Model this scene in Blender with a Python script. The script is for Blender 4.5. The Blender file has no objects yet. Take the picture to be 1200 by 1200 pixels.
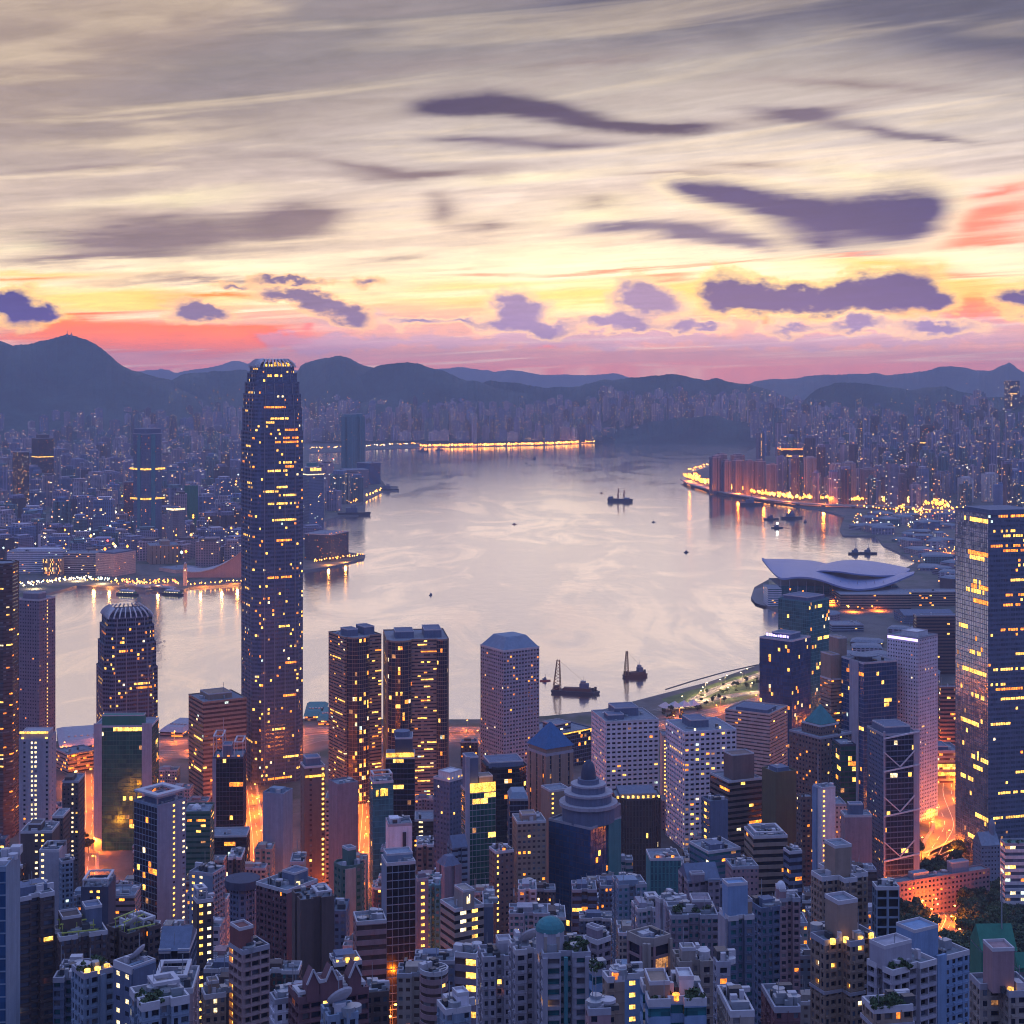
import bpy, math, random
import numpy as np
from mathutils import Vector, Matrix
R_ = math.radians
S = bpy.context.scene
COL = S.collection
F_ = 1850.0      # pixels of focal length in the 1200 px photograph
HV = 432.0       # row of the horizon
CZ = 400.0       # height of the lookout above the sea

# ------------------------------------------------------------------ camera
cam = bpy.data.cameras.new('camera')
camo = bpy.data.objects.new('camera', cam)
COL.objects.link(camo)
camo.location = (0, 0, CZ)
camo.rotation_euler = (R_(90), 0, 0)
cam.sensor_width = 36.0
cam.lens = 36.0 * F_ / 1200.0
cam.shift_y = -(600.0 - HV) / 1200.0
cam.clip_start = 1.0
cam.clip_end = 60000.0
S.camera = camo

# ------------------------------------------------------------------ render
S.render.engine = 'CYCLES'
S.view_settings.view_transform = 'Standard'
S.view_settings.look = 'None'
S.view_settings.exposure = 0.38
S.view_settings.gamma = 1.0
S.cycles.use_denoising = True
S.cycles.filter_width = 1.05
S.cycles.max_bounces = 6
S.cycles.diffuse_bounces = 2
S.cycles.glossy_bounces = 3
S.cycles.transmission_bounces = 2
S.cycles.volume_bounces = 0
S.cycles.sample_clamp_indirect = 4.0
S.cycles.caustics_reflective = False
S.cycles.caustics_refractive = False

def lin(r, g, b):
    f = lambda c: (c / 255.0 / 12.92) if c / 255.0 <= 0.04045 else ((c / 255.0 + 0.055) / 1.055) ** 2.4
    return (f(r), f(g), f(b), 1.0)

# ------------------------------------------------------------------ world: dawn sky with cloud layers, laid out by azimuth and elevation
W = bpy.data.worlds.new('World')
S.world = W
W.use_nodes = True
W.cycles.sampling_method = 'MANUAL'
W.cycles.sample_map_resolution = 512
nt = W.node_tree
nt.nodes.clear()

class NT:
    def __init__(s, tree): s.t = tree
    def n(s, kind, **kw):
        nd = s.t.nodes.new(kind)
        for k, v in kw.items(): setattr(nd, k, v)
        return nd
    def put(s, sock, v):
        if isinstance(v, bpy.types.NodeSocket): s.t.links.new(v, sock)
        elif v is not None: sock.default_value = v
    def m(s, op, a, b=None, c=None, clamp=False):
        nd = s.n('ShaderNodeMath', operation=op, use_clamp=clamp)
        for i, v in enumerate((a, b, c)): s.put(nd.inputs[i], v)
        return nd.outputs[0]
    def vm(s, op, a, b=None, scale=None):
        nd = s.n('ShaderNodeVectorMath', operation=op)
        s.put(nd.inputs[0], a); s.put(nd.inputs[1], b)
        if scale is not None: s.put(nd.inputs['Scale'], scale)
        return nd.outputs['Value'] if op in ('LENGTH', 'DOT_PRODUCT', 'DISTANCE') else nd.outputs['Vector']
    def xyz(s, x, y, z):
        nd = s.n('ShaderNodeCombineXYZ')
        for i, v in enumerate((x, y, z)): s.put(nd.inputs[i], v)
        return nd.outputs[0]
    def sep(s, v):
        nd = s.n('ShaderNodeSeparateXYZ'); s.put(nd.inputs[0], v)
        return nd.outputs
    def noise(s, vec, scale, detail=3.0, rough=0.55, dist=0.0):
        nd = s.n('ShaderNodeTexNoise'); s.put(nd.inputs['Vector'], vec)
        nd.inputs['Scale'].default_value = scale; nd.inputs['Detail'].default_value = detail
        nd.inputs['Roughness'].default_value = rough; nd.inputs['Distortion'].default_value = dist
        return nd
    def ramp(s, f, els, interp='LINEAR'):
        nd = s.n('ShaderNodeValToRGB'); s.put(nd.inputs[0], f)
        cr = nd.color_ramp; cr.interpolation = interp
        while len(cr.elements) < len(els): cr.elements.new(0.5)
        for e, (p, c) in zip(cr.elements, els): e.position = p; e.color = c
        return nd.outputs['Color']
    def mix(s, f, a, b, mode='MIX'):
        nd = s.n('ShaderNodeMix', data_type='RGBA', blend_type=mode)
        s.put(nd.inputs[0], f); s.put(nd.inputs[6], a); s.put(nd.inputs[7], b)
        return nd.outputs[2]
    def mr(s, v, a, b, c=0.0, d=1.0, kind='SMOOTHSTEP'):
        nd = s.n('ShaderNodeMapRange', interpolation_type=kind)
        for i, x in enumerate((v, a, b, c, d)): s.put(nd.inputs[i], x)
        return nd.outputs[0]

g = NT(nt)
SUN_AZ, SUN_EL = 7.0, 5.0          # degrees right of the view axis, above the horizon
tc = g.n('ShaderNodeTexCoord')
x, y, z = g.sep(tc.outputs['Generated'])
hor = g.m('SQRT', g.m('ADD', g.m('MULTIPLY', x, x), g.m('MULTIPLY', y, y)))
az = g.m('ARCTAN2', x, y)
el = g.m('DIVIDE', z, g.m('MAXIMUM', hor, 0.01))
# cloud-plane coordinates: streaks crowd together towards the horizon
inv = g.m('DIVIDE', 1.0, g.m('ADD', g.m('MAXIMUM', el, 0.0), 0.10))
cpx = g.m('MULTIPLY', az, inv)
cp = g.xyz(g.m('ADD', cpx, g.m('MULTIPLY', inv, 0.10)), g.m('ADD', inv, g.m('MULTIPLY', cpx, 0.38)), 0.0)
wob = g.noise(cp, 0.9, 3.0)
st1 = g.noise(g.vm('MULTIPLY', cp, (0.55, 1.5, 1)), 1.25, 4.0, 0.58, 0.7).outputs[0]
st2 = g.noise(g.vm('MULTIPLY', cp, (0.55, 1.9, 1)), 1.5, 4.0, 0.52, 1.1).outputs[0]
# base colour by elevation, edges roughened by the streaks
elw = g.m('ADD', el, g.m('MULTIPLY', g.m('SUBTRACT', st1, 0.5), g.m('MULTIPLY_ADD', el, 0.35, 0.012)))
def P(v): return max(0.0, (HV - v) / F_) / 0.4
front = [(P(432), lin(240, 152, 136)), (P(416), lin(232, 168, 152)), (P(392), lin(226, 172, 156)), (P(372), lin(224, 174, 152)),
         (P(350), lin(252, 212, 166)), (P(318), lin(255, 233, 200)), (P(270), lin(246, 224, 204)), (P(215), lin(230, 214, 204)), (P(160), lin(198, 187, 182)),
         (P(100), lin(176, 167, 162)), (P(40), lin(146, 141, 143)), (P(-20), lin(128, 126, 136)), (0.75, lin(132, 140, 186)), (1.0, lin(140, 154, 212))]
base = g.ramp(g.m('DIVIDE', g.m('MAXIMUM', elw, 0.0), 0.4), front)
def at(u, v):
    a = math.atan((u - 600.0) / F_)
    return a, (HV - v) / F_ * math.cos(a)
fine0 = g.noise(g.xyz(az, g.m('MULTIPLY', el, 2.4), 1.3), 26.0, 4.0, 0.62).outputs[0]
wv = g.xyz(g.m('ADD', az, g.m('MULTIPLY_ADD', g.m('SUBTRACT', wob.outputs[0], 0.5), 0.030, g.m('MULTIPLY', g.m('SUBTRACT', fine0, 0.5), 0.012))),
           g.m('ADD', el, g.m('MULTIPLY_ADD', g.m('SUBTRACT', st1, 0.5), 0.026, g.m('MULTIPLY', g.m('SUBTRACT', fine0, 0.5), -0.006))), 0.0)
fine = g.noise(g.xyz(az, g.m('MULTIPLY', el, 1.8), 0.0), 55.0, 3.5, 0.6)
fine2 = g.noise(g.xyz(az, g.m('MULTIPLY', el, 1.8), 3.7), 55.0, 3.5, 0.6)
wv2 = g.xyz(g.m('ADD', az, g.m('MULTIPLY', g.m('SUBTRACT', fine.outputs[0], 0.5), 0.026)), g.m('ADD', el, g.m('MULTIPLY', g.m('SUBTRACT', fine2.outputs[0], 0.5), 0.022)), 0.0)
def blob(u, v, hw, hh, rot, wgt, vec):
    a, e = at(u, v)
    mp = g.n('ShaderNodeMapping', vector_type='TEXTURE')
    g.put(mp.inputs['Vector'], vec)
    mp.inputs['Location'].default_value = (a, e, 0)
    mp.inputs['Rotation'].default_value = (0, 0, R_(rot))
    mp.inputs['Scale'].default_value = (hw * 1.65 / F_, hh * 1.75 / F_, 1)
    r = g.mr(g.vm('LENGTH', mp.outputs[0]), 1.0, 0.0, 0.0, 1.0, 'LINEAR')
    return g.m('MULTIPLY', g.m('MULTIPLY', r, r), wgt)
LAST = []
def paint(col, blobs, vec, c, strength=1.0, lo=0.06, hi=0.42, rag=None, amp=0.0, rim=None):
    """cloud bodies that flow together where their soft cores overlap"""
    if LAST: vec = g.vm('ADD', vec, g.xyz(0.0, 0.0, g.m('MULTIPLY', LAST[-1], 1e-6)))
    out = None
    for b in blobs:
        k = blob(*b, vec)
        out = k if out is None else g.m('ADD', out, k)
    if rag is not None: out = g.m('MULTIPLY', out, g.m('MULTIPLY_ADD', rag, amp, 1.0 - amp * 0.5))
    if rim is not None: col = g.mix(g.mr(out, 0.0, lo + 0.25 * hi, 0.0, 0.75), col, rim)
    f = g.mr(out, lo, hi, 0.0, strength); LAST.append(f)
    return g.mix(f, col, c)
skyc = base
fn = fine.outputs[0]
mixn = g.m('ADD', g.m('MULTIPLY', st2, 0.5), g.m('MULTIPLY', fine0, 0.5))
# slow variation of the high veil, then broad tints
skyc = paint(skyc, [(40, 40, 520, 260, 0, 1.2)], wv, lin(158, 140, 130), 0.8, 0.0, 0.8)
skyc = paint(skyc, [(330, 80, 330, 60, 12, .9), (560, 15, 280, 60, 0, 1.0)], wv, lin(118, 114, 120), 0.7, 0.03, 0.7, st2, 1.2)
skyc = paint(skyc, [(960, -15, 430, 62, -3, 1.0), (1230, 30, 200, 70, 0, 1.0), (740, 20, 160, 40, 4, .7)], wv, lin(78, 80, 100), 0.92, 0.03, 0.7, st1, 1.0)
skyc = g.mix(g.m('MULTIPLY', g.mr(st2, 0.44, 0.70), g.mr(el, 0.02, 0.12, 0.20, 0.42)), skyc, lin(156, 142, 142))
skyc = g.mix(g.m('MULTIPLY', g.mr(st2, 0.50, 0.28), g.mr(el, 0.08, 0.2, 0.65, 0.30)), skyc, lin(255, 234, 206))
# luminous gaps round the hidden sun and at the left
skyc = paint(skyc, [(830, 318, 190, 26, 0, 1), (650, 312, 120, 30, 0, .9), (1130, 328, 110, 22, -8, .9), (680, 350, 90, 26, 0, .9), (120, 352, 120, 18, 0, .9), (30, 284, 90, 14, 4, .8), (310, 312, 90, 10, 4, .9),
                    (1150, 300, 130, 10, 0, .8), (700, 250, 130, 22, 4, .7), (620, 205, 200, 16, 4, .6), (1010, 205, 120, 14, -6, .7), (200, 238, 170, 14, 6, .7)], wv, lin(255, 240, 206), 0.9, 0.03, 0.85, st2, 0.9)
skyc = paint(skyc, [(720, 346, 280, 18, 0, 1), (130, 354, 170, 16, 0, 1.1), (40, 320, 120, 8, 0, .8), (1130, 345, 130, 20, 0, 1.2), (1020, 312, 120, 10, 0, .8)], wv, lin(255, 204, 132), 0.8, 0.03, 0.85, st2, 1.5)
# beige to grey streaky cloud across the middle
skyc = paint(skyc, [(350, 256, 62, 24, 6, 1.1), (220, 274, 210, 26, 4, 1.1), (480, 200, 160, 12, 5, .7), (880, 195, 120, 10, -3, .7), (120, 282, 120, 10, 0, .7), (515, 245, 36, 24, -35, .7), (570, 262, 44, 14, 0, .7), (110, 302, 180, 8, 3, .7), (120, 200, 200, 8, 5, .5), (420, 190, 120, 8, -4, .5), (790, 204, 130, 7, -3, .7),
                    (1000, 100, 200, 10, -6, .5), (690, 70, 180, 12, 6, .5), (230, 330, 210, 6, 2, .7), (460, 300, 120, 8, 6, .6), (700, 240, 60, 10, 0, .5)], wv, lin(112, 96, 104), 0.9, 0.0, 0.85, st2, 1.2)
# coral and orange streaks
skyc = paint(skyc, [(120, 386, 200, 13, 2, 1.1), (220, 404, 230, 17, 0, 1.1), (30, 328, 120, 5, 3, .7), (250, 345, 110, 6, 3, .7), (315, 392, 50, 10, 0, .8), (60, 372, 110, 7, 0, .8)], wv, lin(250, 128, 84), 0.85, 0.05, 0.9, mixn, 2.0)
skyc = paint(skyc, [(1160, 255, 110, 26, 14, 1.1), (860, 301, 120, 5, 4, .9), (1120, 320, 110, 7, 0, .9), (1150, 356, 90, 22, 0, 1.1), (1000, 300, 140, 6, 3, .9), (780, 330, 90, 6, 0, .8), (560, 322, 110, 6, 3, .8), (1070, 372, 60, 10, 0, .8), (1160, 226, 110, 6, 9, .7), (1160, 280, 100, 6, 5, .7), (720, 312, 110, 4, 7, .8), (365, 388, 10, 8, 0, 1), (640, 403, 50, 6, 0, .6), (940, 385, 8, 8, 0, 1), (890, 380, 7, 8, 0, 1)],
             wv, lin(255, 138, 126), 0.72, 0.03, 0.85, st2, 1.5)
# lilac bank low over the hills
skyc = paint(skyc, [(900, 400, 420, 10, 0, 1), (430, 402, 120, 8, 0, .7), (420, 375, 80, 14, 0, .7), (345, 400, 50, 14, 0, .9), (660, 396, 200, 8, 0, .8), (1100, 380, 160, 12, 0, .8)], wv2, lin(168, 146, 170), 0.6, 0.05, 0.6, fn, 1.2)
# separate dark clouds
skyc = paint(skyc, [(520, 125, 60, 12, 3, 1), (575, 119, 70, 17, 0, 1), (640, 126, 70, 14, -6, 1), (710, 142, 90, 10, -5, 1), (790, 147, 80, 7, 0, .8)], wv, lin(56, 50, 84), 0.95, 0.0, 0.85, st2, 0.9)
skyc = paint(skyc, [(650, 164, 150, 9, -2, .8), (540, 158, 80, 6, 0, .5), (930, 134, 100, 8, -3, .9), (1030, 150, 90, 8, -9, .9), (1100, 162, 70, 6, -6, .7), (830, 213, 90, 5, -2, .6)], wv, lin(88, 80, 104), 0.9, 0.0, 0.9, st2, 1.0)
skyc = paint(skyc, [(815, 225, 50, 14, -8, 1), (870, 233, 70, 20, -8, 1), (940, 246, 80, 26, -6, 1.1), (1010, 252, 70, 32, 0, 1.2), (1068, 250, 52, 40, 8, 1.4), (960, 280, 70, 14, -6, .7)], wv, lin(40, 44, 104), 0.96, 0.0, 0.95, mixn, 1.3, lin(255, 236, 206))
skyc = paint(skyc, [(720, 268, 70, 11, 6, .8), (800, 272, 90, 11, -2, .9), (880, 280, 80, 12, -6, .9), (1000, 296, 60, 9, 0, .6)], wv, lin(78, 76, 116), 0.9, 0.0, 0.9, st2, 1.0)
skyc = paint(skyc, [(850, 343, 36, 24, 0, 1.2), (890, 350, 50, 17, 0, 1.2), (950, 352, 70, 15, 0, 1.2), (1010, 345, 50, 20, 0, 1.2), (1055, 342, 50, 27, 0, 1.3), (1095, 352, 30, 14, 0, 1), (20, 362, 34, 20, 0, 1.2), (52, 364, 26, 10, -10, 1.1), (5, 352, 18, 14, 0, 1), (1200, 350, 34, 16, 0, 1.1)],
             wv2, lin(44, 48, 108), 0.96, 0.0, 0.68, fn, 1.0, lin(255, 214, 150))
skyc = paint(skyc, [(225, 364, 30, 12, 0, 1), (252, 367, 24, 11, -6, 1), (340, 330, 46, 4, -4, .9), (345, 346, 46, 8, -6, 1), (375, 356, 36, 12, -14, 1), (412, 370, 26, 12, -16, 1.1), (430, 331, 20, 8, 0, .7), (275, 332, 22, 5, 0, .6)], wv2, lin(74, 70, 114), 0.9, 0.0, 0.62, fn, 1.1, lin(255, 206, 160))
skyc = paint(skyc, [(745, 345, 26, 22, 0, 1), (772, 356, 34, 15, 0, 1), (596, 350, 28, 14, 0, 1), (620, 362, 30, 12, 0, .9), (600, 378, 36, 12, 0, 1.2), (640, 386, 34, 8, 0, 1), (710, 377, 44, 11, 0, 1.1), (745, 382, 30, 8, 0, 1), (800, 381, 24, 9, 0, 1), (835, 382, 20, 6, 0, .8),
                    (1000, 380, 44, 9, 0, 1), (925, 383, 34, 8, 0, .8), (490, 378, 40, 6, 0, .8), (545, 376, 24, 5, 0, .6), (1100, 385, 50, 9, 0, .9)], wv2, lin(96, 90, 142), 0.88, 0.0, 0.62, fn, 1.1, lin(255, 214, 170))
grain = g.noise(g.vm('MULTIPLY', cp, (1.0, 2.2, 1)), 5.0, 5.0, 0.68, 0.6).outputs[0]
skyc = g.vm('SCALE', skyc, scale=g.m('MULTIPLY', g.m('MULTIPLY_ADD', fine0, 0.30, g.m('MULTIPLY_ADD', grain, 0.62, 0.60)), g.mr(el, 0.10, 0.0, 0.95, 1.75)))
hs = g.n('ShaderNodeHueSaturation'); hs.inputs['Saturation'].default_value = 1.25
g.put(hs.inputs['Color'], skyc); skyc = hs.outputs[0]
# the sky away from the dawn: clear blue dusk at the sides and behind the lookout
back = g.ramp(g.m('MULTIPLY', g.m('MAXIMUM', el, 0.0), 0.5), [(0.0, lin(126, 120, 180)), (0.12, lin(126, 136, 206)), (0.5, lin(146, 172, 242)), (1.0, lin(160, 190, 252))])
back = g.vm('SCALE', back, scale=0.98)
fac = g.mr(g.m('ADD', y, g.m('MULTIPLY', z, -0.25)), 0.80, 0.25, 0.0, 1.0)
skyc = g.mix(fac, skyc, back)
low = g.mr(z, -0.01, -0.08)
skyc = g.mix(low, skyc, lin(60, 52, 80))
nish = g.n('ShaderNodeTexSky', sky_type='NISHITA')
nish.sun_disc = False
nish.sun_elevation = R_(SUN_EL); nish.sun_rotation = R_(SUN_AZ)
nish.altitude = 400
bgA = g.n('ShaderNodeBackground'); g.put(bgA.inputs[0], nish.outputs[0]); bgA.inputs[1].default_value = 0.05
bgB = g.n('ShaderNodeBackground'); g.put(bgB.inputs[0], skyc); bgB.inputs[1].default_value = 1.0
mx = g.n('ShaderNodeMixShader'); mx.inputs[0].default_value = 0.93      # the cloud deck covers nearly all of the clear sky
nt.links.new(bgA.outputs[0], mx.inputs[1]); nt.links.new(bgB.outputs[0], mx.inputs[2])
wo = g.n('ShaderNodeOutputWorld'); nt.links.new(mx.outputs[0], wo.inputs[0])

# ------------------------------------------------------------------ sun, low behind the clouds over the far hills
sun = bpy.data.lights.new('sun', 'SUN')
sun.energy = 0.4; sun.angle = R_(70); sun.color = (1.0, 0.72, 0.52)
suno = bpy.data.objects.new('sun', sun); COL.objects.link(suno)
sd = Vector((math.sin(R_(SUN_AZ)) * math.cos(R_(SUN_EL)), math.cos(R_(SUN_AZ)) * math.cos(R_(SUN_EL)), math.sin(R_(SUN_EL))))
suno.rotation_euler = sd.to_track_quat('Z', 'Y').to_euler()

# ------------------------------------------------------------------ helpers
def px(u, v, z=0.0):
    """point at height z seen at photograph pixel (u, v)"""
    Y = F_ * (CZ - z) / (v - HV)
    return ((u - 600.0) * Y / F_, Y, z)
def ux(u, Y): return (u - 600.0) * Y / F_
def vz(v, Y): return CZ - (v - HV) * Y / F_
def tag(o, label=None, cat=None, group=None, kind=None):
    if label: o['label'] = label
    if cat: o['category'] = cat
    if group: o['group'] = group
    if kind: o['kind'] = kind
    return o
def empty(name, loc=(0, 0, 0), rz=0.0):
    o = bpy.data.objects.new(name, None); COL.objects.link(o)
    o.empty_display_size = 1.0
    o.location = loc; o.rotation_euler = (0, 0, rz)
    return o

class MB:
    """collects faces for ONE mesh"""
    def __init__(s): s.V = []; s.Fq = []; s.Mq = []; s.nv = 0; s.loose = []
    def quads(s, Q, mat=0):
        Q = np.asarray(Q, float).reshape(-1, 4, 3)
        if not len(Q): return s
        s.V.append(Q.reshape(-1, 3))
        s.Fq.append(np.arange(len(Q) * 4).reshape(-1, 4) + s.nv)
        m = np.full(len(Q), mat) if np.isscalar(mat) else np.asarray(mat)
        s.Mq.append(m.astype(int)); s.nv += len(Q) * 4
        return s
    def poly(s, pts, mat=0):
        pts = np.asarray(pts, float)
        s.V.append(pts); s.loose.append((tuple(range(s.nv, s.nv + len(pts))), mat)); s.nv += len(pts)
        return s
    def prism(s, P2, z0, z1, mat=0, top=None, bottom=False, scale=1.0):
        P2 = np.asarray(P2, float); n = len(P2); c = P2.mean(0)
        T2 = c + (P2 - c) * scale
        a = P2; b = np.roll(P2, -1, 0); c2 = np.roll(T2, -1, 0)
        h = lambda p, zz: np.column_stack([p, np.full(len(p), zz)])
        s.quads(np.stack([h(a, z0), h(b, z0), h(c2, z1), h(T2, z1)], 1), mat)
        s.poly(h(T2, z1), mat if top is None else top)
        if bottom: s.poly(h(P2, z0)[::-1], mat)
        return s
    def box(s, x0, y0, z0, x1, y1, z1, mat=0, bottom=True):
        return s.prism([(x0, y0), (x1, y0), (x1, y1), (x0, y1)], z0, z1, mat, bottom=bottom)
    def cyl(s, cx, cy, z0, z1, r0, r1=None, n=16, mat=0, bottom=True):
        r1 = r0 if r1 is None else r1
        t = np.arange(n) * 2 * np.pi / n
        P2 = np.column_stack([cx + r0 * np.cos(t), cy + r0 * np.sin(t)])
        return s.prism(P2, z0, z1, mat, bottom=bottom, scale=r1 / r0)
    def bar(s, a, b, w, mat=0, n=4):
        a = Vector(a); b = Vector(b); d = b - a
        if d.length < 1e-6: return s
        q = d.to_track_quat('Z', 'Y')
        ring = [q @ Vector((w * math.cos(2 * math.pi * (i + .5) / n), w * math.sin(2 * math.pi * (i + .5) / n), 0)) for i in range(n)]
        s.quads([[a + ring[i], a + ring[(i + 1) % n], b + ring[(i + 1) % n], b + ring[i]] for i in range(n)], mat)
        s.poly([a + r for r in ring][::-1], mat); s.poly([b + r for r in ring], mat)
        return s
    def dome(s, cx, cy, z, r, h, n=16, m=5, mat=0):
        for i in range(m):
            a0, a1 = i / m * math.pi / 2, (i + 1) / m * math.pi / 2
            r0, r1 = r * math.cos(a0), max(r * math.cos(a1), 0.01)
            t = np.arange(n + 1) * 2 * np.pi / n
            c, sn = np.cos(t), np.sin(t)
            p = lambda rr, zz: np.column_stack([cx + rr * c, cy + rr * sn, np.full(n + 1, zz)])
            A, B = p(r0, z + h * math.sin(a0)), p(r1, z + h * math.sin(a1))
            s.quads(np.stack([A[:-1], A[1:], B[1:], B[:-1]], 1), mat)
        return s
    def build(s, name, mats, parent=None, smooth=False):
        me = bpy.data.meshes.new(name)
        V = np.concatenate(s.V) if s.V else np.zeros((0, 3))
        Fq = np.concatenate(s.Fq) if s.Fq else np.zeros((0, 4), int)
        Mq = np.concatenate(s.Mq) if s.Mq else np.zeros(0, int)
        me.vertices.add(len(V)); me.vertices.foreach_set('co', V.astype(np.float32).ravel())
        idx = [Fq.ravel()] + [np.array(f) for f, _ in s.loose]
        cnt = np.concatenate([np.full(len(Fq), 4)] + [np.array([len(f)]) for f, _ in s.loose]).astype(int) if (len(Fq) or s.loose) else np.zeros(0, int)
        idx = np.concatenate(idx).astype(int) if len(cnt) else np.zeros(0, int)
        me.loops.add(len(idx)); me.loops.foreach_set('vertex_index', idx)
        me.polygons.add(len(cnt))
        start = np.concatenate([[0], np.cumsum(cnt)[:-1]]).astype(int) if len(cnt) else np.zeros(0, int)
        me.polygons.foreach_set('loop_start', start); me.polygons.foreach_set('loop_total', cnt)
        me.polygons.foreach_set('material_index', np.concatenate([Mq, np.array([m for _, m in s.loose], int)]).astype(int))
        me.update(calc_edges=True); me.validate()
        mats = mats if isinstance(mats, (list, tuple)) else [mats]
        for m in mats: me.materials.append(m)
        if smooth: me.polygons.foreach_set('use_smooth', [True] * len(me.polygons))
        o = bpy.data.objects.new(name, me); COL.objects.link(o)
        if parent is not None: o.parent = parent
        return o

# ------------------------------------------------------------------ materials
def newmat(name):
    m = bpy.data.materials.new(name); m.use_nodes = True
    m.node_tree.nodes.clear()
    k = NT(m.node_tree)
    out = k.n('ShaderNodeOutputMaterial')
    b = k.n('ShaderNodeBsdfPrincipled')
    m.node_tree.links.new(b.outputs[0], out.inputs[0])
    return m, k, b, out
MATS = {}
def wall_mat(name, c, rough=0.8, var=0.6, streak=True):
    """painted concrete / stone with blotches and rain streaks"""
    if name in MATS: return MATS[name]
    m, k, b, _ = newmat(name)
    pos = k.n('ShaderNodeNewGeometry').outputs['Position']
    n1 = k.noise(pos, 0.22, 6.0, 0.7).outputs[0]
    n2 = k.noise(k.vm('MULTIPLY', pos, (1.0, 1.0, 0.06)), 0.55, 4.0, 0.65).outputs[0]
    f = k.m('MULTIPLY_ADD', n1, var, 1.0 - var / 2)
    if streak: f = k.m('MULTIPLY', f, k.m('MULTIPLY_ADD', n2, var * 1.3, 1.0 - var * 0.65))
    col = k.vm('SCALE', tuple(c[:3]), scale=f)
    k.put(b.inputs['Base Color'], col)
    b.inputs['Roughness'].default_value = rough
    MATS[name] = m
    return m
def glass_mat(name, c, rough=0.12, metal=0.25):
    """window glass: each pane slightly different in tint and tilt"""
    if name in MATS: return MATS[name]
    m, k, b, _ = newmat(name)
    geo = k.n('ShaderNodeNewGeometry')
    wn = k.n('ShaderNodeTexWhiteNoise', noise_dimensions='3D')
    k.put(wn.inputs[0], k.vm('FLOOR', k.vm('MULTIPLY', geo.outputs['Position'], (0.33, 0.33, 0.28))))
    f = k.m('MULTIPLY_ADD', wn.outputs[0], 0.6, 0.7)
    k.put(b.inputs['Base Color'], k.vm('SCALE', tuple(c[:3]), scale=f))
    k.put(b.inputs['Roughness'], k.m('MULTIPLY_ADD', wn.outputs[0], 0.12, rough))
    b.inputs['Metallic'].default_value = metal
    b.inputs['IOR'].default_value = 1.5
    nrm = k.vm('ADD', geo.outputs['Normal'], k.vm('SCALE', k.vm('SUBTRACT', wn.outputs['Color'], (0.5, 0.5, 0.5)), scale=0.022))
    k.put(b.inputs['Normal'], k.vm('NORMALIZE', nrm))
    MATS[name] = m
    return m
def lit_mat(name, c, strength, sample=False, var=True):
    """a lit room behind glass, or a lamp"""
    if name in MATS: return MATS[name]
    m, k, b, _ = newmat(name)
    b.inputs['Base Color'].default_value = (0.1, 0.08, 0.06, 1)
    b.inputs['Emission Color'].default_value = (*c[:3], 1)
    if var:
        pos = k.n('ShaderNodeNewGeometry').outputs['Position']
        n1 = k.noise(pos, 1.1, 3.0, 0.65).outputs[0]
        wn = k.n('ShaderNodeTexWhiteNoise', noise_dimensions='3D'); k.put(wn.inputs[0], k.vm('FLOOR', k.vm('MULTIPLY', pos, (.37, .37, .27))))
        k.put(b.inputs['Emission Strength'], k.m('MULTIPLY', k.m('MULTIPLY', k.mr(n1, 0.3, 0.7, 0.25, 1.35), k.m('MULTIPLY_ADD', wn.outputs[0], .95, .4)), strength))
    else:
        b.inputs['Emission Strength'].default_value = strength
    m.cycles.emission_sampling = 'FRONT' if sample else 'NONE'
    MATS[name] = m
    return m
def plain_mat(name, c, rough=0.7, metal=0.0, var=0.25, scale=0.5):
    if name in MATS: return MATS[name]
    m, k, b, _ = newmat(name)
    pos = k.n('ShaderNodeNewGeometry').outputs['Position']
    n1 = k.noise(pos, scale, 4.0, 0.6).outputs[0]
    k.put(b.inputs['Base Color'], k.vm('SCALE', tuple(c[:3]), scale=k.m('MULTIPLY_ADD', n1, var * 2, 1.0 - var)))
    b.inputs['Roughness'].default_value = rough; b.inputs['Metallic'].default_value = metal
    MATS[name] = m
    return m

# ------------------------------------------------------------------ the sea
def water_mat():
    m, k, b, _ = newmat('harbour_water')
    pos = k.n('ShaderNodeNewGeometry').outputs['Position']
    big = k.noise(k.vm('MULTIPLY', pos, (0.0016, 0.0009, 0)), 1.0, 5.0, 0.55, 1.6).outputs[0]
    sw = k.noise(k.vm('MULTIPLY', pos, (0.0042, 0.0018, 0)), 1.0, 5.0, 0.6, 2.2).outputs[0]
    slick = k.mr(k.m('MULTIPLY_ADD', sw, 0.6, k.m('MULTIPLY', big, 0.4)), 0.46, 0.58)
    k.put(b.inputs['Base Color'], k.mix(slick, (0.74, 0.80, 0.84, 1), (1.0, 1.0, 0.97, 1)))
    b.inputs['Metallic'].default_value = 1.0
    k.put(b.inputs['Roughness'], k.m('MULTIPLY_ADD', slick, -0.05, 0.15))
    rip = k.noise(k.vm('MULTIPLY', pos, (0.05, 0.03, 0)), 1.0, 3.0, 0.6).outputs[0]
    bp = k.n('ShaderNodeBump'); bp.inputs['Strength'].default_value = 0.10; bp.inputs['Distance'].default_value = 4.0
    k.put(bp.inputs['Height'], rip); k.put(b.inputs['Normal'], bp.outputs[0])
    return m
sea = MB().poly([(-12000, -500, 0), (12000, -500, 0), (12000, 30000, 0), (-12000, 30000, 0)]).build('sea', water_mat())
tag(sea, kind='structure')

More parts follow.
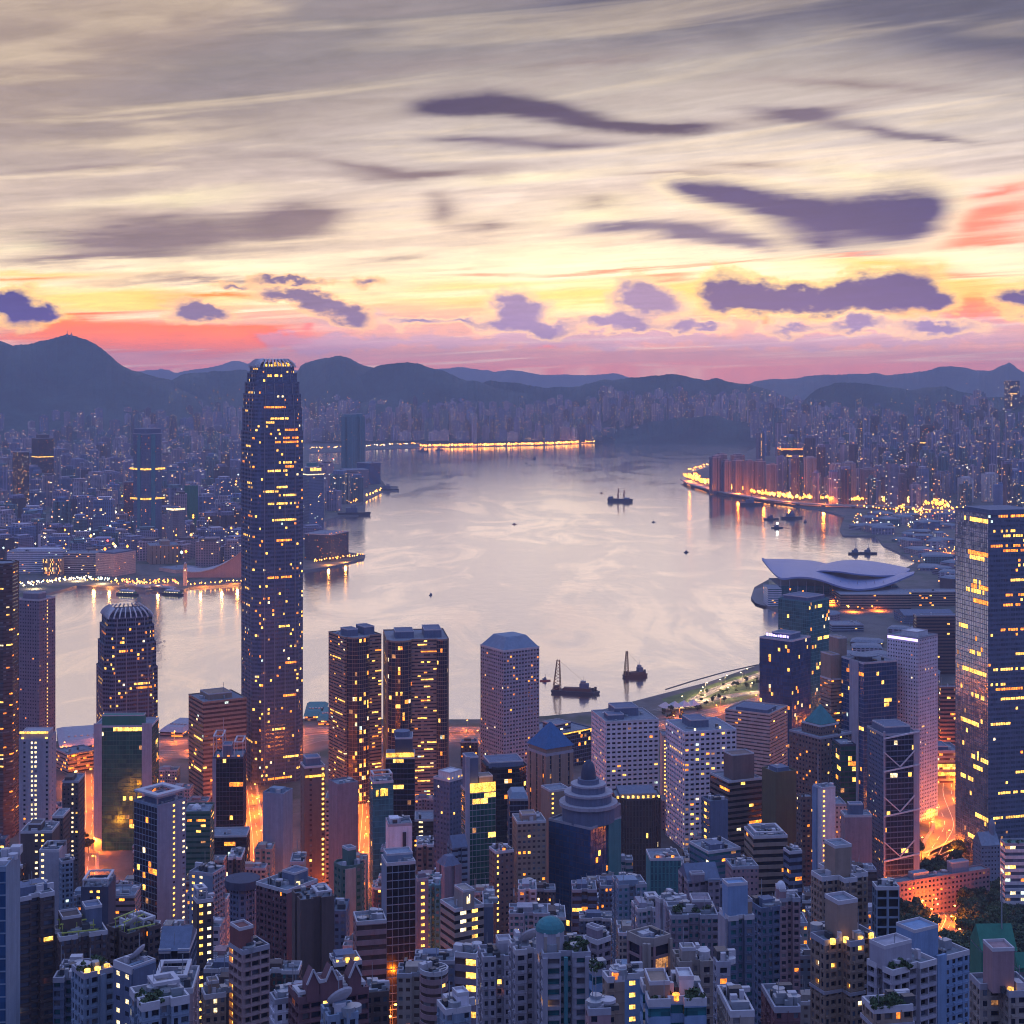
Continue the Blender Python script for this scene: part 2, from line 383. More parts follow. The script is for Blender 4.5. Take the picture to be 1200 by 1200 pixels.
# ------------------------------------------------------------------ land
def ground_mat():
    m, k, b, _ = newmat('city_ground')
    pos = k.n('ShaderNodeNewGeometry').outputs['Position']
    n1 = k.noise(pos, 0.012, 5.0, 0.6).outputs[0]; n2 = k.noise(pos, 0.15, 4.0, 0.6).outputs[0]
    c = k.ramp(n1, [(0.35, (0.05, 0.05, 0.055, 1)), (0.5, (0.11, 0.10, 0.10, 1)), (0.62, (0.03, 0.05, 0.03, 1))])
    k.put(b.inputs['Base Color'], k.vm('SCALE', c, scale=k.m('MULTIPLY_ADD', n2, 0.8, 0.6)))
    b.inputs['Roughness'].default_value = 0.85
    return m
GROUND = ground_mat()
quay = plain_mat('quay_concrete', (0.20, 0.19, 0.20), 0.85)
LANDS = []
def land(name, pts, z=3.0):
    P2 = [px(u, v)[:2] if v is not None else u for u, v in pts]
    a = sum(P2[i][0] * P2[(i + 1) % len(P2)][1] - P2[(i + 1) % len(P2)][0] * P2[i][1] for i in range(len(P2)))
    if a < 0: P2 = P2[::-1]
    LANDS.append(P2)
    mb = MB().prism(P2, -3.0, z, 1, top=0)
    o = mb.build(name, [GROUND, quay])
    bpy.context.view_layer.update()
    return tag(o, kind='structure')
# Kowloon and the far shore
land('ground', [((-9000, 2600), None), (-40, 702), (35, 703), (90, 688), (135, 690), (215, 693), (222, 690), (280, 686), (358, 670), (395, 664), (426, 656), (428, 652),
                (392, 646), (372, 636), (362, 622), (372, 612), (398, 606), (427, 604), (428, 592), (418, 592), (448, 577), (466, 576), (466, 571), (452, 570), (446, 562), (440, 548),
                (400, 545), (362, 543), (362, 531), (400, 530), (440, 527), (492, 525), (560, 524), (640, 522), (697, 519.5), (702, 516.5), (740, 515.5), (800, 513), (870, 511.5), (892, 511),
                ((2000, 9400), None), ((9000, 9000), None), ((9000, 29000), None), ((-9000, 29000), None)])
# Hong Kong island: one strip from the piers to North Point
land('ground', [((-3000, -400), None), ((-3000, 1500), None), (-60, 884), (20, 878), (65, 872), (110, 868), (190, 862), (250, 860), (358, 845), (470, 846), (560, 846), (640, 842), (700, 836), (760, 820), (830, 802), (888, 782),
                (912, 752), (925, 722), (890, 708), (880, 702), (884, 690), (902, 680), (940, 676), (1000, 672), (1060, 668), (1075, 660), (1060, 652), (1035, 640),
                (1026, 629), (988, 629), (984, 622), (990, 606), (960, 598), (920, 592), (880, 586), (840, 579), (812, 570), (803, 563), (806, 556), (830, 548), (862, 536), (880, 528), (896, 520),
                ((2100, 8600), None), ((6000, 8600), None), ((6000, -400), None)])
# the hillside of the Peak under the near towers
def G(xx, yy):
    t = max(0.0, 1240.0 - yy)
    s = 0.2 * (t * t / (t + 60.0)) if t > 0 else 0.0
    return 3.0 + s
def GA(xx, yy):
    t = np.maximum(0.0, 1240.0 - yy)
    return 3.0 + 0.2 * t * t / (t + 60.0)
def grid_mesh(name, X, Yv, Zf, mat):
    gx, gy = np.meshgrid(X, Yv)
    gz = Zf(gx, gy)
    Pn = np.stack([gx, gy, gz], -1)
    q = np.stack([Pn[:-1, :-1], Pn[:-1, 1:], Pn[1:, 1:], Pn[1:, :-1]], 2).reshape(-1, 4, 3)
    return MB().quads(q).build(name, mat, smooth=True)
hs = grid_mesh('terrain', np.linspace(-1500, 1500, 90), np.linspace(-300, 1250, 80),
               lambda a, b: GA(a, b) + 0.02 * np.clip((1235 - b) / 40, 0, 1) + np.clip((1180 - b) / 200, 0, 1) * 1.5 * np.sin(a * .02) * np.cos(b * .017), GROUND)
tag(hs, kind='structure')

# ------------------------------------------------------------------ hills
def hill_mat(name, c):
    m, k, b, _ = newmat(name)
    pos = k.n('ShaderNodeNewGeometry').outputs['Position']
    n1 = k.noise(pos, 0.004, 6.0, 0.65).outputs[0]; n2 = k.noise(pos, 0.03, 4.0, 0.65).outputs[0]
    f = k.m('MULTIPLY', k.m('MULTIPLY_ADD', n1, 2.2, -.1), k.m('MULTIPLY_ADD', n2, 1.4, 0.3))
    k.put(b.inputs['Base Color'], k.vm('SCALE', c, scale=f)); b.inputs['Roughness'].default_value = 0.95
    bp = k.n('ShaderNodeBump'); bp.inputs['Strength'].default_value = 1.0; bp.inputs['Distance'].default_value = 40.0
    k.put(bp.inputs['Height'], n1); k.put(b.inputs['Normal'], bp.outputs[0])
    return m
HILL = hill_mat('wooded_slope', (0.03, 0.055, 0.045))
def vnoise(xx, seed, amp):
    r = np.random.RandomState(seed); out = np.zeros_like(xx)
    for o in range(5):
        out += amp / 2 ** o * np.sin(xx * (2 ** o) + r.rand() * 7) * np.sin(xx * 1.37 * (2 ** o) + r.rand() * 7)
    return out
def hill(pts, Y, foot=1400.0, seed=0, back=2500.0, rough=1.0):
    us = np.linspace(pts[0][0], pts[-1][0], 240)
    vs = np.interp(us, [p[0] for p in pts], [p[1] for p in pts])
    ker = np.hanning(9); ker /= ker.sum()
    vs = np.convolve(np.pad(vs, 4, mode='edge'), ker, mode='valid') + vnoise(us * 0.10, seed, 0.8) * rough + vnoise(us * 0.45, seed + 9, 0.7) * rough
    X = (us - 600) * Y / F_
    Z = CZ - (vs - HV) * Y / F_
    tt = np.concatenate([np.linspace(-1, 0, 26), np.linspace(0.08, 1, 10)])
    prof = np.where(tt <= 0, (1 + tt) ** 1.25, (1 - np.clip(tt, 0, 1)) ** 1.3)
    rows = []
    rs = np.random.RandomState(seed + 5)
    for t, p in zip(tt, prof):
        yy = Y + (t * foot if t <= 0 else t * back)
        spur = 1 + 0.30 * np.sin(X * 0.006 + seed + t * 2) * (4 * p * (1 - p)) + 0.16 * np.sin(X * 0.017 + 2 * seed - t * 5 + np.sin(X * .004) * 2) * (4 * p * (1 - p))
        rows.append(np.column_stack([X * (yy / Y if t <= 0 else 1), np.full_like(X, yy), np.maximum(-4, (Z + 4) * p * spur - 4)]))
    Pn = np.stack(rows)
    q = np.stack([Pn[:-1, :-1], Pn[:-1, 1:], Pn[1:, 1:], Pn[1:, :-1]], 2).reshape(-1, 4, 3)
    o = MB().quads(q).build('hills', HILL, smooth=True)
    return tag(o, kind='structure')
hill([(-150, 410), (-60, 398), (0, 403), (15, 406), (40, 402), (60, 397), (74, 393), (80, 391.5), (86, 393), (97, 397), (110, 401), (125, 413), (145, 431), (165, 444), (190, 450), (215, 457), (240, 472), (260, 500)], 9000, 1500, 1, rough=0.8)
hill([(150, 500), (180, 458), (200, 446), (215, 438), (250, 435), (285, 433), (300, 437), (320, 441), (345, 441), (352, 428), (375, 420), (390, 419), (420, 425), (440, 432), (455, 436), (480, 445), (510, 470), (530, 500)], 9600, 1200, 2, rough=0.7)
hill([(380, 500), (405, 452), (425, 438), (445, 428), (465, 425), (478, 424), (490, 426), (520, 435), (545, 446), (560, 450), (600, 458), (650, 466), (690, 500)], 9300, 1000, 3, rough=0.7)
hill([(100, 460), (165, 435), (185, 433), (205, 437), (220, 434), (250, 430), (272, 423), (280, 426), (300, 425), (330, 434), (480, 436), (520, 432), (545, 430), (575, 436), (600, 433), (640, 440), (690, 440), (720, 437), (745, 444), (800, 460)], 20500, 1500, 4, rough=0.6)
hill([(540, 470), (570, 446), (600, 448), (640, 455), (690, 452), (712, 446), (728, 444), (742, 442), (762, 441), (785, 438), (800, 440), (815, 444), (828, 446), (838, 443), (850, 446), (870, 450), (900, 456), (940, 475), (960, 500)], 9400, 900, 5, rough=0.7)
hill([(840, 470), (880, 449), (900, 447), (930, 443), (960, 439), (985, 439), (1010, 437.5), (1040, 440), (1062, 438), (1082, 435), (1100, 430), (1118, 428.5), (1132, 431), (1150, 436), (1165, 434), (1178, 427), (1184, 428), (1200, 436), (1240, 440), (1300, 450)], 14500, 1500, 6, rough=0.7)
hill([(920, 500), (945, 466), (960, 455), (980, 449), (1000, 448), (1025, 451), (1050, 455), (1080, 462), (1092, 456), (1105, 452), (1118, 457), (1150, 465), (1190, 466), (1240, 462), (1300, 470)], 8600, 700, 7, rough=0.7)
hill([(720, 508), (750, 498), (790, 490), (835, 488), (870, 494), (895, 503), (905, 512)], 8600, 250, 8, back=500)
hill([(1140, 520), (1160, 505), (1185, 478), (1200, 473), (1240, 465), (1300, 460)], 6300, 500, 9, back=900)

# ------------------------------------------------------------------ the air over the harbour
hz, hk, hb, ho = newmat('harbour_haze')
hz.node_tree.nodes.remove(hb)
pv = hk.n('ShaderNodeVolumePrincipled')
pv.inputs['Color'].default_value = (0.60, 0.70, 1.0, 1)
pv.inputs['Density'].default_value = 6.2e-5
pv.inputs['Anisotropy'].default_value = 0.35
hz.node_tree.links.new(pv.outputs[0], ho.inputs['Volume'])
hzo = MB().box(-11900, -480, -5, 11900, 25500, 660).build('haze', hz)
tag(hzo, kind='stuff')

# ------------------------------------------------------------------ palettes
WALLS = dict(purple=(0.21, 0.17, 0.21), lilac=(0.31, 0.29, 0.34), pink=(0.352, 0.240, 0.248), peach=(0.520, 0.360, 0.320), brown=(0.160, 0.104, 0.096), tan=(0.27, 0.19, 0.15),
             umber=(0.088, 0.060, 0.060), maroon=(0.152, 0.068, 0.080), white=(0.580, 0.550, 0.620), grey=(0.232, 0.232, 0.272), slate=(0.104, 0.128, 0.200), bluegrey=(0.18, 0.23, 0.31),
             skyblue=(0.18, 0.27, 0.42), teal=(0.056, 0.192, 0.224), green=(0.056, 0.120, 0.104), olive=(0.104, 0.088, 0.044), navy=(0.040, 0.048, 0.088), rose=(0.288, 0.176, 0.192), stone=(0.29, 0.24, 0.22),
             black=(0.024, 0.024, 0.032), redbrick=(0.176, 0.060, 0.056), jade=(0.024, 0.152, 0.104), azure=(0.032, 0.104, 0.240), sea=(0.040, 0.176, 0.192), pale=(0.560, 0.530, 0.560))
GLASSES = dict(dark=(0.016, 0.02, 0.042), black=(0.008, 0.009, 0.016), teal=(0.03, 0.17, 0.20), blue=(0.03, 0.09, 0.22), green=(0.02, 0.12, 0.09), brown=(0.09, 0.055, 0.05),
               steel=(0.17, 0.21, 0.30), cyan=(0.10, 0.28, 0.33), mirror=(0.55, 0.56, 0.60))
def wm(n): return wall_mat('wall_' + n, WALLS[n])
def gm(n): return glass_mat('glass_' + n, GLASSES[n], metal=0.85 if n == 'mirror' else (0.55 if n in ('steel', 'cyan') else (0.35 if n in ('teal', 'blue', 'green') else 0.08)))
YEL = lit_mat('lit_yellow', (1.0, 0.48, 0.08), 3.2)
ORA = lit_mat('lit_orange', (1.0, 0.24, 0.02), 2.8)
WHT = lit_mat('lit_white', (1.0, 0.74, 0.38), 2.4)
CWH = lit_mat('lit_cool', (0.75, 0.95, 0.85), 1.4)
DIM = lit_mat('lit_dim', (1.0, 0.42, 0.14), 0.55)
GOLD = lit_mat('lit_gold', (1.0, 0.48, 0.06), 2.4)
VIO = lit_mat('lit_violet', (0.55, 0.4, 1.0), 2.4, var=False)
BLIND = plain_mat('window_blind', (0.16, 0.15, 0.17), 0.5, var=.5, scale=.3)
PALEGL = glass_mat('glass_pale', (0.16, 0.20, 0.28), 0.1, 0.6)
LITS = [YEL, ORA, WHT, CWH, DIM, BLIND, PALEGL]
DECK = plain_mat('roof_deck', (0.17, 0.19, 0.24), 0.85, var=0.75, scale=0.55)
DECKG = plain_mat('roof_deck_green', (0.06, 0.16, 0.13), 0.85, var=0.4, scale=0.25)
STEEL = plain_mat('grey_steel', (0.30, 0.32, 0.36), 0.5, 0.4)
DARKST = plain_mat('dark_steel', (0.06, 0.065, 0.08), 0.5, 0.3)
PALE = plain_mat('pale_coping', (0.46, 0.43, 0.46), 0.8)
GREYC = plain_mat('grey_coping', (0.30, 0.29, 0.34), 0.8)

# bay, floor, pattern of (window width, recess), sill, head
STY = dict(grid=(3.3, 3.5, [(.55, .35)], .30, .76), gridbig=(4.6, 4.0, [(.64, .7)], .26, .72), small=(2.6, 3.3, [(.45, .3)], .30, .72),
           band=(3.2, 3.7, [(1.0, .35)], .40, .84), bandw=(3.4, 4.2, [(1.0, .5)], .30, .80), bandf=(3.0, 3.2, [(1.0, .3)], .46, .86),
           curtain=(2.7, 3.8, [(.93, .12)], .06, .95), curtw=(2.7, 3.9, [(.95, .15)], .18, .97), fins=(2.3, 4.0, [(.58, .5)], .04, .96), finw=(4.2, 4.0, [(.8, .5)], .14, .96),
           apt=(2.6, 2.95, [(.5, .25), (.5, .25), (.78, 1.3)], .30, .80), apt2=(2.5, 2.95, [(.45, .25), (.8, 1.0)], .26, .82), apt3=(2.4, 2.9, [(.55, .3), (0, 0), (.55, .3), (.85, .9)], .28, .78),
           blank=(4.0, 3.4, [(0, 0)], .34, .72), slit=(2.8, 3.6, [(0, 0), (.6, .6), (0, 0)], .05, .95), slit2=(2.8, 3.6, [(0, 0), (.6, .6), (0, 0)], .26, .74), bal=(3.6, 2.95, [(.86, 1.2)], .28, .92),
           ifc=(2.2, 3.9, [(.88, .25)], .32, .84), plain=None)

def edge_quads(A, B, z0, z1, st, rng, lit, cols, base_mat=0):
    """wall quads, glass quads, lit-material index per pane (0 = dark)"""
    A = np.array(A, float); B = np.array(B, float)
    d = B - A; Ln = np.hypot(*d); d /= Ln; n = np.array([d[1], -d[0]])
    def Q(s0, s1, za, zb, r0=0.0, r1=None, r_top=None):
        pass
    bay, fl, pat, sill, head = st
    nb = max(1, int(round(Ln / bay))); nf = max(1, int(round((z1 - z0) / fl)))
    bw = Ln / nb; fh = (z1 - z0) / nf
    wx = np.array([pat[i % len(pat)][0] for i in range(nb)], float); rec = np.array([pat[i % len(pat)][1] for i in range(nb)], float)
    colset = set()
    for c in cols:
        i = min(nb - 1, max(0, int(c * nb))); colset.add(i)
        if wx[i] == 0: wx[i], rec[i] = min(0.5, 1.3 / bw + .1), 0.2
    P = lambda s, z, r: np.stack([A[0] + d[0] * s - n[0] * r, A[1] + d[1] * s - n[1] * r, np.broadcast_to(z, s.shape)], -1)
    W = []
    # spandrel strips between window rows
    zb = z0 + np.arange(nf) * fh + sill * fh; zt = z0 + np.arange(nf) * fh + head * fh
    lo = np.concatenate([[z0], zt]); hi = np.concatenate([zb, [z1]])
    o = np.ones_like(lo)
    W.append(np.stack([P(0 * o, lo, 0 * o), P(Ln * o, lo, 0 * o), P(Ln * o, hi, 0 * o), P(0 * o, hi, 0 * o)], 1))
    # piers in each window row
    c = (np.arange(nb) + .5) * bw
    L, Rr = c - wx * bw / 2, c + wx * bw / 2
    p0 = np.concatenate([[0], Rr]); p1 = np.concatenate([L, [Ln]])
    ok = p1 - p0 > 1e-3; p0, p1 = p0[ok], p1[ok]
    if len(p0):
        ss0, zz0 = np.meshgrid(p0, zb); ss1, zz1 = np.meshgrid(p1, zt)
        ss0, ss1, zz0, zz1 = (a.ravel() for a in (ss0, ss1, zz0, zz1)); r = np.zeros_like(ss0)
        W.append(np.stack([P(ss0, zz0, r), P(ss1, zz0, r), P(ss1, zz1, r), P(ss0, zz1, r)], 1))
    k = np.where(wx > 0)[0]
    if not len(k): return np.concatenate(W), np.zeros((0, 4, 3)), np.zeros(0, int), n
    fi, bi = np.meshgrid(np.arange(nf), k, indexing='ij'); fi = fi.ravel(); bi = bi.ravel()
    l, rr, r = L[bi], Rr[bi], rec[bi]; b0, t0 = zb[fi], zt[fi]; z_ = np.zeros_like(l)
    W.append(np.stack([P(l, b0, z_), P(rr, b0, z_), P(rr, b0, r), P(l, b0, r)], 1))
    W.append(np.stack([P(l, t0, r), P(rr, t0, r), P(rr, t0, z_), P(l, t0, z_)], 1))
    j = wx[bi] < .999
    if j.any():
        W.append(np.stack([P(l, b0, z_), P(l, b0, r), P(l, t0, r), P(l, t0, z_)], 1)[j])
        W.append(np.stack([P(rr, b0, r), P(rr, b0, z_), P(rr, t0, z_), P(rr, t0, r)], 1)[j])
    Gq = np.stack([P(l, b0, r), P(rr, b0, r), P(rr, t0, r), P(l, t0, r)], 1)
    if fl <= 3.05:           # flats: floor ledges, air conditioners below the sills, drain pipes
        zf = z0 + np.arange(1, nf) * fh; o = np.ones_like(zf); zr = 0 * o; pr = -.12 * o; s0 = .05 * o; s1 = (Ln - .05) * o
        W.append(np.stack([P(s0, zf, pr), P(s1, zf, pr), P(s1, zf + .22, pr), P(s0, zf + .22, pr)], 1))
        W.append(np.stack([P(s0, zf + .22, pr), P(s1, zf + .22, pr), P(s1, zf + .22, zr), P(s0, zf + .22, zr)], 1))
        W.append(np.stack([P(s0, zf, zr), P(s1, zf, zr), P(s1, zf, pr), P(s0, zf, pr)], 1))
        ac = (rng.rand(len(l)) < .45) & (r < .6)
        if ac.any():
            cx = ((l + rr) / 2 + (rng.rand(len(l)) - .5) * .8)[ac]; zz = (b0 - .75)[ac]; z_0 = 0 * cx; q = -.5 + z_0; h = .35
            W.append(np.stack([P(cx - h, zz, q), P(cx + h, zz, q), P(cx + h, zz + .55, q), P(cx - h, zz + .55, q)], 1))
            W.append(np.stack([P(cx - h, zz + .55, q), P(cx + h, zz + .55, q), P(cx + h, zz + .55, z_0), P(cx - h, zz + .55, z_0)], 1))
            W.append(np.stack([P(cx - h, zz, z_0), P(cx - h, zz, q), P(cx - h, zz + .55, q), P(cx - h, zz + .55, z_0)], 1))
            W.append(np.stack([P(cx + h, zz, q), P(cx + h, zz, z_0), P(cx + h, zz + .55, z_0), P(cx + h, zz + .55, q)], 1))
        pc = np.array([Rr[i] + .12 for i in range(nb - 1) if rng.rand() < .4 and L[i + 1] - Rr[i] > .5])
        if len(pc):
            z_0 = 0 * pc; q = -.18 + z_0; za, zc = z0 + z_0, z1 + z_0
            W.append(np.stack([P(pc - .09, za, q), P(pc + .09, za, q), P(pc + .09, zc, q), P(pc - .09, zc, q)], 1))
            W.append(np.stack([P(pc - .09, za, z_0), P(pc - .09, za, q), P(pc - .09, zc, q), P(pc - .09, zc, z_0)], 1))
            W.append(np.stack([P(pc + .09, za, q), P(pc + .09, za, z_0), P(pc + .09, zc, z_0), P(pc + .09, zc, q)], 1))
    M = np.zeros(len(Gq), int)
    p, rowp, mixw = lit
    u = rng.rand(len(Gq))
    u2 = rng.rand(len(Gq))
    if fl <= 3.6: M[u2 < .16] = 6; M[u2 > .92] = 7
    choose = lambda m: rng.choice(5, size=m, p=mixw) + 1
    M[u < p] = choose((u < p).sum())
    for f in range(nf):
        if rng.rand() < rowp:
            a = rng.rand() * .6; e = a + .25 + rng.rand() * .6
            sel = (fi == f) & (bi / nb >= a) & (bi / nb <= e) & (rng.rand(len(Gq)) < .85)
            M[sel] = 1 if rng.rand() < .75 else 2
    for f in colset:
        sel = (bi == f) & (rng.rand(len(Gq)) < .88)
        M[sel] = 3 if rng.rand() < .45 else 1
    return np.concatenate(W), Gq, M, n

def solve(uL, uC, uR, Y, ar=1.0, a=None, d=26.0):
    """footprint from the left, nearest and right corner columns: corner, angle, right side, left side"""
    tL, tC, tR = ((q - 600.0) / F_ if q is not None else None for q in (uL, uC, uR))
    if uC is None:
        a = R_(a or 0.0)
        x0 = tL * Y
        Rr = (tR * Y - x0) / (math.cos(a) - tR * math.sin(a))
        return (x0, Y), a, Rr, d
    xc = tC * Y
    f = lambda a: ((tR * Y - xc) / (math.cos(a) - tR * math.sin(a)), (xc - tL * Y) / max(1e-4, math.sin(a) + tL * math.cos(a)))
    if a is not None:
        a = R_(a); Rr, Ll = f(a)
        return (xc, Y), a, Rr, Ll
    lo = max(R_(1.5), -math.atan(tL) + R_(1.0)); hi = min(R_(88), math.pi / 2 + math.atan(-tR) - R_(1.5))
    for _ in range(50):
        md = (lo + hi) / 2
        Rr, Ll = f(md)
        if Ll > Rr * ar: lo = md
        else: hi = md
    return (xc, Y), lo, *f(lo)

def shape_pts(shape, Rr, Ll):
    if shape == 'box': return [(0, 0), (Rr, 0), (Rr, Ll), (0, Ll)]
    if shape == 'cham':
        c = min(Rr, Ll) * .22
        return [(c, 0), (Rr - c, 0), (Rr, c), (Rr, Ll - c), (Rr - c, Ll), (c, Ll), (0, Ll - c), (0, c)]
    if shape == 'cham1':
        c = min(Rr, Ll) * .3
        return [(c, 0), (Rr, 0), (Rr, Ll), (0, Ll), (0, c)]
    if shape == 'round':
        t = np.arange(20) / 20 * 2 * np.pi
        return [(Rr / 2 + Rr / 2 * math.cos(q), Ll / 2 + Ll / 2 * math.sin(q)) for q in t]
    if shape == 'cross':
        a, b = Rr * .36, Ll * .36
        e, f = Rr - a, Ll - b
        return [(a, 0), (e, 0), (e, b * .6), (Rr, b * .6), (Rr, f), (e, f), (e, Ll), (a, Ll), (a, f), (0, f), (0, b * .6), (a, b * .6)]
    if shape == 'step':      # re-entrant nearest corner, like a stepped cruciform block
        a, b = Rr * .42, Ll * .42
        return [(a, 0), (Rr, 0), (Rr, Ll), (0, Ll), (0, b), (a, b)]
    if shape == 'notch':
        a, e, b = Rr * .38, Rr * .62, Ll * .12
        f, h, c = Ll * .38, Ll * .62, Rr * .12
        return [(0, 0), (a, 0), (a, b), (e, b), (e, 0), (Rr, 0), (Rr, Ll), (e, Ll), (a, Ll), (0, Ll), (0, h), (c, h), (c, f), (0, f)]
    raise KeyError(shape)

ALL = []
MIX = dict(y=[.42, .24, .14, .05, .15], o=[.2, .62, .06, .0, .12], w=[.3, .1, .4, .15, .05], d=[.25, .25, .1, .1, .3])
def windows_as_parts(root, Gq, M, nrm, cap, rng):
    """the lit panes that show largest become parts of their own; returns the mask of panes taken out"""
    take = np.zeros(len(Gq), bool)
    idx = np.where((M > 0) & (M < 5))[0]
    if len(idx) > cap: idx = rng.choice(idx, cap, replace=False)
    for i in idx:
        MB().quads(Gq[i:i + 1]).build('window', LITS[M[i] - 1], root)
        take[i] = True
    return take

def ring(mb, pts, z0, z1, th, out=0.05, mat=0):
    pts = np.array(pts, float); n = len(pts)
    A = np.roll(pts, 1, 0); B = np.roll(pts, -1, 0)
    e0 = pts - A; e1 = B - pts
    e0 /= np.linalg.norm(e0, axis=1)[:, None]; e1 /= np.linalg.norm(e1, axis=1)[:, None]
    n0 = np.column_stack([e0[:, 1], -e0[:, 0]]); n1 = np.column_stack([e1[:, 1], -e1[:, 0]])
    m = n0 + n1; m /= np.maximum(.3, (m * n0).sum(1))[:, None]
    O = pts + m * out; I = pts - m * th
    h = lambda p, z: np.column_stack([p, np.full(n, z)])
    r = lambda p: np.roll(p, -1, 0)
    mb.quads(np.stack([h(O, z0), h(r(O), z0), h(r(O), z1), h(O, z1)], 1), mat)
    mb.quads(np.stack([h(O, z1), h(r(O), z1), h(r(I), z1), h(I, z1)], 1), mat)
    mb.quads(np.stack([h(I, z1), h(r(I), z1), h(r(I), z0), h(I, z0)], 1), mat)
    mb.quads(np.stack([h(I, z0), h(r(I), z0), h(r(O), z0), h(O, z0)], 1), mat)
    return mb

def shaft(root, pts, z0, z1, sty, wall, glass, lit, cols, rng, cap, edge_sty=None, name='facade', edge_glass=None):
    """walls with recessed windows plus glazing for one body; local coordinates"""
    wq = MB(); gq = []; gM = []; gE = []
    M4 = root.matrix_basis if hasattr(root, 'matrix_basis') else Matrix()
    loc = Vector(root.location); a = root.rotation_euler.z
    n = len(pts)
    for i in range(n):
        A, B = pts[i], pts[(i + 1) % n]
        mid = ((A[0] + B[0]) / 2, (A[1] + B[1]) / 2)
        nl = (B[1] - A[1], -(B[0] - A[0]))
        wmid = (loc.x + mid[0] * math.cos(a) - mid[1] * math.sin(a), loc.y + mid[0] * math.sin(a) + mid[1] * math.cos(a))
        wn = (nl[0] * math.cos(a) - nl[1] * math.sin(a), nl[0] * math.sin(a) + nl[1] * math.cos(a))
        facing = -(wmid[0] * wn[0] + wmid[1] * wn[1]) / (math.hypot(*wmid) * max(1e-6, math.hypot(*wn)))
        s = (edge_sty or {}).get(i, sty)
        if facing < -0.12 or STY.get(s) is None or math.hypot(B[0] - A[0], B[1] - A[1]) < 1.2:
            wq.quads([[(*A, z0), (*B, z0), (*B, z1), (*A, z1)]])
            continue
        w, gl, m, nr = edge_quads(A, B, z0, z1, STY[s], rng, lit, cols.get(i, []))
        wq.quads(w)
        if len(gl): gq.append(gl); gM.append(m); gE.append((edge_glass or {}).get(i, 0))
    wq.build(name, wall, root)
    for key in sorted(set(gE), key=str):
        q = np.concatenate([a for a, e in zip(gq, gE) if e == key]); mm = np.concatenate([a for a, e in zip(gM, gE) if e == key])
        take = windows_as_parts(root, q, mm, None, cap, rng)
        if (~take).any():
            o = MB().quads(q[~take], mm[~take]).build('glazing', [glass if key == 0 else gm(key)] + LITS, root)
            if (~take).sum() > 25: tag(o, kind='stuff')

def building(kind, u, v, Y, sty, wall, glass, lit, feats, label, shape='box', ar=1.0, a=None, d=26.0, cols=None, cat=None, group=None, z0=None, cap=14,
             cope='pale', deck=None, edge_sty=None, par=1.1, seed=None, loc=None, size=None, edge_glass=None):
    if loc is None:
        C, ang, Rr, Ll = solve(*u, Y, ar, a, d)
        zt = vz(v, Y)
    else:
        C, ang = loc, R_(a or 0); Rr, Ll = size; zt = v
    rng = np.random.RandomState(seed if seed is not None else (len(ALL) * 77 + 13) % 99991)
    ca, sa = math.cos(ang), math.sin(ang)
    cs = [(C[0] + p * Rr * ca - q * Ll * sa, C[1] + p * Rr * sa + q * Ll * ca) for p in (0, 1) for q in (0, 1)]
    zg = (min(G(*c) for c in cs) - 1.0) if z0 is None else z0
    root = empty(kind, (C[0], C[1], zg), ang)
    tag(root, label, cat or kind.replace('_', ' '), group)
    H = zt - zg
    ALL.append((label, C, ang, Rr, Ll, zt, H, Y))
    if kind in ('apartment_tower', 'infill_block') and shape == 'box' and not cols and not edge_sty and min(Rr, Ll) > 7.5: shape = 'notch'
    pts = shape(Rr, Ll) if callable(shape) else shape_pts(shape, Rr, Ll)
    wl = wm(wall) if isinstance(wall, str) else wall
    gl = gm(glass)
    lit = (lit[0], lit[1], MIX[lit[2]]) if lit else (0.0, 0.0, MIX['y'])
    shaft(root, pts, 0, H, sty, wl, gl, lit, cols or {}, rng, cap, edge_sty, edge_glass=edge_glass)
    MB().poly([(*p, H) for p in pts]).build('roof', deck or DECK, root)
    if par > 0:
        cm = wl if cope == 'wall' else ([PALE, GREYC, wl][rng.choice(3, p=[.5, .3, .2])] if cope == 'pale' else wm(cope))
        ring(MB(), pts, H - 0.5, H + par, 0.45, 0.06).build('parapet', cm, root)
    for f in feats: feature(root, f, Rr, Ll, H, wl, rng)
    if Y < 1000 and par > 0: feature(root, ('clutter', 8), Rr, Ll, H, wl, rng)
    return root

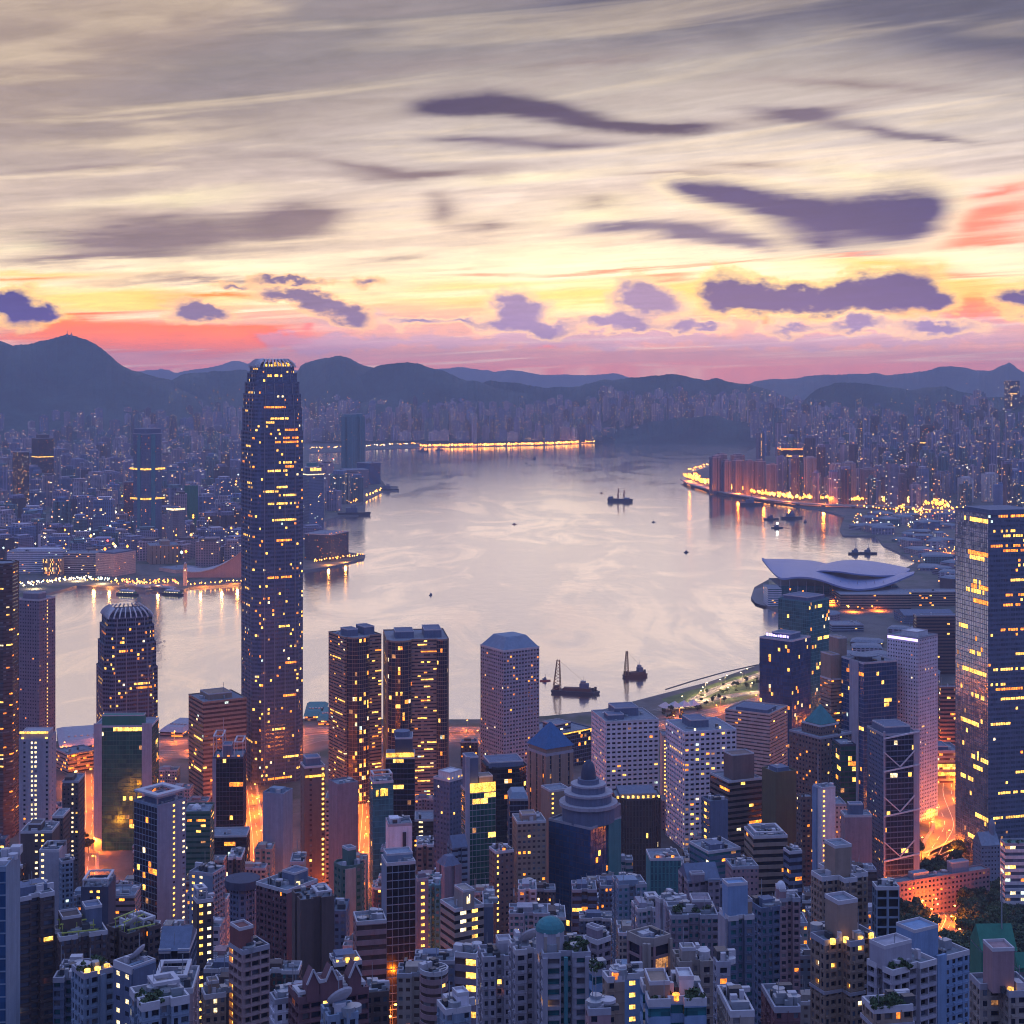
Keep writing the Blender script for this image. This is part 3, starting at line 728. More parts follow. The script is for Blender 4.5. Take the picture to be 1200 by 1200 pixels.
def feature(root, f, Rr, Ll, H, wl, rng):
    k = f[0]
    if k == 'plant':         # fx0, fy0, fx1, fy1, height [, wall]
        x0, y0, x1, y1 = f[1] * Rr, f[2] * Ll, f[3] * Rr, f[4] * Ll
        m = wm(f[6]) if len(f) > 6 else wl
        p4 = [(x0, y0), (x1, y0), (x1, y1), (x0, y1)]
        mb = MB().prism(p4, H, H + f[5], 0)
        o = mb.build('plant_room', m, root)
        if f[5] > 3: ring(MB(), p4, H + f[5] - .3, H + f[5] + .7, .3, .05).build('coping', PALE, o)
    elif k == 'tier':        # stacked body with its own windows: fx0, fy0, fx1, fy1, height, style, glass
        x0, y0, x1, y1 = f[1] * Rr, f[2] * Ll, f[3] * Rr, f[4] * Ll
        p4 = [(x0, y0), (x1, y0), (x1, y1), (x0, y1)]
        shaft(root, p4, H, H + f[5], f[6], wl, gm(f[7]), (f[8] if len(f) > 8 else .05, 0.0, MIX['y']), {}, rng, 4, name='upper_facade')
        MB().poly([(*p, H + f[5]) for p in p4]).build('upper_roof', DECK, root)
        ring(MB(), p4, H + f[5] - .4, H + f[5] + .9, .4, .06).build('upper_parapet', PALE, root)
    elif k == 'pyr':         # inset, height, material, base height
        i = f[1]; b = f[4] if len(f) > 4 else 0.0
        p4 = [(i * Rr, i * Ll), ((1 - i) * Rr, i * Ll), ((1 - i) * Rr, (1 - i) * Ll), (i * Rr, (1 - i) * Ll)]
        if b:
            MB().prism([((q[0] - Rr / 2) * .9 + Rr / 2, (q[1] - Ll / 2) * .9 + Ll / 2) for q in p4], H, H + b, 0).build('drum', wl, root)
        MB().prism(p4, H + b, H + b + f[2], 0, bottom=True, scale=0.04).build('pyramid_roof', wm(f[3]), root)
    elif k == 'hip':
        i = f[1]
        p4 = [(0, 0), (Rr, 0), (Rr, Ll), (0, Ll)]
        MB().prism(p4, H + .6, H + .6 + f[2], 0, scale=i, bottom=True).build('hipped_roof', wm(f[3]), root)
    elif k == 'gable':       # ridge along x
        m = wm(f[2]); h = f[1]
        mb = MB().quads([[(0, -.5, H + .5), (Rr, -.5, H + .5), (Rr, Ll / 2, H + h), (0, Ll / 2, H + h)], [(Rr, Ll + .5, H + .5), (0, Ll + .5, H + .5), (0, Ll / 2, H + h), (Rr, Ll / 2, H + h)]])
        mb.poly([(0, Ll + .5, H + .5), (0, -.5, H + .5), (0, Ll / 2, H + h)]); mb.poly([(Rr, -.5, H + .5), (Rr, Ll + .5, H + .5), (Rr, Ll / 2, H + h)])
        mb.build('gabled_roof', m, root)
    elif k == 'mast':
        MB().bar((f[1] * Rr, f[2] * Ll, H), (f[1] * Rr, f[2] * Ll, H + f[3]), f[4] if len(f) > 4 else .25, n=6).build('mast', STEEL, root)
    elif k == 'dome':        # fx, fy, r, h, material, drum height
        cx, cy = f[1] * Rr, f[2] * Ll; dh = f[6] if len(f) > 6 else 0
        if dh: MB().cyl(cx, cy, H, H + dh, f[3] * .95, n=20).build('drum', wl, root)
        MB().dome(cx, cy, H + dh, f[3], f[4]).build('dome', wm(f[5]), root, smooth=True)
    elif k == 'cyl':         # fx, fy, r, z offset, height, material
        MB().cyl(f[1] * Rr, f[2] * Ll, H + f[4], H + f[4] + f[5], f[3], n=20).build('drum', wm(f[6]), root)
    elif k == 'dish':
        cx, cy, r = f[1] * Rr, f[2] * Ll, f[3]
        o = MB().bar((cx, cy, H), (cx, cy, H + r * .9), .3, n=6).build('dish_mount', STEEL, root)
        mb = MB().dome(0, 0, 0, r, r * .35, 16, 4)
        dsh = mb.build('satellite_dish', PALE, root, smooth=True)
        dsh.location = (cx, cy, H + r * 1.25); dsh.rotation_euler = (R_(130), 0, R_(20))
    elif k == 'clutter':     # cooling units, tanks and ducts
        for i in range(f[1]):
            w, dd, h = 1.0 + rng.rand() ** 2 * 3, 1.0 + rng.rand() ** 2 * 3, .8 + rng.rand() * 2.2
            xx, yy = (.1 + rng.rand() * .72) * Rr, (.08 + rng.rand() * .75) * Ll
            t = rng.rand()
            if t < .6: MB().box(xx, yy, H + .25, xx + w, yy + dd, H + .25 + h).build('cooling_unit', [STEEL, PALE, DARKST][rng.randint(3)], root)
            elif t < .82: MB().cyl(xx + 1, yy + 1, H, H + h, 1.1 + rng.rand(), n=12).build('water_tank', [STEEL, PALE][rng.randint(2)], root)
            elif t < .93: MB().bar((xx, yy, H), (xx, yy, H + 4 + rng.rand() * 6), .12).build('mast', STEEL, root)
            else: MB().bar((xx, yy, H + .6), (min(xx + 7, Rr * .95), yy, H + .6), .5).build('duct', STEEL, root)
    elif k == 'crown':       # open screen of fins around the roof: height, material
        h, m = f[1], wm(f[2])
        p4 = [(0, 0), (Rr, 0), (Rr, Ll), (0, Ll)]
        ring(MB(), p4, H + h - .8, H + h, .5, .1).build('crown_ring', m, root)
        mb = MB()
        for i in range(4):
            A, B = Vector(p4[i]), Vector(p4[(i + 1) % 4]); nn = max(3, int((B - A).length / 3.2))
            for j in range(nn):
                q = A + (B - A) * (j / nn); mb.bar((q.x, q.y, H), (q.x, q.y, H + h - .8), .35)
        mb.build('crown_fins', m, root)
    elif k == 'glow':        # lit strip round the head of the tower: z below roof, height, material
        m = dict(gold=GOLD, violet=VIO, yellow=YEL, white=WHT, orange=ORA)[f[3]]
        p4 = [(0, 0), (Rr, 0), (Rr, Ll), (0, Ll)]
        sides = f[4] if len(f) > 4 else 'LR'
        if 'R' in sides: MB().box(.3, -.35, H - f[1], Rr - .3, -.06, H - f[1] + f[2]).build('light_band', m, root)
        if 'L' in sides: MB().box(-.35, .3, H - f[1], -.06, Ll - .3, H - f[1] + f[2]).build('light_band', m, root)
    elif k == 'sign':        # side, frac0, frac1, z below roof, height, material
        m = dict(gold=GOLD, violet=VIO, yellow=YEL, white=WHT, orange=ORA)[f[6]]
        mb = MB(); L0 = (Rr if f[1] == 'R' else Ll); a0, a1 = f[2] * L0, f[3] * L0; nn = max(3, int((a1 - a0) / (f[5] * .8))); st = (a1 - a0) / nn
        for j in range(nn):
            s0 = a0 + j * st; s1 = s0 + st * (.55 + .3 * rng.rand()); zz = H - f[4]; hh = f[5] * (.6 + .4 * rng.rand())
            if f[1] == 'R': mb.box(s0, -.4, zz, s1, -.1, zz + hh)
            else: mb.box(-.4, s0, zz, -.1, s1, zz + hh)
        mb.build('sign', m, root)
    elif k == 'lamps':       # floodlights standing on the roof
        mm = dict(gold=GOLD, yellow=YEL, white=WHT, orange=ORA)[f[2]]
        for i in range(f[1]):
            t = (i + .5) / f[1]
            MB().cyl(t * Rr, (.08 + .1 * rng.rand()) * Ll, H + .2, H + 1.8, .9, n=8).build('floodlight', mm, root)
    elif k == 'helipad':
        MB().cyl(f[1] * Rr, f[2] * Ll, H + f[4], H + f[4] + .8, f[3], n=24).build('helipad', DECK, root)
        MB().cyl(f[1] * Rr, f[2] * Ll, H, H + f[4], f[3] * .6, n=16).build('drum', wl, root)
    elif k == 'frame':       # open pergola frame above the roof
        x0, y0, x1, y1 = f[1] * Rr, f[2] * Ll, f[3] * Rr, f[4] * Ll
        mb = MB()
        for p in ((x0, y0), (x1, y0), (x1, y1), (x0, y1)): mb.bar((*p, H), (*p, H + f[5]), .4)
        mb.build('pergola_posts', PALE, root)
        ring(MB(), [(x0, y0), (x1, y0), (x1, y1), (x0, y1)], H + f[5], H + f[5] + .8, .8, .4).build('pergola', PALE, root)
    elif k == 'canopy':
        x0, y0, x1, y1 = f[1] * Rr, f[2] * Ll, f[3] * Rr, f[4] * Ll
        mb = MB()
        for p in ((x0, y0), (x1, y0), (x1, y1), (x0, y1)): mb.bar((p[0] * .9 + Rr * .05, p[1] * .9 + Ll * .05, H), (p[0] * .9 + Rr * .05, p[1] * .9 + Ll * .05, H + f[5]), .5)
        mb.build('canopy_posts', STEEL, root)
        ring(MB(), [(x0, y0), (x1, y0), (x1, y1), (x0, y1)], H + f[5], H + f[5] + 1.2, f[6] if len(f) > 6 else 3.0, 0).build('canopy', PALE, root)
    elif k == 'band':        # string course: z fraction, height, material
        p4 = shape_pts(f[4] if len(f) > 4 else 'box', Rr, Ll)
        ring(MB(), p4, H * f[1] if f[1] <= 1 else H - f[1], (H * f[1] if f[1] <= 1 else H - f[1]) + f[2], .2, .35).build('string_course', wm(f[3]), root)
    elif k == 'strip':       # projecting vertical strip on a side: side, frac0, frac1, material
        m = gm(f[4][6:]) if f[4].startswith('glass_') else wm(f[4])
        L0 = Rr if f[1] == 'R' else Ll
        z1 = H + (f[5] if len(f) > 5 else 0.0)
        if f[1] == 'R': MB().box(f[2] * L0, -.9, 0, f[3] * L0, .1, z1).build('pilaster', m, root)
        else: MB().box(-.9, f[2] * L0, 0, .1, f[3] * L0, z1).build('pilaster', m, root)
    elif k == 'xtruss':      # exposed trusses hung across the front
        for zf in (.30, .55, .80, .97):
            z = H * zf if zf < .9 else H - 2
            mb = MB().bar((0, -1.2, z), (Rr, -1.2, z + 4), .7)
            mb.build('truss_chord', wm('pale'), root)
            if zf < .9:
                MB().bar((0, -1.2, z + 14), (Rr * .45, -1.2, z + 3), .55).build('truss_hanger', wm('pale'), root)
                MB().bar((Rr * .86, -1.2, z + 14), (Rr * .45, -1.2, z + 3), .55).build('truss_hanger', wm('pale'), root)
    elif k == 'rails':       # window cleaning cradle rails
        m = plain_mat('rail_paint', (0.42, 0.46, 0.10), 0.6)
        for j in range(4):
            y = .1 * Ll + j * .2 * Ll; zz = H + 2.0 + (j % 2) * 2.2
            mb = MB().bar((.05 * Rr, y, zz), (.8 * Rr, y + (2 if j % 2 else -2), zz), .28)
            for t in (.1, .4, .75): mb.bar((t * Rr, y, H), (t * Rr, y, zz), .16)
            mb.build('cradle_rail', m, root)
    elif k == 'gableend':
        for t in (.2, .46, .8):
            c = t * Rr; w = Rr * .09
            mb = MB().bar((c - w, -.5, H + 5), (c, -.5, H + 9), .35).bar((c + w, -.5, H + 5), (c, -.5, H + 9), .35)
            mb.build('gable_trim', PALE, root)
            MB().poly([(c - w, -.3, H), (c + w, -.3, H), (c + w, -.3, H + 5), (c, -.3, H + 9), (c - w, -.3, H + 5)]).poly([(c - w, 4, H), (c + w, 4, H), (c + w, 4, H + 5), (c, 4, H + 9), (c - w, 4, H + 5)][::-1]).quads([[(c - w, -.3, H + 5), (c, -.3, H + 9), (c, 4, H + 9), (c - w, 4, H + 5)], [(c, -.3, H + 9), (c + w, -.3, H + 5), (c + w, 4, H + 5), (c, 4, H + 9)], [(c-w,-.3,H),(c-w,-.3,H+5),(c-w,4,H+5),(c-w,4,H)],[(c+w,4,H),(c+w,4,H+5),(c+w,-.3,H+5),(c+w,-.3,H)]]).build('gable', wl, root)
    elif k == 'greens':      # roof garden
        for i in range(f[1]):
            xx, yy = (f[2] + rng.rand() * (f[4] - f[2])) * Rr, (f[3] + rng.rand() * (f[5] - f[3])) * Ll
            c = bpy.data.objects.new('roof_shrub', bush_mesh(i % 2)); COL.objects.link(c); c.parent = root
            c.location = (xx, yy, H); s = .7 + rng.rand() * .6; c.scale = (s, s, s); c.rotation_euler = (0, 0, rng.rand() * 6)

# ------------------------------------------------------------------ trees
LEAF = plain_mat('leaves', (0.045, 0.075, 0.03), 0.8, var=0.6, scale=0.5)
LEAF2 = plain_mat('leaves_dark', (0.03, 0.055, 0.028), 0.8, var=0.6, scale=0.5)
BARK = plain_mat('bark', (0.09, 0.07, 0.055), 0.9)
def crown_mesh(seed, r, h, z, n, size, lobes=9):
    rs = np.random.RandomState(seed)
    c = np.column_stack([rs.randn(lobes) * r * .42, rs.randn(lobes) * r * .42, z + h * (.25 + .6 * rs.rand(lobes))])
    lr = r * (.32 + .3 * rs.rand(lobes))
    k = rs.randint(lobes, size=n)
    d = rs.randn(n, 3); d /= np.linalg.norm(d, axis=1)[:, None]
    pt = c[k] + d * (lr[k] * (.55 + .5 * rs.rand(n)))[:, None] * np.array([1, 1, .8])
    nn = d + rs.randn(n, 3) * .6; nn /= np.linalg.norm(nn, axis=1)[:, None]
    t = np.cross(nn, rs.randn(n, 3)); t /= np.linalg.norm(t, axis=1)[:, None]; b = np.cross(nn, t)
    s = (size * (.5 + rs.rand(n)))[:, None]
    return np.stack([pt - t * s - b * s * .6, pt + t * s - b * s * .6, pt + t * s * .8 + b * s * .6, pt - t * s * .8 + b * s * .6], 1)
_tp = {}
def tree_meshes(i):
    if i in _tp: return _tp[i]
    rs = np.random.RandomState(i + 40)
    h = 13 + rs.rand() * 5
    mb = MB(); mb.cyl(0, 0, -1, h * .45, .45, .28, 8)
    for q in range(6):
        t = q * 1.05 + rs.rand(); mb.bar((0, 0, h * (.3 + .03 * q)), (math.cos(t) * 3, math.sin(t) * 3, h * (.6 + .05 * q)), .14)
    o1 = mb.build('trunk', BARK); o2 = MB().quads(crown_mesh(i, 5.6, h * .6, h * .36, 2200, .55)).build('crown', LEAF if i % 2 else LEAF2)
    tr, cr = o1.data, o2.data
    bpy.data.objects.remove(o1); bpy.data.objects.remove(o2)
    _tp[i] = (tr, cr)
    return _tp[i]
def tree(x, yv, zz, i, s, rz, label, group):
    root = empty('tree', (x, yv, zz), rz); root.scale = (s, s, s)
    tag(root, label, 'tree', group)
    tr, cr = tree_meshes(i % 5)
    for nme, me in (('trunk', tr), ('crown', cr)):
        o = bpy.data.objects.new(nme, me); COL.objects.link(o); o.parent = root
    return root
_bp = {}
def bush_mesh(i):
    if i not in _bp:
        o = MB().quads(crown_mesh(i + 90, 1.6, 2.2, .1, 160, .3, 5)).build('roof_shrub', LEAF)
        _bp[i] = o.data; bpy.data.objects.remove(o)
    return _bp[i]

# ------------------------------------------------------------------ the two tapering harbour towers
def taper_tower(u, levels, Y, wall, glass, lit, fin_v, label, seed, glow):
    C, ang, Rr, Ll = solve(*u, Y)
    root = empty('skyscraper', (C[0], C[1], 2.0), ang)
    tag(root, label, 'skyscraper')
    ALL.append((label, C, ang, Rr, Ll, 400, 400, Y))
    rng = np.random.RandomState(seed)
    cx, cy = Rr / 2, Ll / 2
    def plan(s):
        w, h = Rr * s, Ll * s; c = min(w, h) * .13
        q = [(c, 0), (w - c, 0), (w - c, c * .5), (w, c), (w, h - c), (w - c, h), (c, h), (0, h - c), (0, c), (c * .5, c * .5)]
        q = [(c, 0), (w - c, 0), (w - c * .6, c * .6), (w, c), (w, h - c), (w - c * .6, h - c * .6), (w - c, h), (c, h), (c * .6, h - c * .6), (0, h - c), (0, c), (c * .6, c * .6)]
        return [(cx - w / 2 + x, cy - h / 2 + y) for x, y in q]
    z = 0.0
    for i, (vt, s) in enumerate(levels):
        z1 = vz(vt, Y) - 2.0
        shaft(root, plan(s), z, z1, 'ifc', wm(wall), gm(glass), lit, {}, rng, 40 if i == 0 else 6)
        MB().poly([(*p, z1) for p in plan(s)]).build('setback_roof', DECK, root)
        ring(MB(), plan(s), z1 - .5, z1 + 1.0, .4, .1).build('parapet', wm('slate'), root)
        for k in range(4):       # bright vertical ribs on each side
            w, h = Rr * s, Ll * s
            for t in (.2, .4, .6, .8):
                if k == 0: MB().box(cx - w / 2 + t * w - .35, cy - h / 2 - .5, z, cx - w / 2 + t * w + .35, cy - h / 2, z1).build('rib', wm('grey'), root)
                if k == 1: MB().box(cx - w / 2 - .5, cy - h / 2 + t * h - .35, z, cx - w / 2, cy - h / 2 + t * h + .35, z1).build('rib', wm('grey'), root)
        z = z1
    zt = vz(fin_v, Y) - 2.0
    s0, s1 = levels[-1][1], levels[-1][1] * .66
    per = []
    for t in np.linspace(0, 1, 9)[:-1]:
        per += [(t, 0), (1, t), (1 - t, 1), (0, 1 - t)]
    for (a, b) in per:           # claws that bend inward over the roof
        mb = MB(); prev = None
        for q in np.linspace(0, 1, 5):
            s = s0 + (s1 - s0) * q ** 1.8
            p = (cx + (a - .5) * Rr * s, cy + (b - .5) * Ll * s, z + (zt - z) * q)
            if prev: mb.bar(prev, p, .75)
            prev = p
        mb.build('crown_fin', wm('pale'), root)
    w, h = Rr * s0 * .8, Ll * s0 * .8
    p4 = [(cx - w / 2, cy - h / 2), (cx + w / 2, cy - h / 2), (cx + w / 2, cy + h / 2), (cx - w / 2, cy + h / 2)]
    MB().prism(p4, z, z + (zt - z) * .62).build('plant_room', wm('navy'), root)
    if glow:
        for k in range(9):
            t = .12 + k * .095
            MB().box(cx - w / 2 + t * w, cy - h / 2 - 1.2, z - 3, cx - w / 2 + t * w + 1.6, cy - h / 2 - .3, z + 2.5 + 3 * rng.rand()).build('crown_lamp', GOLD, root)
    return root
taper_tower((280.5, 298, 357.5), [(507, 1.0), (480, .968), (463, .935), (449, .885), (438, .81), (430.5, .72)], 1500, 'slate', 'steel', (0.055, 0.17, MIX['y']), 420.5,
            'tallest dark glass skyscraper with stepped tapering crown of claws', 5, True)
taper_tower((111.5, 122, 186.5), [(788, 1.0), (758, .95), (738, .89), (727, .82)], 1500, 'slate', 'dark', (0.06, 0.26, MIX['y']), 716,
            'shorter tapering tower with a comb of pale fins around its crown', 9, False)

# ------------------------------------------------------------------ harbour front, left to right
def bulge(spans):
    def f(Rr, Ll):
        pts = [(0, 0)]
        for s0, s1 in spans:
            c, h = (s0 + s1) / 2 * Rr, (s1 - s0) / 2 * Rr
            for t in np.linspace(math.pi, 0, 9): pts.append((c + h * math.cos(t), -h * .75 * math.sin(t)))
        return pts + [(Rr, 0), (Rr, Ll), (0, Ll)]
    return f
B = building
B('office_tower', (-34, 12, 25), 662, 1330, 'bandf', 'umber', 'brown', (.05, .03, 'o'), [('clutter', 4)], 'dark brown tower cut off by the left edge of the view', shape='cham', cat='office tower')
B('office_tower', (20, 46, 65), 704, 1460, 'small', 'purple', 'dark', (.02, 0, 'o'), [('tier', .1, .1, .55, .8, 6, 'blank', 'dark'), ('clutter', 5), ('glow', 1.2, .5, 'orange', '')], 'smooth purple tower beside the left edge with dotted orange lights', cols={0: [.45]}, cat='office tower')
B('office_tower', (22, None, 57), 868, 1180, 'slit2', 'lilac', 'dark', (.02, 0, 'o'), [('plant', .05, .1, .95, .8, 5), ('lamps', 5, 'yellow'), ('clutter', 3), ('glow', -5.2, 1.6, 'yellow', 'R')], 'lilac tower with deep vertical slots and a floodlit yellow top', a=3, d=24, cols={0: [.38, .62]}, cat='office tower')
B('office_tower', (110, None, 178), 852, 1300, 'curtain', 'green', 'green', (.025, .12, 'y'), [('plant', .14, .02, .86, .3, 9, 'jade'), ('strip', 'R', 0, .14, 'lilac', 3), ('strip', 'R', .83, 1, 'lilac', 3), ('clutter', 5)], 'green glass tower between two purple pillars with green hoarding on top', a=2, d=30, cat='office tower', cols={})
B('office_block', (221, 238, 289), 824, 1450, 'bandw', 'tan', 'brown', (.03, .05, 'y'), [('plant', .2, .25, .75, .8, 5), ('clutter', 8), ('mast', .6, .4, 14)], 'brown banded office tower just left of the tallest skyscraper', cat='office tower')
B('office_tower', (249, None, 285), 889, 1270, 'curtain', 'navy', 'black', (.01, .04, 'y'), [('plant', .3, .2, .6, .7, 9, 'slate'), ('frame', .02, .1, .32, .9, 17), ('frame', .7, .1, .98, .9, 12), ('clutter', 6), ('mast', .3, .5, 30, .3), ('strip', 'R', 0, .12, 'bluegrey'), ('lamps', 3, 'orange')], 'black glass tower with white gantries and an aerial on its roof', a=4, d=26, cat='office tower')
def exch(u, Y, v, spans, label, nb):
    Bs = {}
    nb_ = 9
    st = {0: 'bandf'}
    i = 0; tot = len(spans)
    for s in range(tot):
        st[i] = 'bandf'; i += 1
        for k in range(8): st[i] = 'curtain'; i += 1
    return B('office_tower', u, v, Y, 'bandf', 'tan', 'dark', (.06, .22, 'y'), [('plant', .15, .2, .45, .6, 6, 'slate'), ('plant', .62, .2, .9, .7, 7, 'slate'), ('clutter', 7)], label, shape=bulge(spans), edge_sty=st, seed=nb, cap=30, cat='office tower', cope='wall')
exch((385, 404, 447), 1440, 748, [(.05, .66)], 'left of twin brown towers with a curved glass front and yellow ring', 31)
exch((449, 453, 526), 1450, 751, [(.02, .40), (.80, .98)], 'right of twin brown towers with curved glass bays, orange reflections on it', 32)
B('office_tower', (563, 590, 632), 764, 1440, 'grid', 'lilac', 'black', (.035, 0, 'o'), [('hip', .55, 11, 'bluegrey')], 'purple grey tower of small square windows with a sloping blue roof', cat='office tower', par=1.4)
B('office_block', (612, 650, 694), 862, 1560, 'curtw', 'slate', 'dark', (.10, .10, 'y'), [('tier', .2, .2, .6, .6, 7, 'band', 'dark', .1), ('clutter', 8), ('glow', .9, 1.2, 'gold', 'R')], 'low dark block with a lit eave at the water behind the blue pyramid roof', cat='office block')
B('office_block', (693, 710, 772), 847, 1350, 'gridbig', 'white', 'black', (.06, .02, 'y'), [('plant', .3, .45, .75, .9, 7, 'slate'), ('plant', .1, .2, .4, .5, 4, 'slate'), ('clutter', 9)], 'white gridded office block of black windows, nearer the left crane barge', cat='office block', cap=24)
B('office_block', (780, 802, 863), 859, 1300, 'gridbig', 'white', 'black', (.16, .06, 'y'), [('plant', .25, .35, .6, .8, 6, 'slate'), ('clutter', 10), ('lamps', 2, 'white')], 'white gridded office block with many yellow windows, right of its twin', cat='office block', cap=30)
B('office_block', (850, 902, 923), 838, 1410, 'bandf', 'peach', 'brown', (.03, 0, 'o'), [('plant', .1, .1, .6, .8, 3, 'slate'), ('clutter', 4)], 'peach coloured block with fine horizontal stripes behind the white block', cat='office block')
B('office_tower', (912, 948, 972), 706, 1640, 'curtain', 'teal', 'teal', (.05, .06, 'y'), [('plant', .1, .1, .9, .9, 4, 'slate'), ('clutter', 6)], 'dark teal glass tower with louvred top in front of the curved wing roof', cat='office tower')
B('office_tower', (890, 928, 950), 752, 1560, 'curtain', 'navy', 'blue', (.05, .06, 'y'), [('plant', .3, .2, .8, .8, 5, 'slate'), ('clutter', 5), ('sign', 'L', .1, .8, -3, 3, 'violet')], 'dark blue stepped tower carrying a violet illuminated sign', cat='office tower')
B('office_tower', (961, 974, 994), 797, 1400, 'bandf', 'tan', 'brown', (.08, 0, 'o'), [('plant', .02, .02, .5, .98, 22), ('plant', .5, .1, .98, .98, 36), ('mast', .3, .5, 8)], 'brown stepped tower with two blank slabs rising from its top', cat='office tower')
B('office_tower', (986, 1012, 1051), 778, 1370, 'curtw', 'slate', 'blue', (.04, .05, 'y'), [('helipad', .35, .5, 12, 4), ('clutter', 8), ('strip', 'L', .2, .6, 'lilac', 1)], 'blue grey tower with a round helipad on its roof', cat='office tower')
B('office_tower', (1040, 1076, 1099), 749, 1380, 'small', 'white', 'black', (.02, 0, 'o'), [('plant', .25, .2, .8, .7, 4, 'pale'), ('glow', 2.4, 2.2, 'violet', 'L'), ('clutter', 4)], 'white tower of tiny windows with a violet light band at its top', cat='office tower', cap=20)
B('office_block', (1070, 1074, 1128), 722, 2050, 'bandw', 'umber', 'dark', (.03, .05, 'y'), [('clutter', 5)], 'wide dark brown slab between the violet banded tower and the big glass tower', cat='office block')
B('office_block', (1098, 1102, 1130), 806, 1650, 'bandw', 'brown', 'dark', (.06, .08, 'y'), [('clutter', 3)], 'plain brown block showing beside the white tower at the orange junction', cat='office block')
B('civic_hall', (1072, 1084, 1126), 882, 1510, 'bandw', 'stone', 'brown', (.15, .15, 'o'), [('plant', .1, .2, .7, .8, 4, 'slate'), ('clutter', 6), ('glow', 14, 3, 'gold', 'R'), ('glow', 22, 3, 'gold', 'R')], 'low stone hall with gold lit arcades left of the big glass tower', cat='hall', par=2)
B('skyscraper', (1119.5, 1158, 1222), 603, 1250, 'curtain', 'slate', 'steel', (.015, .24, 'y'), [('plant', .1, .1, .9, .9, 3, 'slate'), ('clutter', 3)], 'huge square glass tower at the right edge, lit in yellow rows', cat='skyscraper', cap=60, cope='slate', edge_sty={0: 'ifc', 3: 'curtain'}, edge_glass={3: 'mirror', 0: 'steel'})
# ------------------------------------------------------------------ second row of Central
B('office_tower', (73, None, 92), 917, 1090, 'small', 'umber', 'black', (.02, 0, 'y'), [('plant', .1, .1, .6, .7, 3), ('clutter', 3)], 'thin black brown tower with one column of yellow dots', a=3, d=20, cols={0: [.5]}, cat='office tower')
B('apartment_tower', (46, None, 69), 998, 900, 'blank', 'lilac', 'dark', (.1, 0, 'y'), [('clutter', 4)], 'small lilac stair tower with a ragged top below the slotted tower', a=2, d=18, cols={0: [.25]})
B('apartment_tower', (69, 72, 86), 1012, 890, 'apt2', 'bluegrey', 'dark', (.03, 0, 'y'), [('clutter', 4)], 'thin blue grey block right of the small lilac stair tower')
B('apartment_tower', (24, None, 61), 976, 980, 'blank', 'umber', 'dark', (.03, 0, 'y'), [('clutter', 5), ('plant', .2, .2, .6, .7, 4)], 'dark umber tower with a dotted column in front of the slotted tower', a=3, d=20, cols={0: [.5, .72]})
B('apartment_tower', (61, None, 74), 958, 1010, 'small', 'umber', 'dark', (.03, 0, 'o'), [('clutter', 3)], 'narrow brown infill block between the slotted tower and thin black tower', a=2, d=18)
B('office_block', (66, 80, 112), 885, 1545, 'band', 'stone', 'dark', (.25, 0, 'o'), [('clutter', 4)], 'long pier shed at the water behind the green glass tower', cat='pier shed', z0=2)
B('office_tower', (157, 184, 218), 946, 960, 'curtain', 'bluegrey', 'dark', (.03, .08, 'y'), [('canopy', .0, .0, 1, 1, 6, 4), ('plant', .2, .2, .8, .8, 3.5, 'slate'), ('clutter', 4)], 'blue grey tower with a floating white roof frame', cat='office tower', edge_sty={0: 'blank'}, cols={0: [.5, .66, .85]}, cap=30)
B('office_block', (214, None, 246), 953, 1060, 'band', 'green', 'green', (.12, .1, 'y'), [('clutter', 6), ('dome', .4, .5, 3.5, 3, 'pale')], 'greenish block with lit shop floors right of the white roof frame', a=3, d=22, cat='office block')
B('office_tower', (245, None, 289), 981, 1180, 'curtw', 'black', 'black', (.05, .03, 'y'), [('clutter', 2)], 'black block of few lights below the tower with gantries', a=3, d=22, cat='office block')
B('office_tower', (308, 332, 343), 932, 1060, 'blank', 'bluegrey', 'dark', (0, 0, 'y'), [('plant', .3, .2, .7, .8, 3), ('clutter', 4)], 'blank windowless blue grey slab below the tallest skyscraper', cat='office tower')
B('office_tower', (352, 357, 381), 900, 1110, 'slit2', 'brown', 'brown', (.03, 0, 'o'), [('plant', .1, .1, .8, .8, 6, 'slate'), ('clutter', 5), ('glow', 7, 1.5, 'gold', 'R'), ('mast', .8, .4, 9)], 'brown tower with a bright yellow column of stair windows', cols={0: [.84]}, cat='office tower', cap=40)
B('office_block', (381, None, 399), 937, 1150, 'grid', 'peach', 'black', (.02, 0, 'o'), [('clutter', 4)], 'narrow pink block of black windows turning red at its foot', a=2, d=20, cat='office block')
B('office_tower', (385, 396, 420), 921, 1080, 'blank', 'purple', 'dark', (0, 0, 'y'), [('clutter', 5)], 'plain purple party wall tower beside the teal tower with a gold sign', cat='office tower')
B('office_tower', (433, 437, 461), 918, 1080, 'curtain', 'teal', 'cyan', (.02, .02, 'y'), [('frame', .05, .1, .95, .9, 5), ('clutter', 6), ('sign', 'R', .15, .8, 9, 7, 'gold')], 'teal glass tower with a round gold sign under the roof', cat='office tower')
B('office_tower', (452, None, 486), 889, 1170, 'curtw', 'navy', 'black', (.03, .16, 'y'), [('tier', .32, .1, .92, .9, 14, 'plain', 'dark'), ('lamps', 4, 'yellow'), ('cyl', .55, .5, 6, 14, 4, 'slate'), ('glow', -1, 3.2, 'gold', 'R')], 'black tower with bright yellow floors and a floodlit drum on top', a=3, d=24, cat='office tower', cap=30)
B('office_block', (486, None, 510), 962, 1120, 'bandf', 'umber', 'brown', (.10, .05, 'o'), [('clutter', 3)], 'low umber block at the foot of the right twin tower', a=3, d=22, cat='office block', cols={0: [.2]})
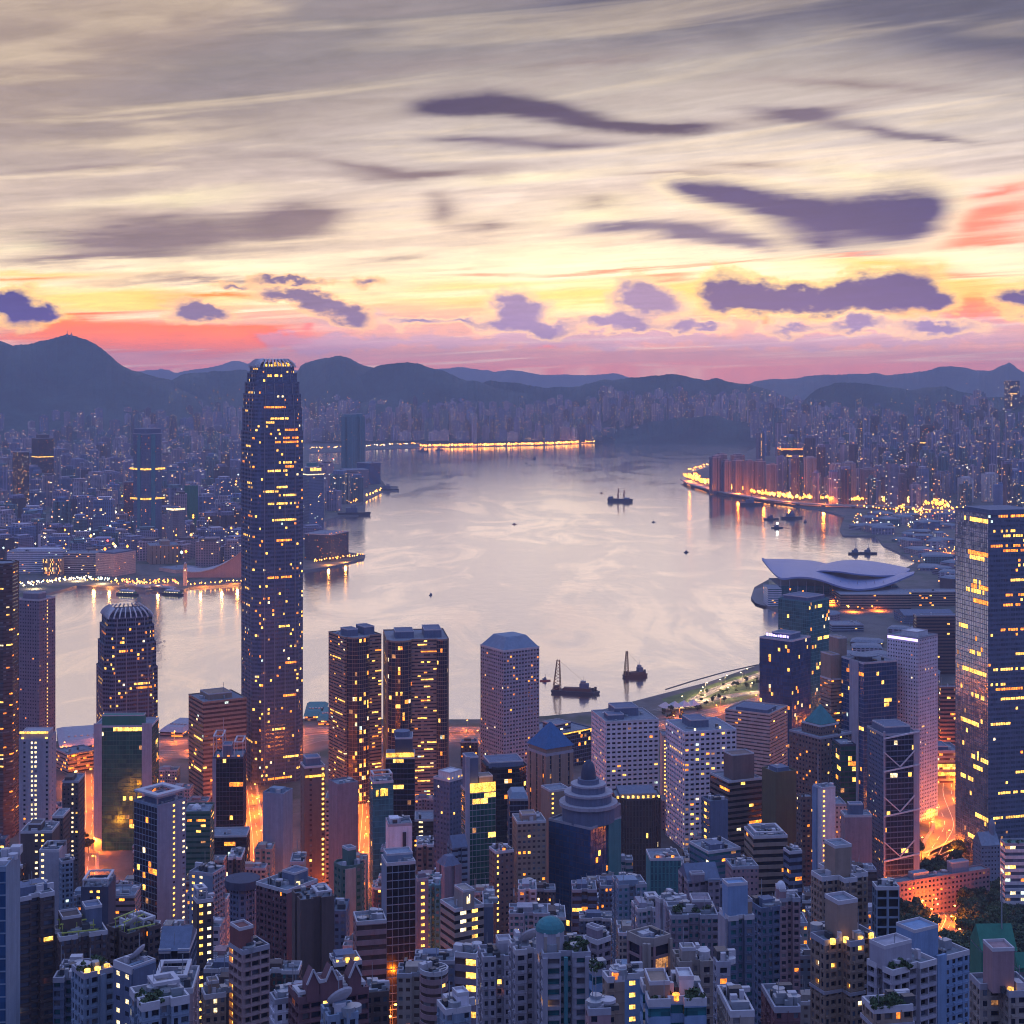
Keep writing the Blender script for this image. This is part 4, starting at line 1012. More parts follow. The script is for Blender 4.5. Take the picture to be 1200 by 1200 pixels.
B('office_tower', (508, 527, 545), 916, 1090, 'grid', 'slate', 'steel', (.06, 0, 'y'), [('plant', .1, .1, .9, .8, 5, 'pale'), ('clutter', 8), ('lamps', 5, 'yellow')], 'slate tower with a floodlit clutter of white plant on top', cat='office tower')
B('office_tower', (540, 549, 581), 930, 1020, 'curtain', 'lilac', 'green', (.01, .09, 'y'), [('plant', .02, .2, .42, .85, 22, 'slate'), ('plant', .45, .2, .95, .7, 9, 'tan'), ('lamps', 6, 'yellow'), ('glow', -.3, 6, 'gold', 'R'), ('strip', 'R', -.12, .04, 'lilac', 24)], 'green glass tower with a blazing gold crown and yellow floors', cat='office tower', cap=40)
B('office_tower', (562, 572, 619), 902, 1160, 'curtw', 'black', 'black', (.03, .06, 'y'), [('plant', .05, .1, .9, .8, 4, 'slate'), ('clutter', 8)], 'wide black glass tower with louvred roof behind the gold crowned tower', cat='office tower', shape='cham')
B('office_tower', (600, 606, 640), 965, 1000, 'grid', 'tan', 'brown', (.08, .02, 'o'), [('plant', .2, .2, .7, .7, 4), ('clutter', 6)], 'tan block with warm windows left of the dotted brown slab', cat='office block')
B('office_block', (597, None, 619), 938, 1060, 'curtw', 'slate', 'dark', (.05, 0, 'y'), [('hip', .7, 4, 'bluegrey')], 'small slate block with a blue hipped cap', a=4, d=20, cat='office block')
B('office_tower', (618, 640, 672), 886, 1200, 'slit', 'tan', 'dark', (.03, 0, 'o'), [('pyr', -.02, 17, 'azure', 5)], 'brown stone tower under a steep blue pyramid roof', cat='office tower', par=1.6)
B('office_tower', (634, 645, 668), 928, 1120, 'blank', 'tan', 'dark', (0, 0, 'y'), [], 'blank brown slab edged with a string of white lights', cols={0: [.02]}, cat='office tower', cap=30)
B('office_tower', (643, 692, 728), 972, 1000, 'curtain', 'navy', 'blue', (.015, .02, 'y'), [('cyl', .5, .42, 17, 0, 10, 'slate'), ('cyl', .5, .42, 19, 10, 2.2, 'lilac'), ('cyl', .5, .42, 15, 12.2, 5, 'slate'), ('cyl', .5, .42, 15.8, 17.2, 1.4, 'lilac'), ('cyl', .5, .42, 11, 18.6, 4, 'slate'),
   ('cyl', .5, .42, 11.5, 22.6, 1.2, 'lilac'), ('cyl', .5, .42, 7, 23.8, 3, 'slate'), ('dome', .5, .42, 5, 12, 'navy', 26.8), ('plant', .62, .0, .98, .2, 9, 'purple'), ('strip', 'R', .55, .95, 'sea')], 'blue glass tower crowned by stacked round tiers and a spire', cat='office tower', cap=30)
B('office_block', (716, 722, 776), 938, 1180, 'fins', 'umber', 'brown', (.01, .02, 'y'), [('plant', .1, .2, .9, .9, 3, 'slate'), ('lamps', 9, 'yellow'), ('clutter', 6)], 'dark brown ribbed block with a row of floodlights along its roof', shape='cham', cat='office block')
B('office_block', (776, None, 783), 862, 1420, 'blank', 'peach', 'dark', (.02, 0, 'y'), [], 'thin pink sliver of a tower between the two white gridded blocks', a=2, d=14, cols={0: [.5]}, cat='office tower')
B('office_block', (832, 854, 893), 917, 1150, 'bandw', 'brown', 'black', (.02, .03, 'y'), [('plant', .2, .15, .85, .62, 18), ('clutter', 3)], 'dark brown banded block with a big blank box on its roof', cat='office block')
B('office_tower', (893, 909, 933), 907, 1120, 'plain', 'olive', 'dark', None, [('plant', .2, .2, .8, .8, 3, 'slate'), ('clutter', 6)], 'tower wrapped in olive construction netting', cat='office tower', cope='olive')
B('office_tower', (925, 962, 998), 866, 1180, 'grid', 'brown', 'dark', (.06, .03, 'o'), [('tier', .2, .2, .8, .8, 7, 'small', 'dark'), ('pyr', .24, 13, 'sea', 8), ('clutter', 3)], 'brown gridded tower with a small teal pyramid on top', cat='office tower', cap=24)
B('bank_tower', (1016, 1035, 1077), 862, 1120, 'curtw', 'slate', 'dark', (.03, .14, 'y'), [('plant', .1, .1, .8, .9, 5, 'slate'), ('clutter', 9), ('strip', 'R', .0, .05, 'lilac', 3), ('strip', 'R', .84, 1.0, 'lilac', 3), ('xtruss',)], 'grey tower with exposed chevron trusses across its glass front', cat='bank tower', cap=30, edge_sty={3: 'small'})
B('office_tower', (985, None, 1003), 874, 1150, 'curtw', 'navy', 'green', (.10, .12, 'y'), [('clutter', 3)], 'dark green glass tower wedged left of the chevron trussed tower', a=6, d=20, cat='office tower')
B('office_block', (985, 990, 1022), 957, 1020, 'blank', 'rose', 'dark', (0, 0, 'y'), [('plant', .2, .2, .7, .7, 7, 'slate')], 'blank pink slab with a grey box on top before the chevron tower', cat='office block')
B('office_tower', (953, 963, 979), 925, 1070, 'blank', 'pale', 'cyan', (0, 0, 'w'), [('clutter', 3), ('mast', .1, .6, 22, .3), ('strip', 'L', .5, 1.0, 'skyblue')], 'slim pale tower with one column of white stair lights and an aerial', cols={0: [.22]}, cat='office tower', cap=30)
B('office_block', (933, 940, 955), 936, 1100, 'grid', 'brown', 'dark', (.12, 0, 'y'), [('clutter', 3)], 'narrow brown block between the olive netting and the slim pale tower', cat='office block')
B('office_block', (970, None, 992), 944, 1080, 'small', 'peach', 'brown', (.15, 0, 'o'), [('clutter', 2)], 'small orange lit block behind the slim pale tower', a=3, d=18, cat='office block')
B('office_tower', (822, 832, 853), 941, 980, 'blank', 'slate', 'teal', (0, 0, 'w'), [('clutter', 4)], 'dark violet tower with green lit stair landings on its left side', cat='office tower', cols={3: [.3]}, edge_sty={3: 'bandw'})
B('office_block', (808, 830, 868), 1000, 900, 'band', 'slate', 'teal', (.05, .03, 'y'), [('plant', .2, .2, .6, .6, 3), ('clutter', 8)], 'low slate block with cooling plant in front of the dark violet tower', cat='office block')
B('office_block', (872, 883, 923), 982, 900, 'bandw', 'tan', 'black', (.03, 0, 'o'), [('frame', .1, .1, .9, .9, 2), ('clutter', 9)], 'brown banded block with blue tanks below the olive netting', cat='office block')
B('office_block', (918, 925, 940), 1000, 880, 'bandw', 'slate', 'dark', (.03, 0, 'o'), [('clutter', 2)], 'slate stepped wing right of the brown banded block with tanks', cat='office block')

# ------------------------------------------------------------------ Mid-Levels: the rows nearest the lookout
B('office_block', (95, None, 127), 1042, 860, 'blank', 'navy', 'dark', (0, 0, 'w'), [('frame', .05, .1, .95, .9, 4), ('clutter', 4)], 'dark block with a glass roof box and two columns of dots', a=3, d=20, cols={0: [.38, .62]}, cat='office block')
B('office_block', (127, None, 158), 1052, 900, 'band', 'rose', 'brown', (.1, 0, 'o'), [('clutter', 3)], 'low red lit block at the foot of the green glass tower', a=3, d=20, cat='office block')
B('apartment_tower', (222, 249, 264), 1026, 820, 'blank', 'bluegrey', 'dark', (.0, 0, 'w'), [('clutter', 9)], 'blue grey tower with two columns of white stair windows', cols={3: [.25, .6]}, edge_sty={0: 'apt2'}, cap=30)
B('apartment_tower', (265, 284, 303), 1044, 800, 'apt2', 'slate', 'dark', (.01, 0, 'o'), [('cyl', .5, .5, 9, 0, 4, 'navy'), ('clutter', 5)], 'dark many sided tower with a flat drum and a red lamp', shape='cham')
B('apartment_tower', (300, 336, 372), 1046, 700, 'apt2', 'maroon', 'dark', (.01, 0, 'o'), [('plant', .45, .2, .9, .6, 5, 'slate'), ('clutter', 8), ('lamps', 1, 'white')], 'tall dark brown red block with a white floodlight on its roof', edge_sty={0: 'blank'}, cols={0: [.25]}, cap=20)
B('apartment_tower', (342, 352, 392), 1058, 660, 'blank', 'umber', 'black', (.0, 0, 'o'), [('frame', .55, .2, .95, .8, 2), ('clutter', 2)], 'dark block with a pale framed roof glowing orange on its face')
B('apartment_tower', (267, None, 283), 1007, 900, 'apt2', 'umber', 'dark', (.03, 0, 'o'), [('clutter', 2)], 'dark infill tower above the many sided tower with the drum', a=3, d=18)
B('office_tower', (388, 403, 430), 1019, 800, 'grid', 'green', 'green', (.01, 0, 'y'), [('tier', .35, .3, .7, .75, 8, 'plain', 'dark'), ('strip', 'R', .05, .48, 'stone', 0), ('clutter', 4)], 'eight sided green tower with a stone centre bay and sloping shoulders', shape='cham', cat='office tower')
B('office_block', (340, None, 356), 1012, 860, 'small', 'stone', 'dark', (.03, 0, 'o'), [('clutter', 2)], 'small stone block left of the eight sided green tower', a=3, d=16, cat='office block')
B('office_block', (414, 418, 453), 1083, 680, 'bandw', 'rose', 'brown', (.01, .02, 'w'), [('clutter', 9)], 'purple brown banded block with crowded roof plant', cat='office block')
B('office_tower', (447, 453, 487), 1014, 740, 'curtain', 'bluegrey', 'black', (.004, .02, 'o'), [('plant', .05, .25, .95, .9, 3.5, 'bluegrey'), ('clutter', 9)], 'tall near black glass tower with a pale blue left edge', cat='office tower', edge_sty={3: 'plain'})
B('office_tower', (452, 455, 483), 968, 920, 'blank', 'white', 'dark', (0, 0, 'y'), [('plant', .1, .3, .5, .8, 3), ('clutter', 3), ('strip', 'R', .60, .74, 'black', -4)], 'white tower head with a tall black slot', cat='office tower')
B('apartment_tower', (486, 489, 502), 1032, 780, 'blank', 'purple', 'dark', (0, 0, 'w'), [('plant', .2, .2, .8, .8, 3)], 'slim purple tower with one long column of white stair lights', cols={0: [.5]}, cap=30)
B('apartment_tower', (499, None, 516), 1040, 830, 'apt', 'teal', 'green', (.01, 0, 'w'), [('clutter', 3)], 'teal green block right of the slim purple tower with stair lights', a=3, d=18)
B('apartment_tower', (488, None, 508), 992, 960, 'grid', 'brown', 'dark', (.03, 0, 'o'), [('clutter', 3)], 'low brown block behind the slim purple tower', a=3, d=18)
B('apartment_tower', (511, 521, 541), 1018, 900, 'slit', 'purple', 'dark', (.03, 0, 'o'), [('hip', .4, 5, 'slate')], 'purple tower with a steep slanted dark roof')
B('apartment_tower', (524, 530, 548), 995, 960, 'band', 'bluegrey', 'dark', (.03, .03, 'y'), [('gable', 7, 'slate'), ('clutter', 2)], 'blue grey block with a sloping plant roof below the floodlit slate tower')
B('apartment_tower', (516, 533, 567), 1068, 700, 'band', 'stone', 'black', (.01, 0, 'w'), [('plant', .28, -.02, .66, .6, 8, 'stone'), ('sign', 'R', .4, .52, -2.5, 4, 'white')], 'stone block with a square clock like motif between two lit columns', cols={0: [.33, .62]}, edge_sty={}, cap=30)
B('apartment_tower', (566, None, 578), 1062, 720, 'blank', 'slate', 'dark', (0, 0, 'w'), [('clutter', 2)], 'plain slate slab right of the stone block with the square motif', a=2, d=18)
B('apartment_tower', (573, 581, 602), 1000, 900, 'small', 'brown', 'dark', (.02, 0, 'o'), [('clutter', 4), ('lamps', 1, 'orange')], 'brown tower with a red dotted column right of the gold crowned tower', cols={0: [.1]})
B('apartment_tower', (485, 506, 532), 1146, 560, 'bandf', 'rose', 'brown', (.01, .03, 'y'), [('clutter', 9)], 'pink round ended block of striped floors over the orange street', shape='round')
B('apartment_tower', (533, 558, 566), 1122, 520, 'bandw', 'purple', 'brown', (.12, .0, 'y'), [('clutter', 5), ('strip', 'R', 0, 1, 'white')], 'purple block with slanting yellow windows and a white end wall', cap=40, cols={3: [.8]})
B('apartment_tower', (560, 566, 606), 1126, 480, 'apt', 'lilac', 'dark', (.02, 0, 'o'), [('plant', .5, .3, .9, .8, 4), ('clutter', 6)], 'lilac flats with stacked balconies right of the white end wall')
B('apartment_tower', (596, 604, 640), 1118, 460, 'apt3', 'lilac', 'dark', (.01, 0, 'y'), [('dish', .5, .4, 3.2), ('clutter', 6)], 'lilac flats with a white satellite dish on the roof')
B('apartment_tower', (630, 636, 692), 1122, 440, 'bal', 'lilac', 'teal', (.01, 0, 'y'), [('plant', .05, .2, .38, .75, 5, 'stone'), ('dome', .21, .48, 4.2, 3.6, 'sea', 5.5), ('greens', 8, .42, .1, .9, .5), ('strip', 'R', .0, .1, 'lilac'), ('strip', 'R', .44, .52, 'teal'), ('strip', 'R', .88, 1.0, 'lilac')], 'flats with round balconies and a little teal domed pavilion on top', cap=6)
B('apartment_tower', (684, 700, 716), 1106, 500, 'apt2', 'purple', 'dark', (.01, 0, 'y'), [('plant', .1, .1, .5, .9, 4), ('clutter', 5)], 'purple flats with a taller stair head right of the domed pavilion')
B('office_tower', (757, 762, 798), 1008, 900, 'plain', 'sea', 'cyan', None, [('clutter', 8), ('lamps', 2, 'orange')], 'flat turquoise wall of a block with orange signs at its corner', cat='office block', edge_sty={0: 'fins'})
B('apartment_tower', (717, 724, 758), 1040, 760, 'apt', 'bluegrey', 'teal', (.01, 0, 'y'), [('plant', .05, .05, .7, .6, 3), ('clutter', 8)], 'grey blue flats with a dark cluttered roof left of the turquoise wall')
B('apartment_tower', (740, 747, 776), 1068, 640, 'apt2', 'lilac', 'teal', (.01, 0, 'y'), [('plant', .1, .1, .4, .9, 3), ('frame', .5, .3, .9, .8, 4), ('clutter', 8)], 'lilac flats with white roof gantries above the pink framed tower')
B('apartment_tower', (768, 783, 806), 1062, 600, 'blank', 'lilac', 'dark', (0, 0, 'y'), [('clutter', 6)], 'blank lilac stair block in the middle of the crowded flats')
B('apartment_tower', (780, 786, 842), 1076, 580, 'apt', 'purple', 'teal', (.01, 0, 'y'), [('greens', 8, .1, .1, .8, .6), ('plant', .5, .4, .9, .9, 4), ('clutter', 8)], 'wide purple flats with green roof gardens behind the pink framed tower')
B('apartment_tower', (795, 806, 844), 1034, 800, 'grid', 'purple', 'dark', (.02, 0, 'y'), [('gable', 7, 'slate'), ('plant', .1, -.05, .5, .2, 4)], 'purple gabled building like an old mansion below the slate block', cat='mansion')
B('office_block', (850, 858, 889), 1018, 840, 'small', 'rose', 'dark', (.03, 0, 'y'), [('clutter', 6)], 'small rose block with tanks right of the gabled mansion', cat='office block')
B('apartment_tower', (735, 758, 786), 1110, 450, 'finw', 'rose', 'dark', (.02, 0, 'y'), [('plant', .2, .2, .7, .8, .6, 'slate'), ('strip', 'R', .0, .1, 'stone', 1), ('strip', 'R', .9, 1.0, 'stone', 1), ('strip', 'L', .0, .1, 'stone', 1)], 'dark glass block framed by thick pink columns and roof rim', shape='cham1', par=2.0, cope='stone')
B('apartment_tower', (706, 712, 732), 1150, 410, 'apt3', 'tan', 'dark', (.01, 0, 'y'), [('lamps', 1, 'orange'), ('clutter', 3)], 'little tan tower with an orange roof lamp')
B('apartment_tower', (690, 696, 710), 1142, 430, 'bandw', 'skyblue', 'teal', (.01, 0, 'y'), [('greens', 4, .1, .1, .8, .8)], 'narrow turquoise banded block left of the little tan tower')
B('apartment_tower', (686, 690, 716), 1188, 370, 'apt3', 'rose', 'dark', (.03, 0, 'y'), [('clutter', 6)], 'dark roofed rose block at the bottom under the little tan tower')
B('apartment_tower', (728, 732, 750), 1146, 440, 'plain', 'skyblue', 'dark', None, [], 'plain pale blue slab with an orange lit edge', edge_sty={0: 'blank'}, cols={0: [.8]})
B('apartment_tower', (750, 760, 828), 1178, 385, 'bandw', 'skyblue', 'teal', (.01, 0, 'y'), [('plant', .05, .2, .4, .8, 4, 'tan'), ('plant', .6, .4, .85, .8, 4, 'pale'), ('lamps', 1, 'orange'), ('greens', 6, .1, .05, .9, .3), ('clutter', 5)], 'turquoise terraced block with a tiled hut and green terrace', par=1.4)
B('apartment_tower', (788, 796, 836), 1132, 440, 'apt2', 'stone', 'dark', (.01, 0, 'y'), [('plant', .1, .1, .5, .5, 4), ('clutter', 5)], 'stone flats with a green roof behind the turquoise terraced block', deck=DECKG)
B('apartment_tower', (836, 840, 856), 1132, 430, 'apt', 'lilac', 'dark', (.03, 0, 'o'), [('clutter', 3)], 'thin lilac flats squeezed left of the tall flats with blue penthouse')
B('apartment_tower', (843, 854, 884), 1078, 520, 'apt', 'slate', 'teal', (.03, 0, 'o'), [('plant', .0, .1, .78, .7, 11, 'skyblue'), ('plant', .8, .2, 1.0, .8, 5, 'tan'), ('clutter', 4), ('strip', 'L', .1, .9, 'lilac', 0)], 'tall teal flats topped by a big blue penthouse box', cap=20)
B('apartment_tower', (880, 892, 914), 1068, 545, 'apt', 'slate', 'teal', (.02, 0, 'o'), [('plant', .3, .3, .9, .9, 3), ('clutter', 5)], 'tall slate flats right of the blue penthouse')
B('apartment_tower', (908, 914, 938), 1056, 620, 'apt3', 'rose', 'dark', (.03, 0, 'o'), [('plant', .0, .0, .3, .9, 4), ('dome', .15, .4, 2, 3, 'pale', 4), ('clutter', 3)], 'slender pink flats with a small pointed turret', cap=12)
B('apartment_tower', (940, 970, 1024), 1036, 660, 'apt2', 'tan', 'dark', (.02, 0, 'y'), [('tier', .30, .25, .66, .66, 13, 'plain', 'dark'), ('band', 22, 1.2, 'lilac', 'cross'), ('clutter', 6)], 'upper of two brown stepped towers with white roof rims', shape='cross', par=1.5)
B('apartment_tower', (936, 975, 1034), 1112, 500, 'apt2', 'tan', 'dark', (.03, 0, 'y'), [('tier', .30, .25, .68, .66, 12, 'plain', 'dark'), ('band', 16, 1.0, 'lilac', 'cross'), ('lamps', 4, 'yellow'), ('clutter', 6)], 'lower of two brown stepped towers, yellow lights on its terrace', shape='cross', par=1.3, cap=20)
B('office_block', (1022, 1027, 1054), 1042, 660, 'finw', 'bluegrey', 'black', (.02, 0, 'o'), [('clutter', 5)], 'blue grey block of tall black bays right of the upper brown stepped tower', cat='office block')
B('government_office', (1040, 1050, 1160), 1036, 1075, 'grid', 'rose', 'dark', (.04, 0, 'o'), [('plant', .2, .2, .36, .8, 4, 'bluegrey'), ('plant', .62, .3, .8, .9, 7, 'bluegrey'), ('clutter', 8)], 'long low pink office wing lit red by the street, before the trees', ar=.12, cat='office block', par=1.0)
B('apartment_tower', (1026, 1062, 1136), 1136, 480, 'apt', 'skyblue', 'dark', (.02, 0, 'y'), [('plant', .18, .1, .55, .7, 10, 'skyblue'), ('clutter', 6), ('strip', 'R', .46, .60, 'skyblue', 2)], 'pale blue flats with two bright columns of stair windows', ar=.5, cols={0: [.5, .56]}, cap=30)
B('apartment_tower', (1016, 1046, 1098), 1142, 420, 'bal', 'lilac', 'black', (.02, 0, 'o'), [('plant', .0, .3, .6, .9, 6, 'lilac'), ('greens', 6, .1, .0, .6, .3), ('clutter', 4)], 'white walled penthouse block with potted trees at the bottom right', ar=.6)
B('apartment_tower', (1010, 1024, 1070), 1186, 375, 'apt2', 'tan', 'dark', (.03, 0, 'o'), [('greens', 10, .1, .1, .9, .7), ('band', 4, 1.0, 'lilac')], 'brown flats with a planted roof at the very bottom right of centre', ar=.7)
B('apartment_tower', (1136, 1158, 1215), 1168, 440, 'apt2', 'stone', 'dark', (.02, 0, 'y'), [('plant', .15, .15, .6, .65, 12, 'rose'), ('lamps', 1, 'yellow'), ('clutter', 3)], 'pink stone flats with a large pink plant box, bottom right corner', shape='step', par=1.3)
B('villa', (1137, 1150, 1192), 1116, 560, 'plain', 'jade', 'dark', None, [('gable', 8, 'jade'), ('mast', .7, .4, 26, .25)], 'villa with a steep green tiled roof and a flagpole', cat='villa', par=0)
B('villa', (1186, 1192, 1225), 1136, 540, 'grid', 'jade', 'dark', (.04, 0, 'y'), [('gable', 5, 'jade')], 'second green roofed villa cut off by the right edge', cat='villa', par=0)
B('office_block', (1172, 1178, 1240), 990, 1040, 'bandw', 'pale', 'steel', (.3, .1, 'w'), [('greens', 12, .1, .1, .9, .9)], 'white modern block with a planted roof above the trees', cat='office block', deck=DECKG)
B('chapel', (1140, 1150, 1172), 992, 1205, 'small', 'bluegrey', 'dark', (.03, 0, 'y'), [('gable', 9, 'bluegrey'), ('cyl', .8, .5, 2.5, 0, 12, 'bluegrey'), ('dome', .8, .5, 2.5, 7, 'bluegrey', 12)], 'pale blue grey church roof peeping out of the trees', cat='church', par=0)
# lower left corner
B('apartment_tower', (-16, None, 7), 1020, 480, 'plain', 'bluegrey', 'blue', None, [], 'blank blue tiled wall cut by the left edge', a=4, d=18, edge_sty={0: 'curtain'})
B('apartment_tower', (7, 20, 64), 1056, 560, 'bal', 'umber', 'steel', (.03, 0, 'o'), [('plant', .1, .3, .9, .9, 3, 'slate'), ('clutter', 10)], 'dark brown flats with glass bays and a ragged grey roof', shape='notch', cap=12)
B('apartment_tower', (62, 70, 126), 1102, 560, 'apt2', 'umber', 'steel', (.01, 0, 'y'), [('rails',), ('plant', .1, .3, .5, .9, 6, 'umber'), ('plant', .6, .4, .95, .9, 8, 'slate'), ('clutter', 10)], 'dark flats with yellow green rails running along the roof', ar=.8)
B('apartment_tower', (124, 150, 188), 1098, 600, 'apt2', 'umber', 'dark', (.01, 0, 'y'), [('dish', .3, .3, 3.0), ('rails',), ('frame', .6, .2, .95, .8, 3), ('clutter', 12)], 'dark flats whose roof carries a dish and crossed green cradles')
B('apartment_tower', (186, None, 222), 1116, 570, 'curtw', 'slate', 'dark', (.0, 0, 'y'), [('gable', 6, 'slate'), ('clutter', 3)], 'rounded dark slate block with a sloping skylit roof', a=4, d=20)
B('apartment_tower', (226, 231, 250), 1058, 680, 'blank', 'umber', 'dark', (.0, 0, 'y'), [('frame', .05, .1, .6, .9, 5), ('clutter', 3)], 'thin black tower with a white frame and a yellow column of windows', cols={0: [.12, .85]}, cap=40)
B('apartment_tower', (133, 154, 182), 1140, 430, 'blank', 'slate', 'dark', (0, 0, 'w'), [('plant', .1, .15, .9, .3, 1.5, 'bluegrey'), ('dish', .6, .5, 2.8), ('strip', 'R', .05, .95, 'slate', 1)], 'slate water tower block with a disc on top and white dots', cols={3: [.3, .75]}, par=1.6, cap=20)
B('apartment_tower', (84, 98, 133), 1146, 440, 'apt2', 'bluegrey', 'dark', (.03, 0, 'y'), [('greens', 8, .2, .2, .9, .9), ('lamps', 3, 'yellow'), ('strip', 'R', .55, .7, 'bluegrey')], 'blue grey flats with floodlit yellow plants on the roof', cols={0: [.5]}, deck=DECKG, cap=20)
B('apartment_tower', (152, 166, 222), 1184, 390, 'apt2', 'bluegrey', 'dark', (.03, 0, 'y'), [('greens', 5, .1, .1, .5, .6), ('frame', .4, .5, .9, .95, 3)], 'blue grey flats with a green tennis roof at the bottom', deck=DECKG, par=1.6)
B('apartment_tower', (176, None, 226), 1164, 470, 'apt3', 'pink', 'dark', (.03, 0, 'w'), [('frame', .1, .2, .8, .9, 3), ('clutter', 5)], 'pink flats behind the green tennis roof', a=5, d=18)
B('apartment_tower', (62, None, 96), 1150, 500, 'bal', 'slate', 'teal', (.02, 0, 'y'), [('clutter', 5)], 'slate balcony flats left of the floodlit yellow plants', a=4, d=16)
B('apartment_tower', (236, 240, 265), 1170, 500, 'apt3', 'tan', 'dark', (.02, 0, 'w'), [('plant', .2, .2, .7, .8, 4), ('clutter', 5)], 'grey brown tower with a pair of white stair columns, bottom left', cols={0: [.45]}, cap=16)
B('apartment_tower', (268, 284, 316), 1118, 500, 'bal', 'pink', 'dark', (.01, 0, 'y'), [('plant', .0, .2, .5, .9, 7, 'redbrick'), ('clutter', 5)], 'pink flats with a red brick penthouse and dark balconies', cols={3: [.1]}, cap=20)
B('apartment_tower', (316, 322, 346), 1176, 450, 'apt2', 'white', 'dark', (.02, 0, 'w'), [('clutter', 6)], 'small white flats left of the maroon gabled house')
B('apartment_tower', (338, 350, 432), 1176, 440, 'bal', 'maroon', 'dark', (.02, 0, 'w'), [('plant', .3, -.02, .62, .5, 5, 'maroon'), ('frame', .02, .1, .28, .6, 2), ('frame', .66, .1, .95, .6, 2), ('gableend',)], 'maroon mansion with white edged gables and lit stair windows', cols={0: [.4, .52]}, ar=.5, par=1.5, cat='mansion')
B('apartment_tower', (386, 392, 424), 1132, 580, 'band', 'umber', 'black', (.02, .03, 'y'), [('plant', .1, .2, .8, .8, 3, 'slate'), ('lamps', 3, 'yellow')], 'dark flat roofed block with yellow lamps above the maroon mansion')
B('apartment_tower', (376, 384, 420), 1196, 380, 'apt2', 'bluegrey', 'dark', (.02, 0, 'w'), [('dish', .5, .5, 3.4), ('plant', .3, .3, .7, .7, 3)], 'blue grey roof with a round disc at the bottom edge')
B('apartment_tower', (424, 428, 456), 1168, 470, 'apt2', 'umber', 'dark', (.02, 0, 'o'), [('clutter', 8)], 'small umber block with a messy roof above the orange street')
B('apartment_tower', (512, 522, 552), 1188, 420, 'apt3', 'bluegrey', 'dark', (.02, 0, 'w'), [('plant', .5, .1, .95, .7, 4, 'white'), ('clutter', 5)], 'blue grey flats with a white arched penthouse at the bottom')
B('apartment_tower', (856, None, 884), 1190, 380, 'apt3', 'stone', 'dark', (.02, 0, 'o'), [('clutter', 3)], 'stone flats at the bottom below the tall teal flats', a=4, d=16)
B('apartment_tower', (908, None, 938), 1185, 420, 'apt3', 'maroon', 'dark', (.02, 0, 'o'), [('clutter', 5)], 'low maroon flats at the bottom beside the lower stepped tower', a=4, d=16)

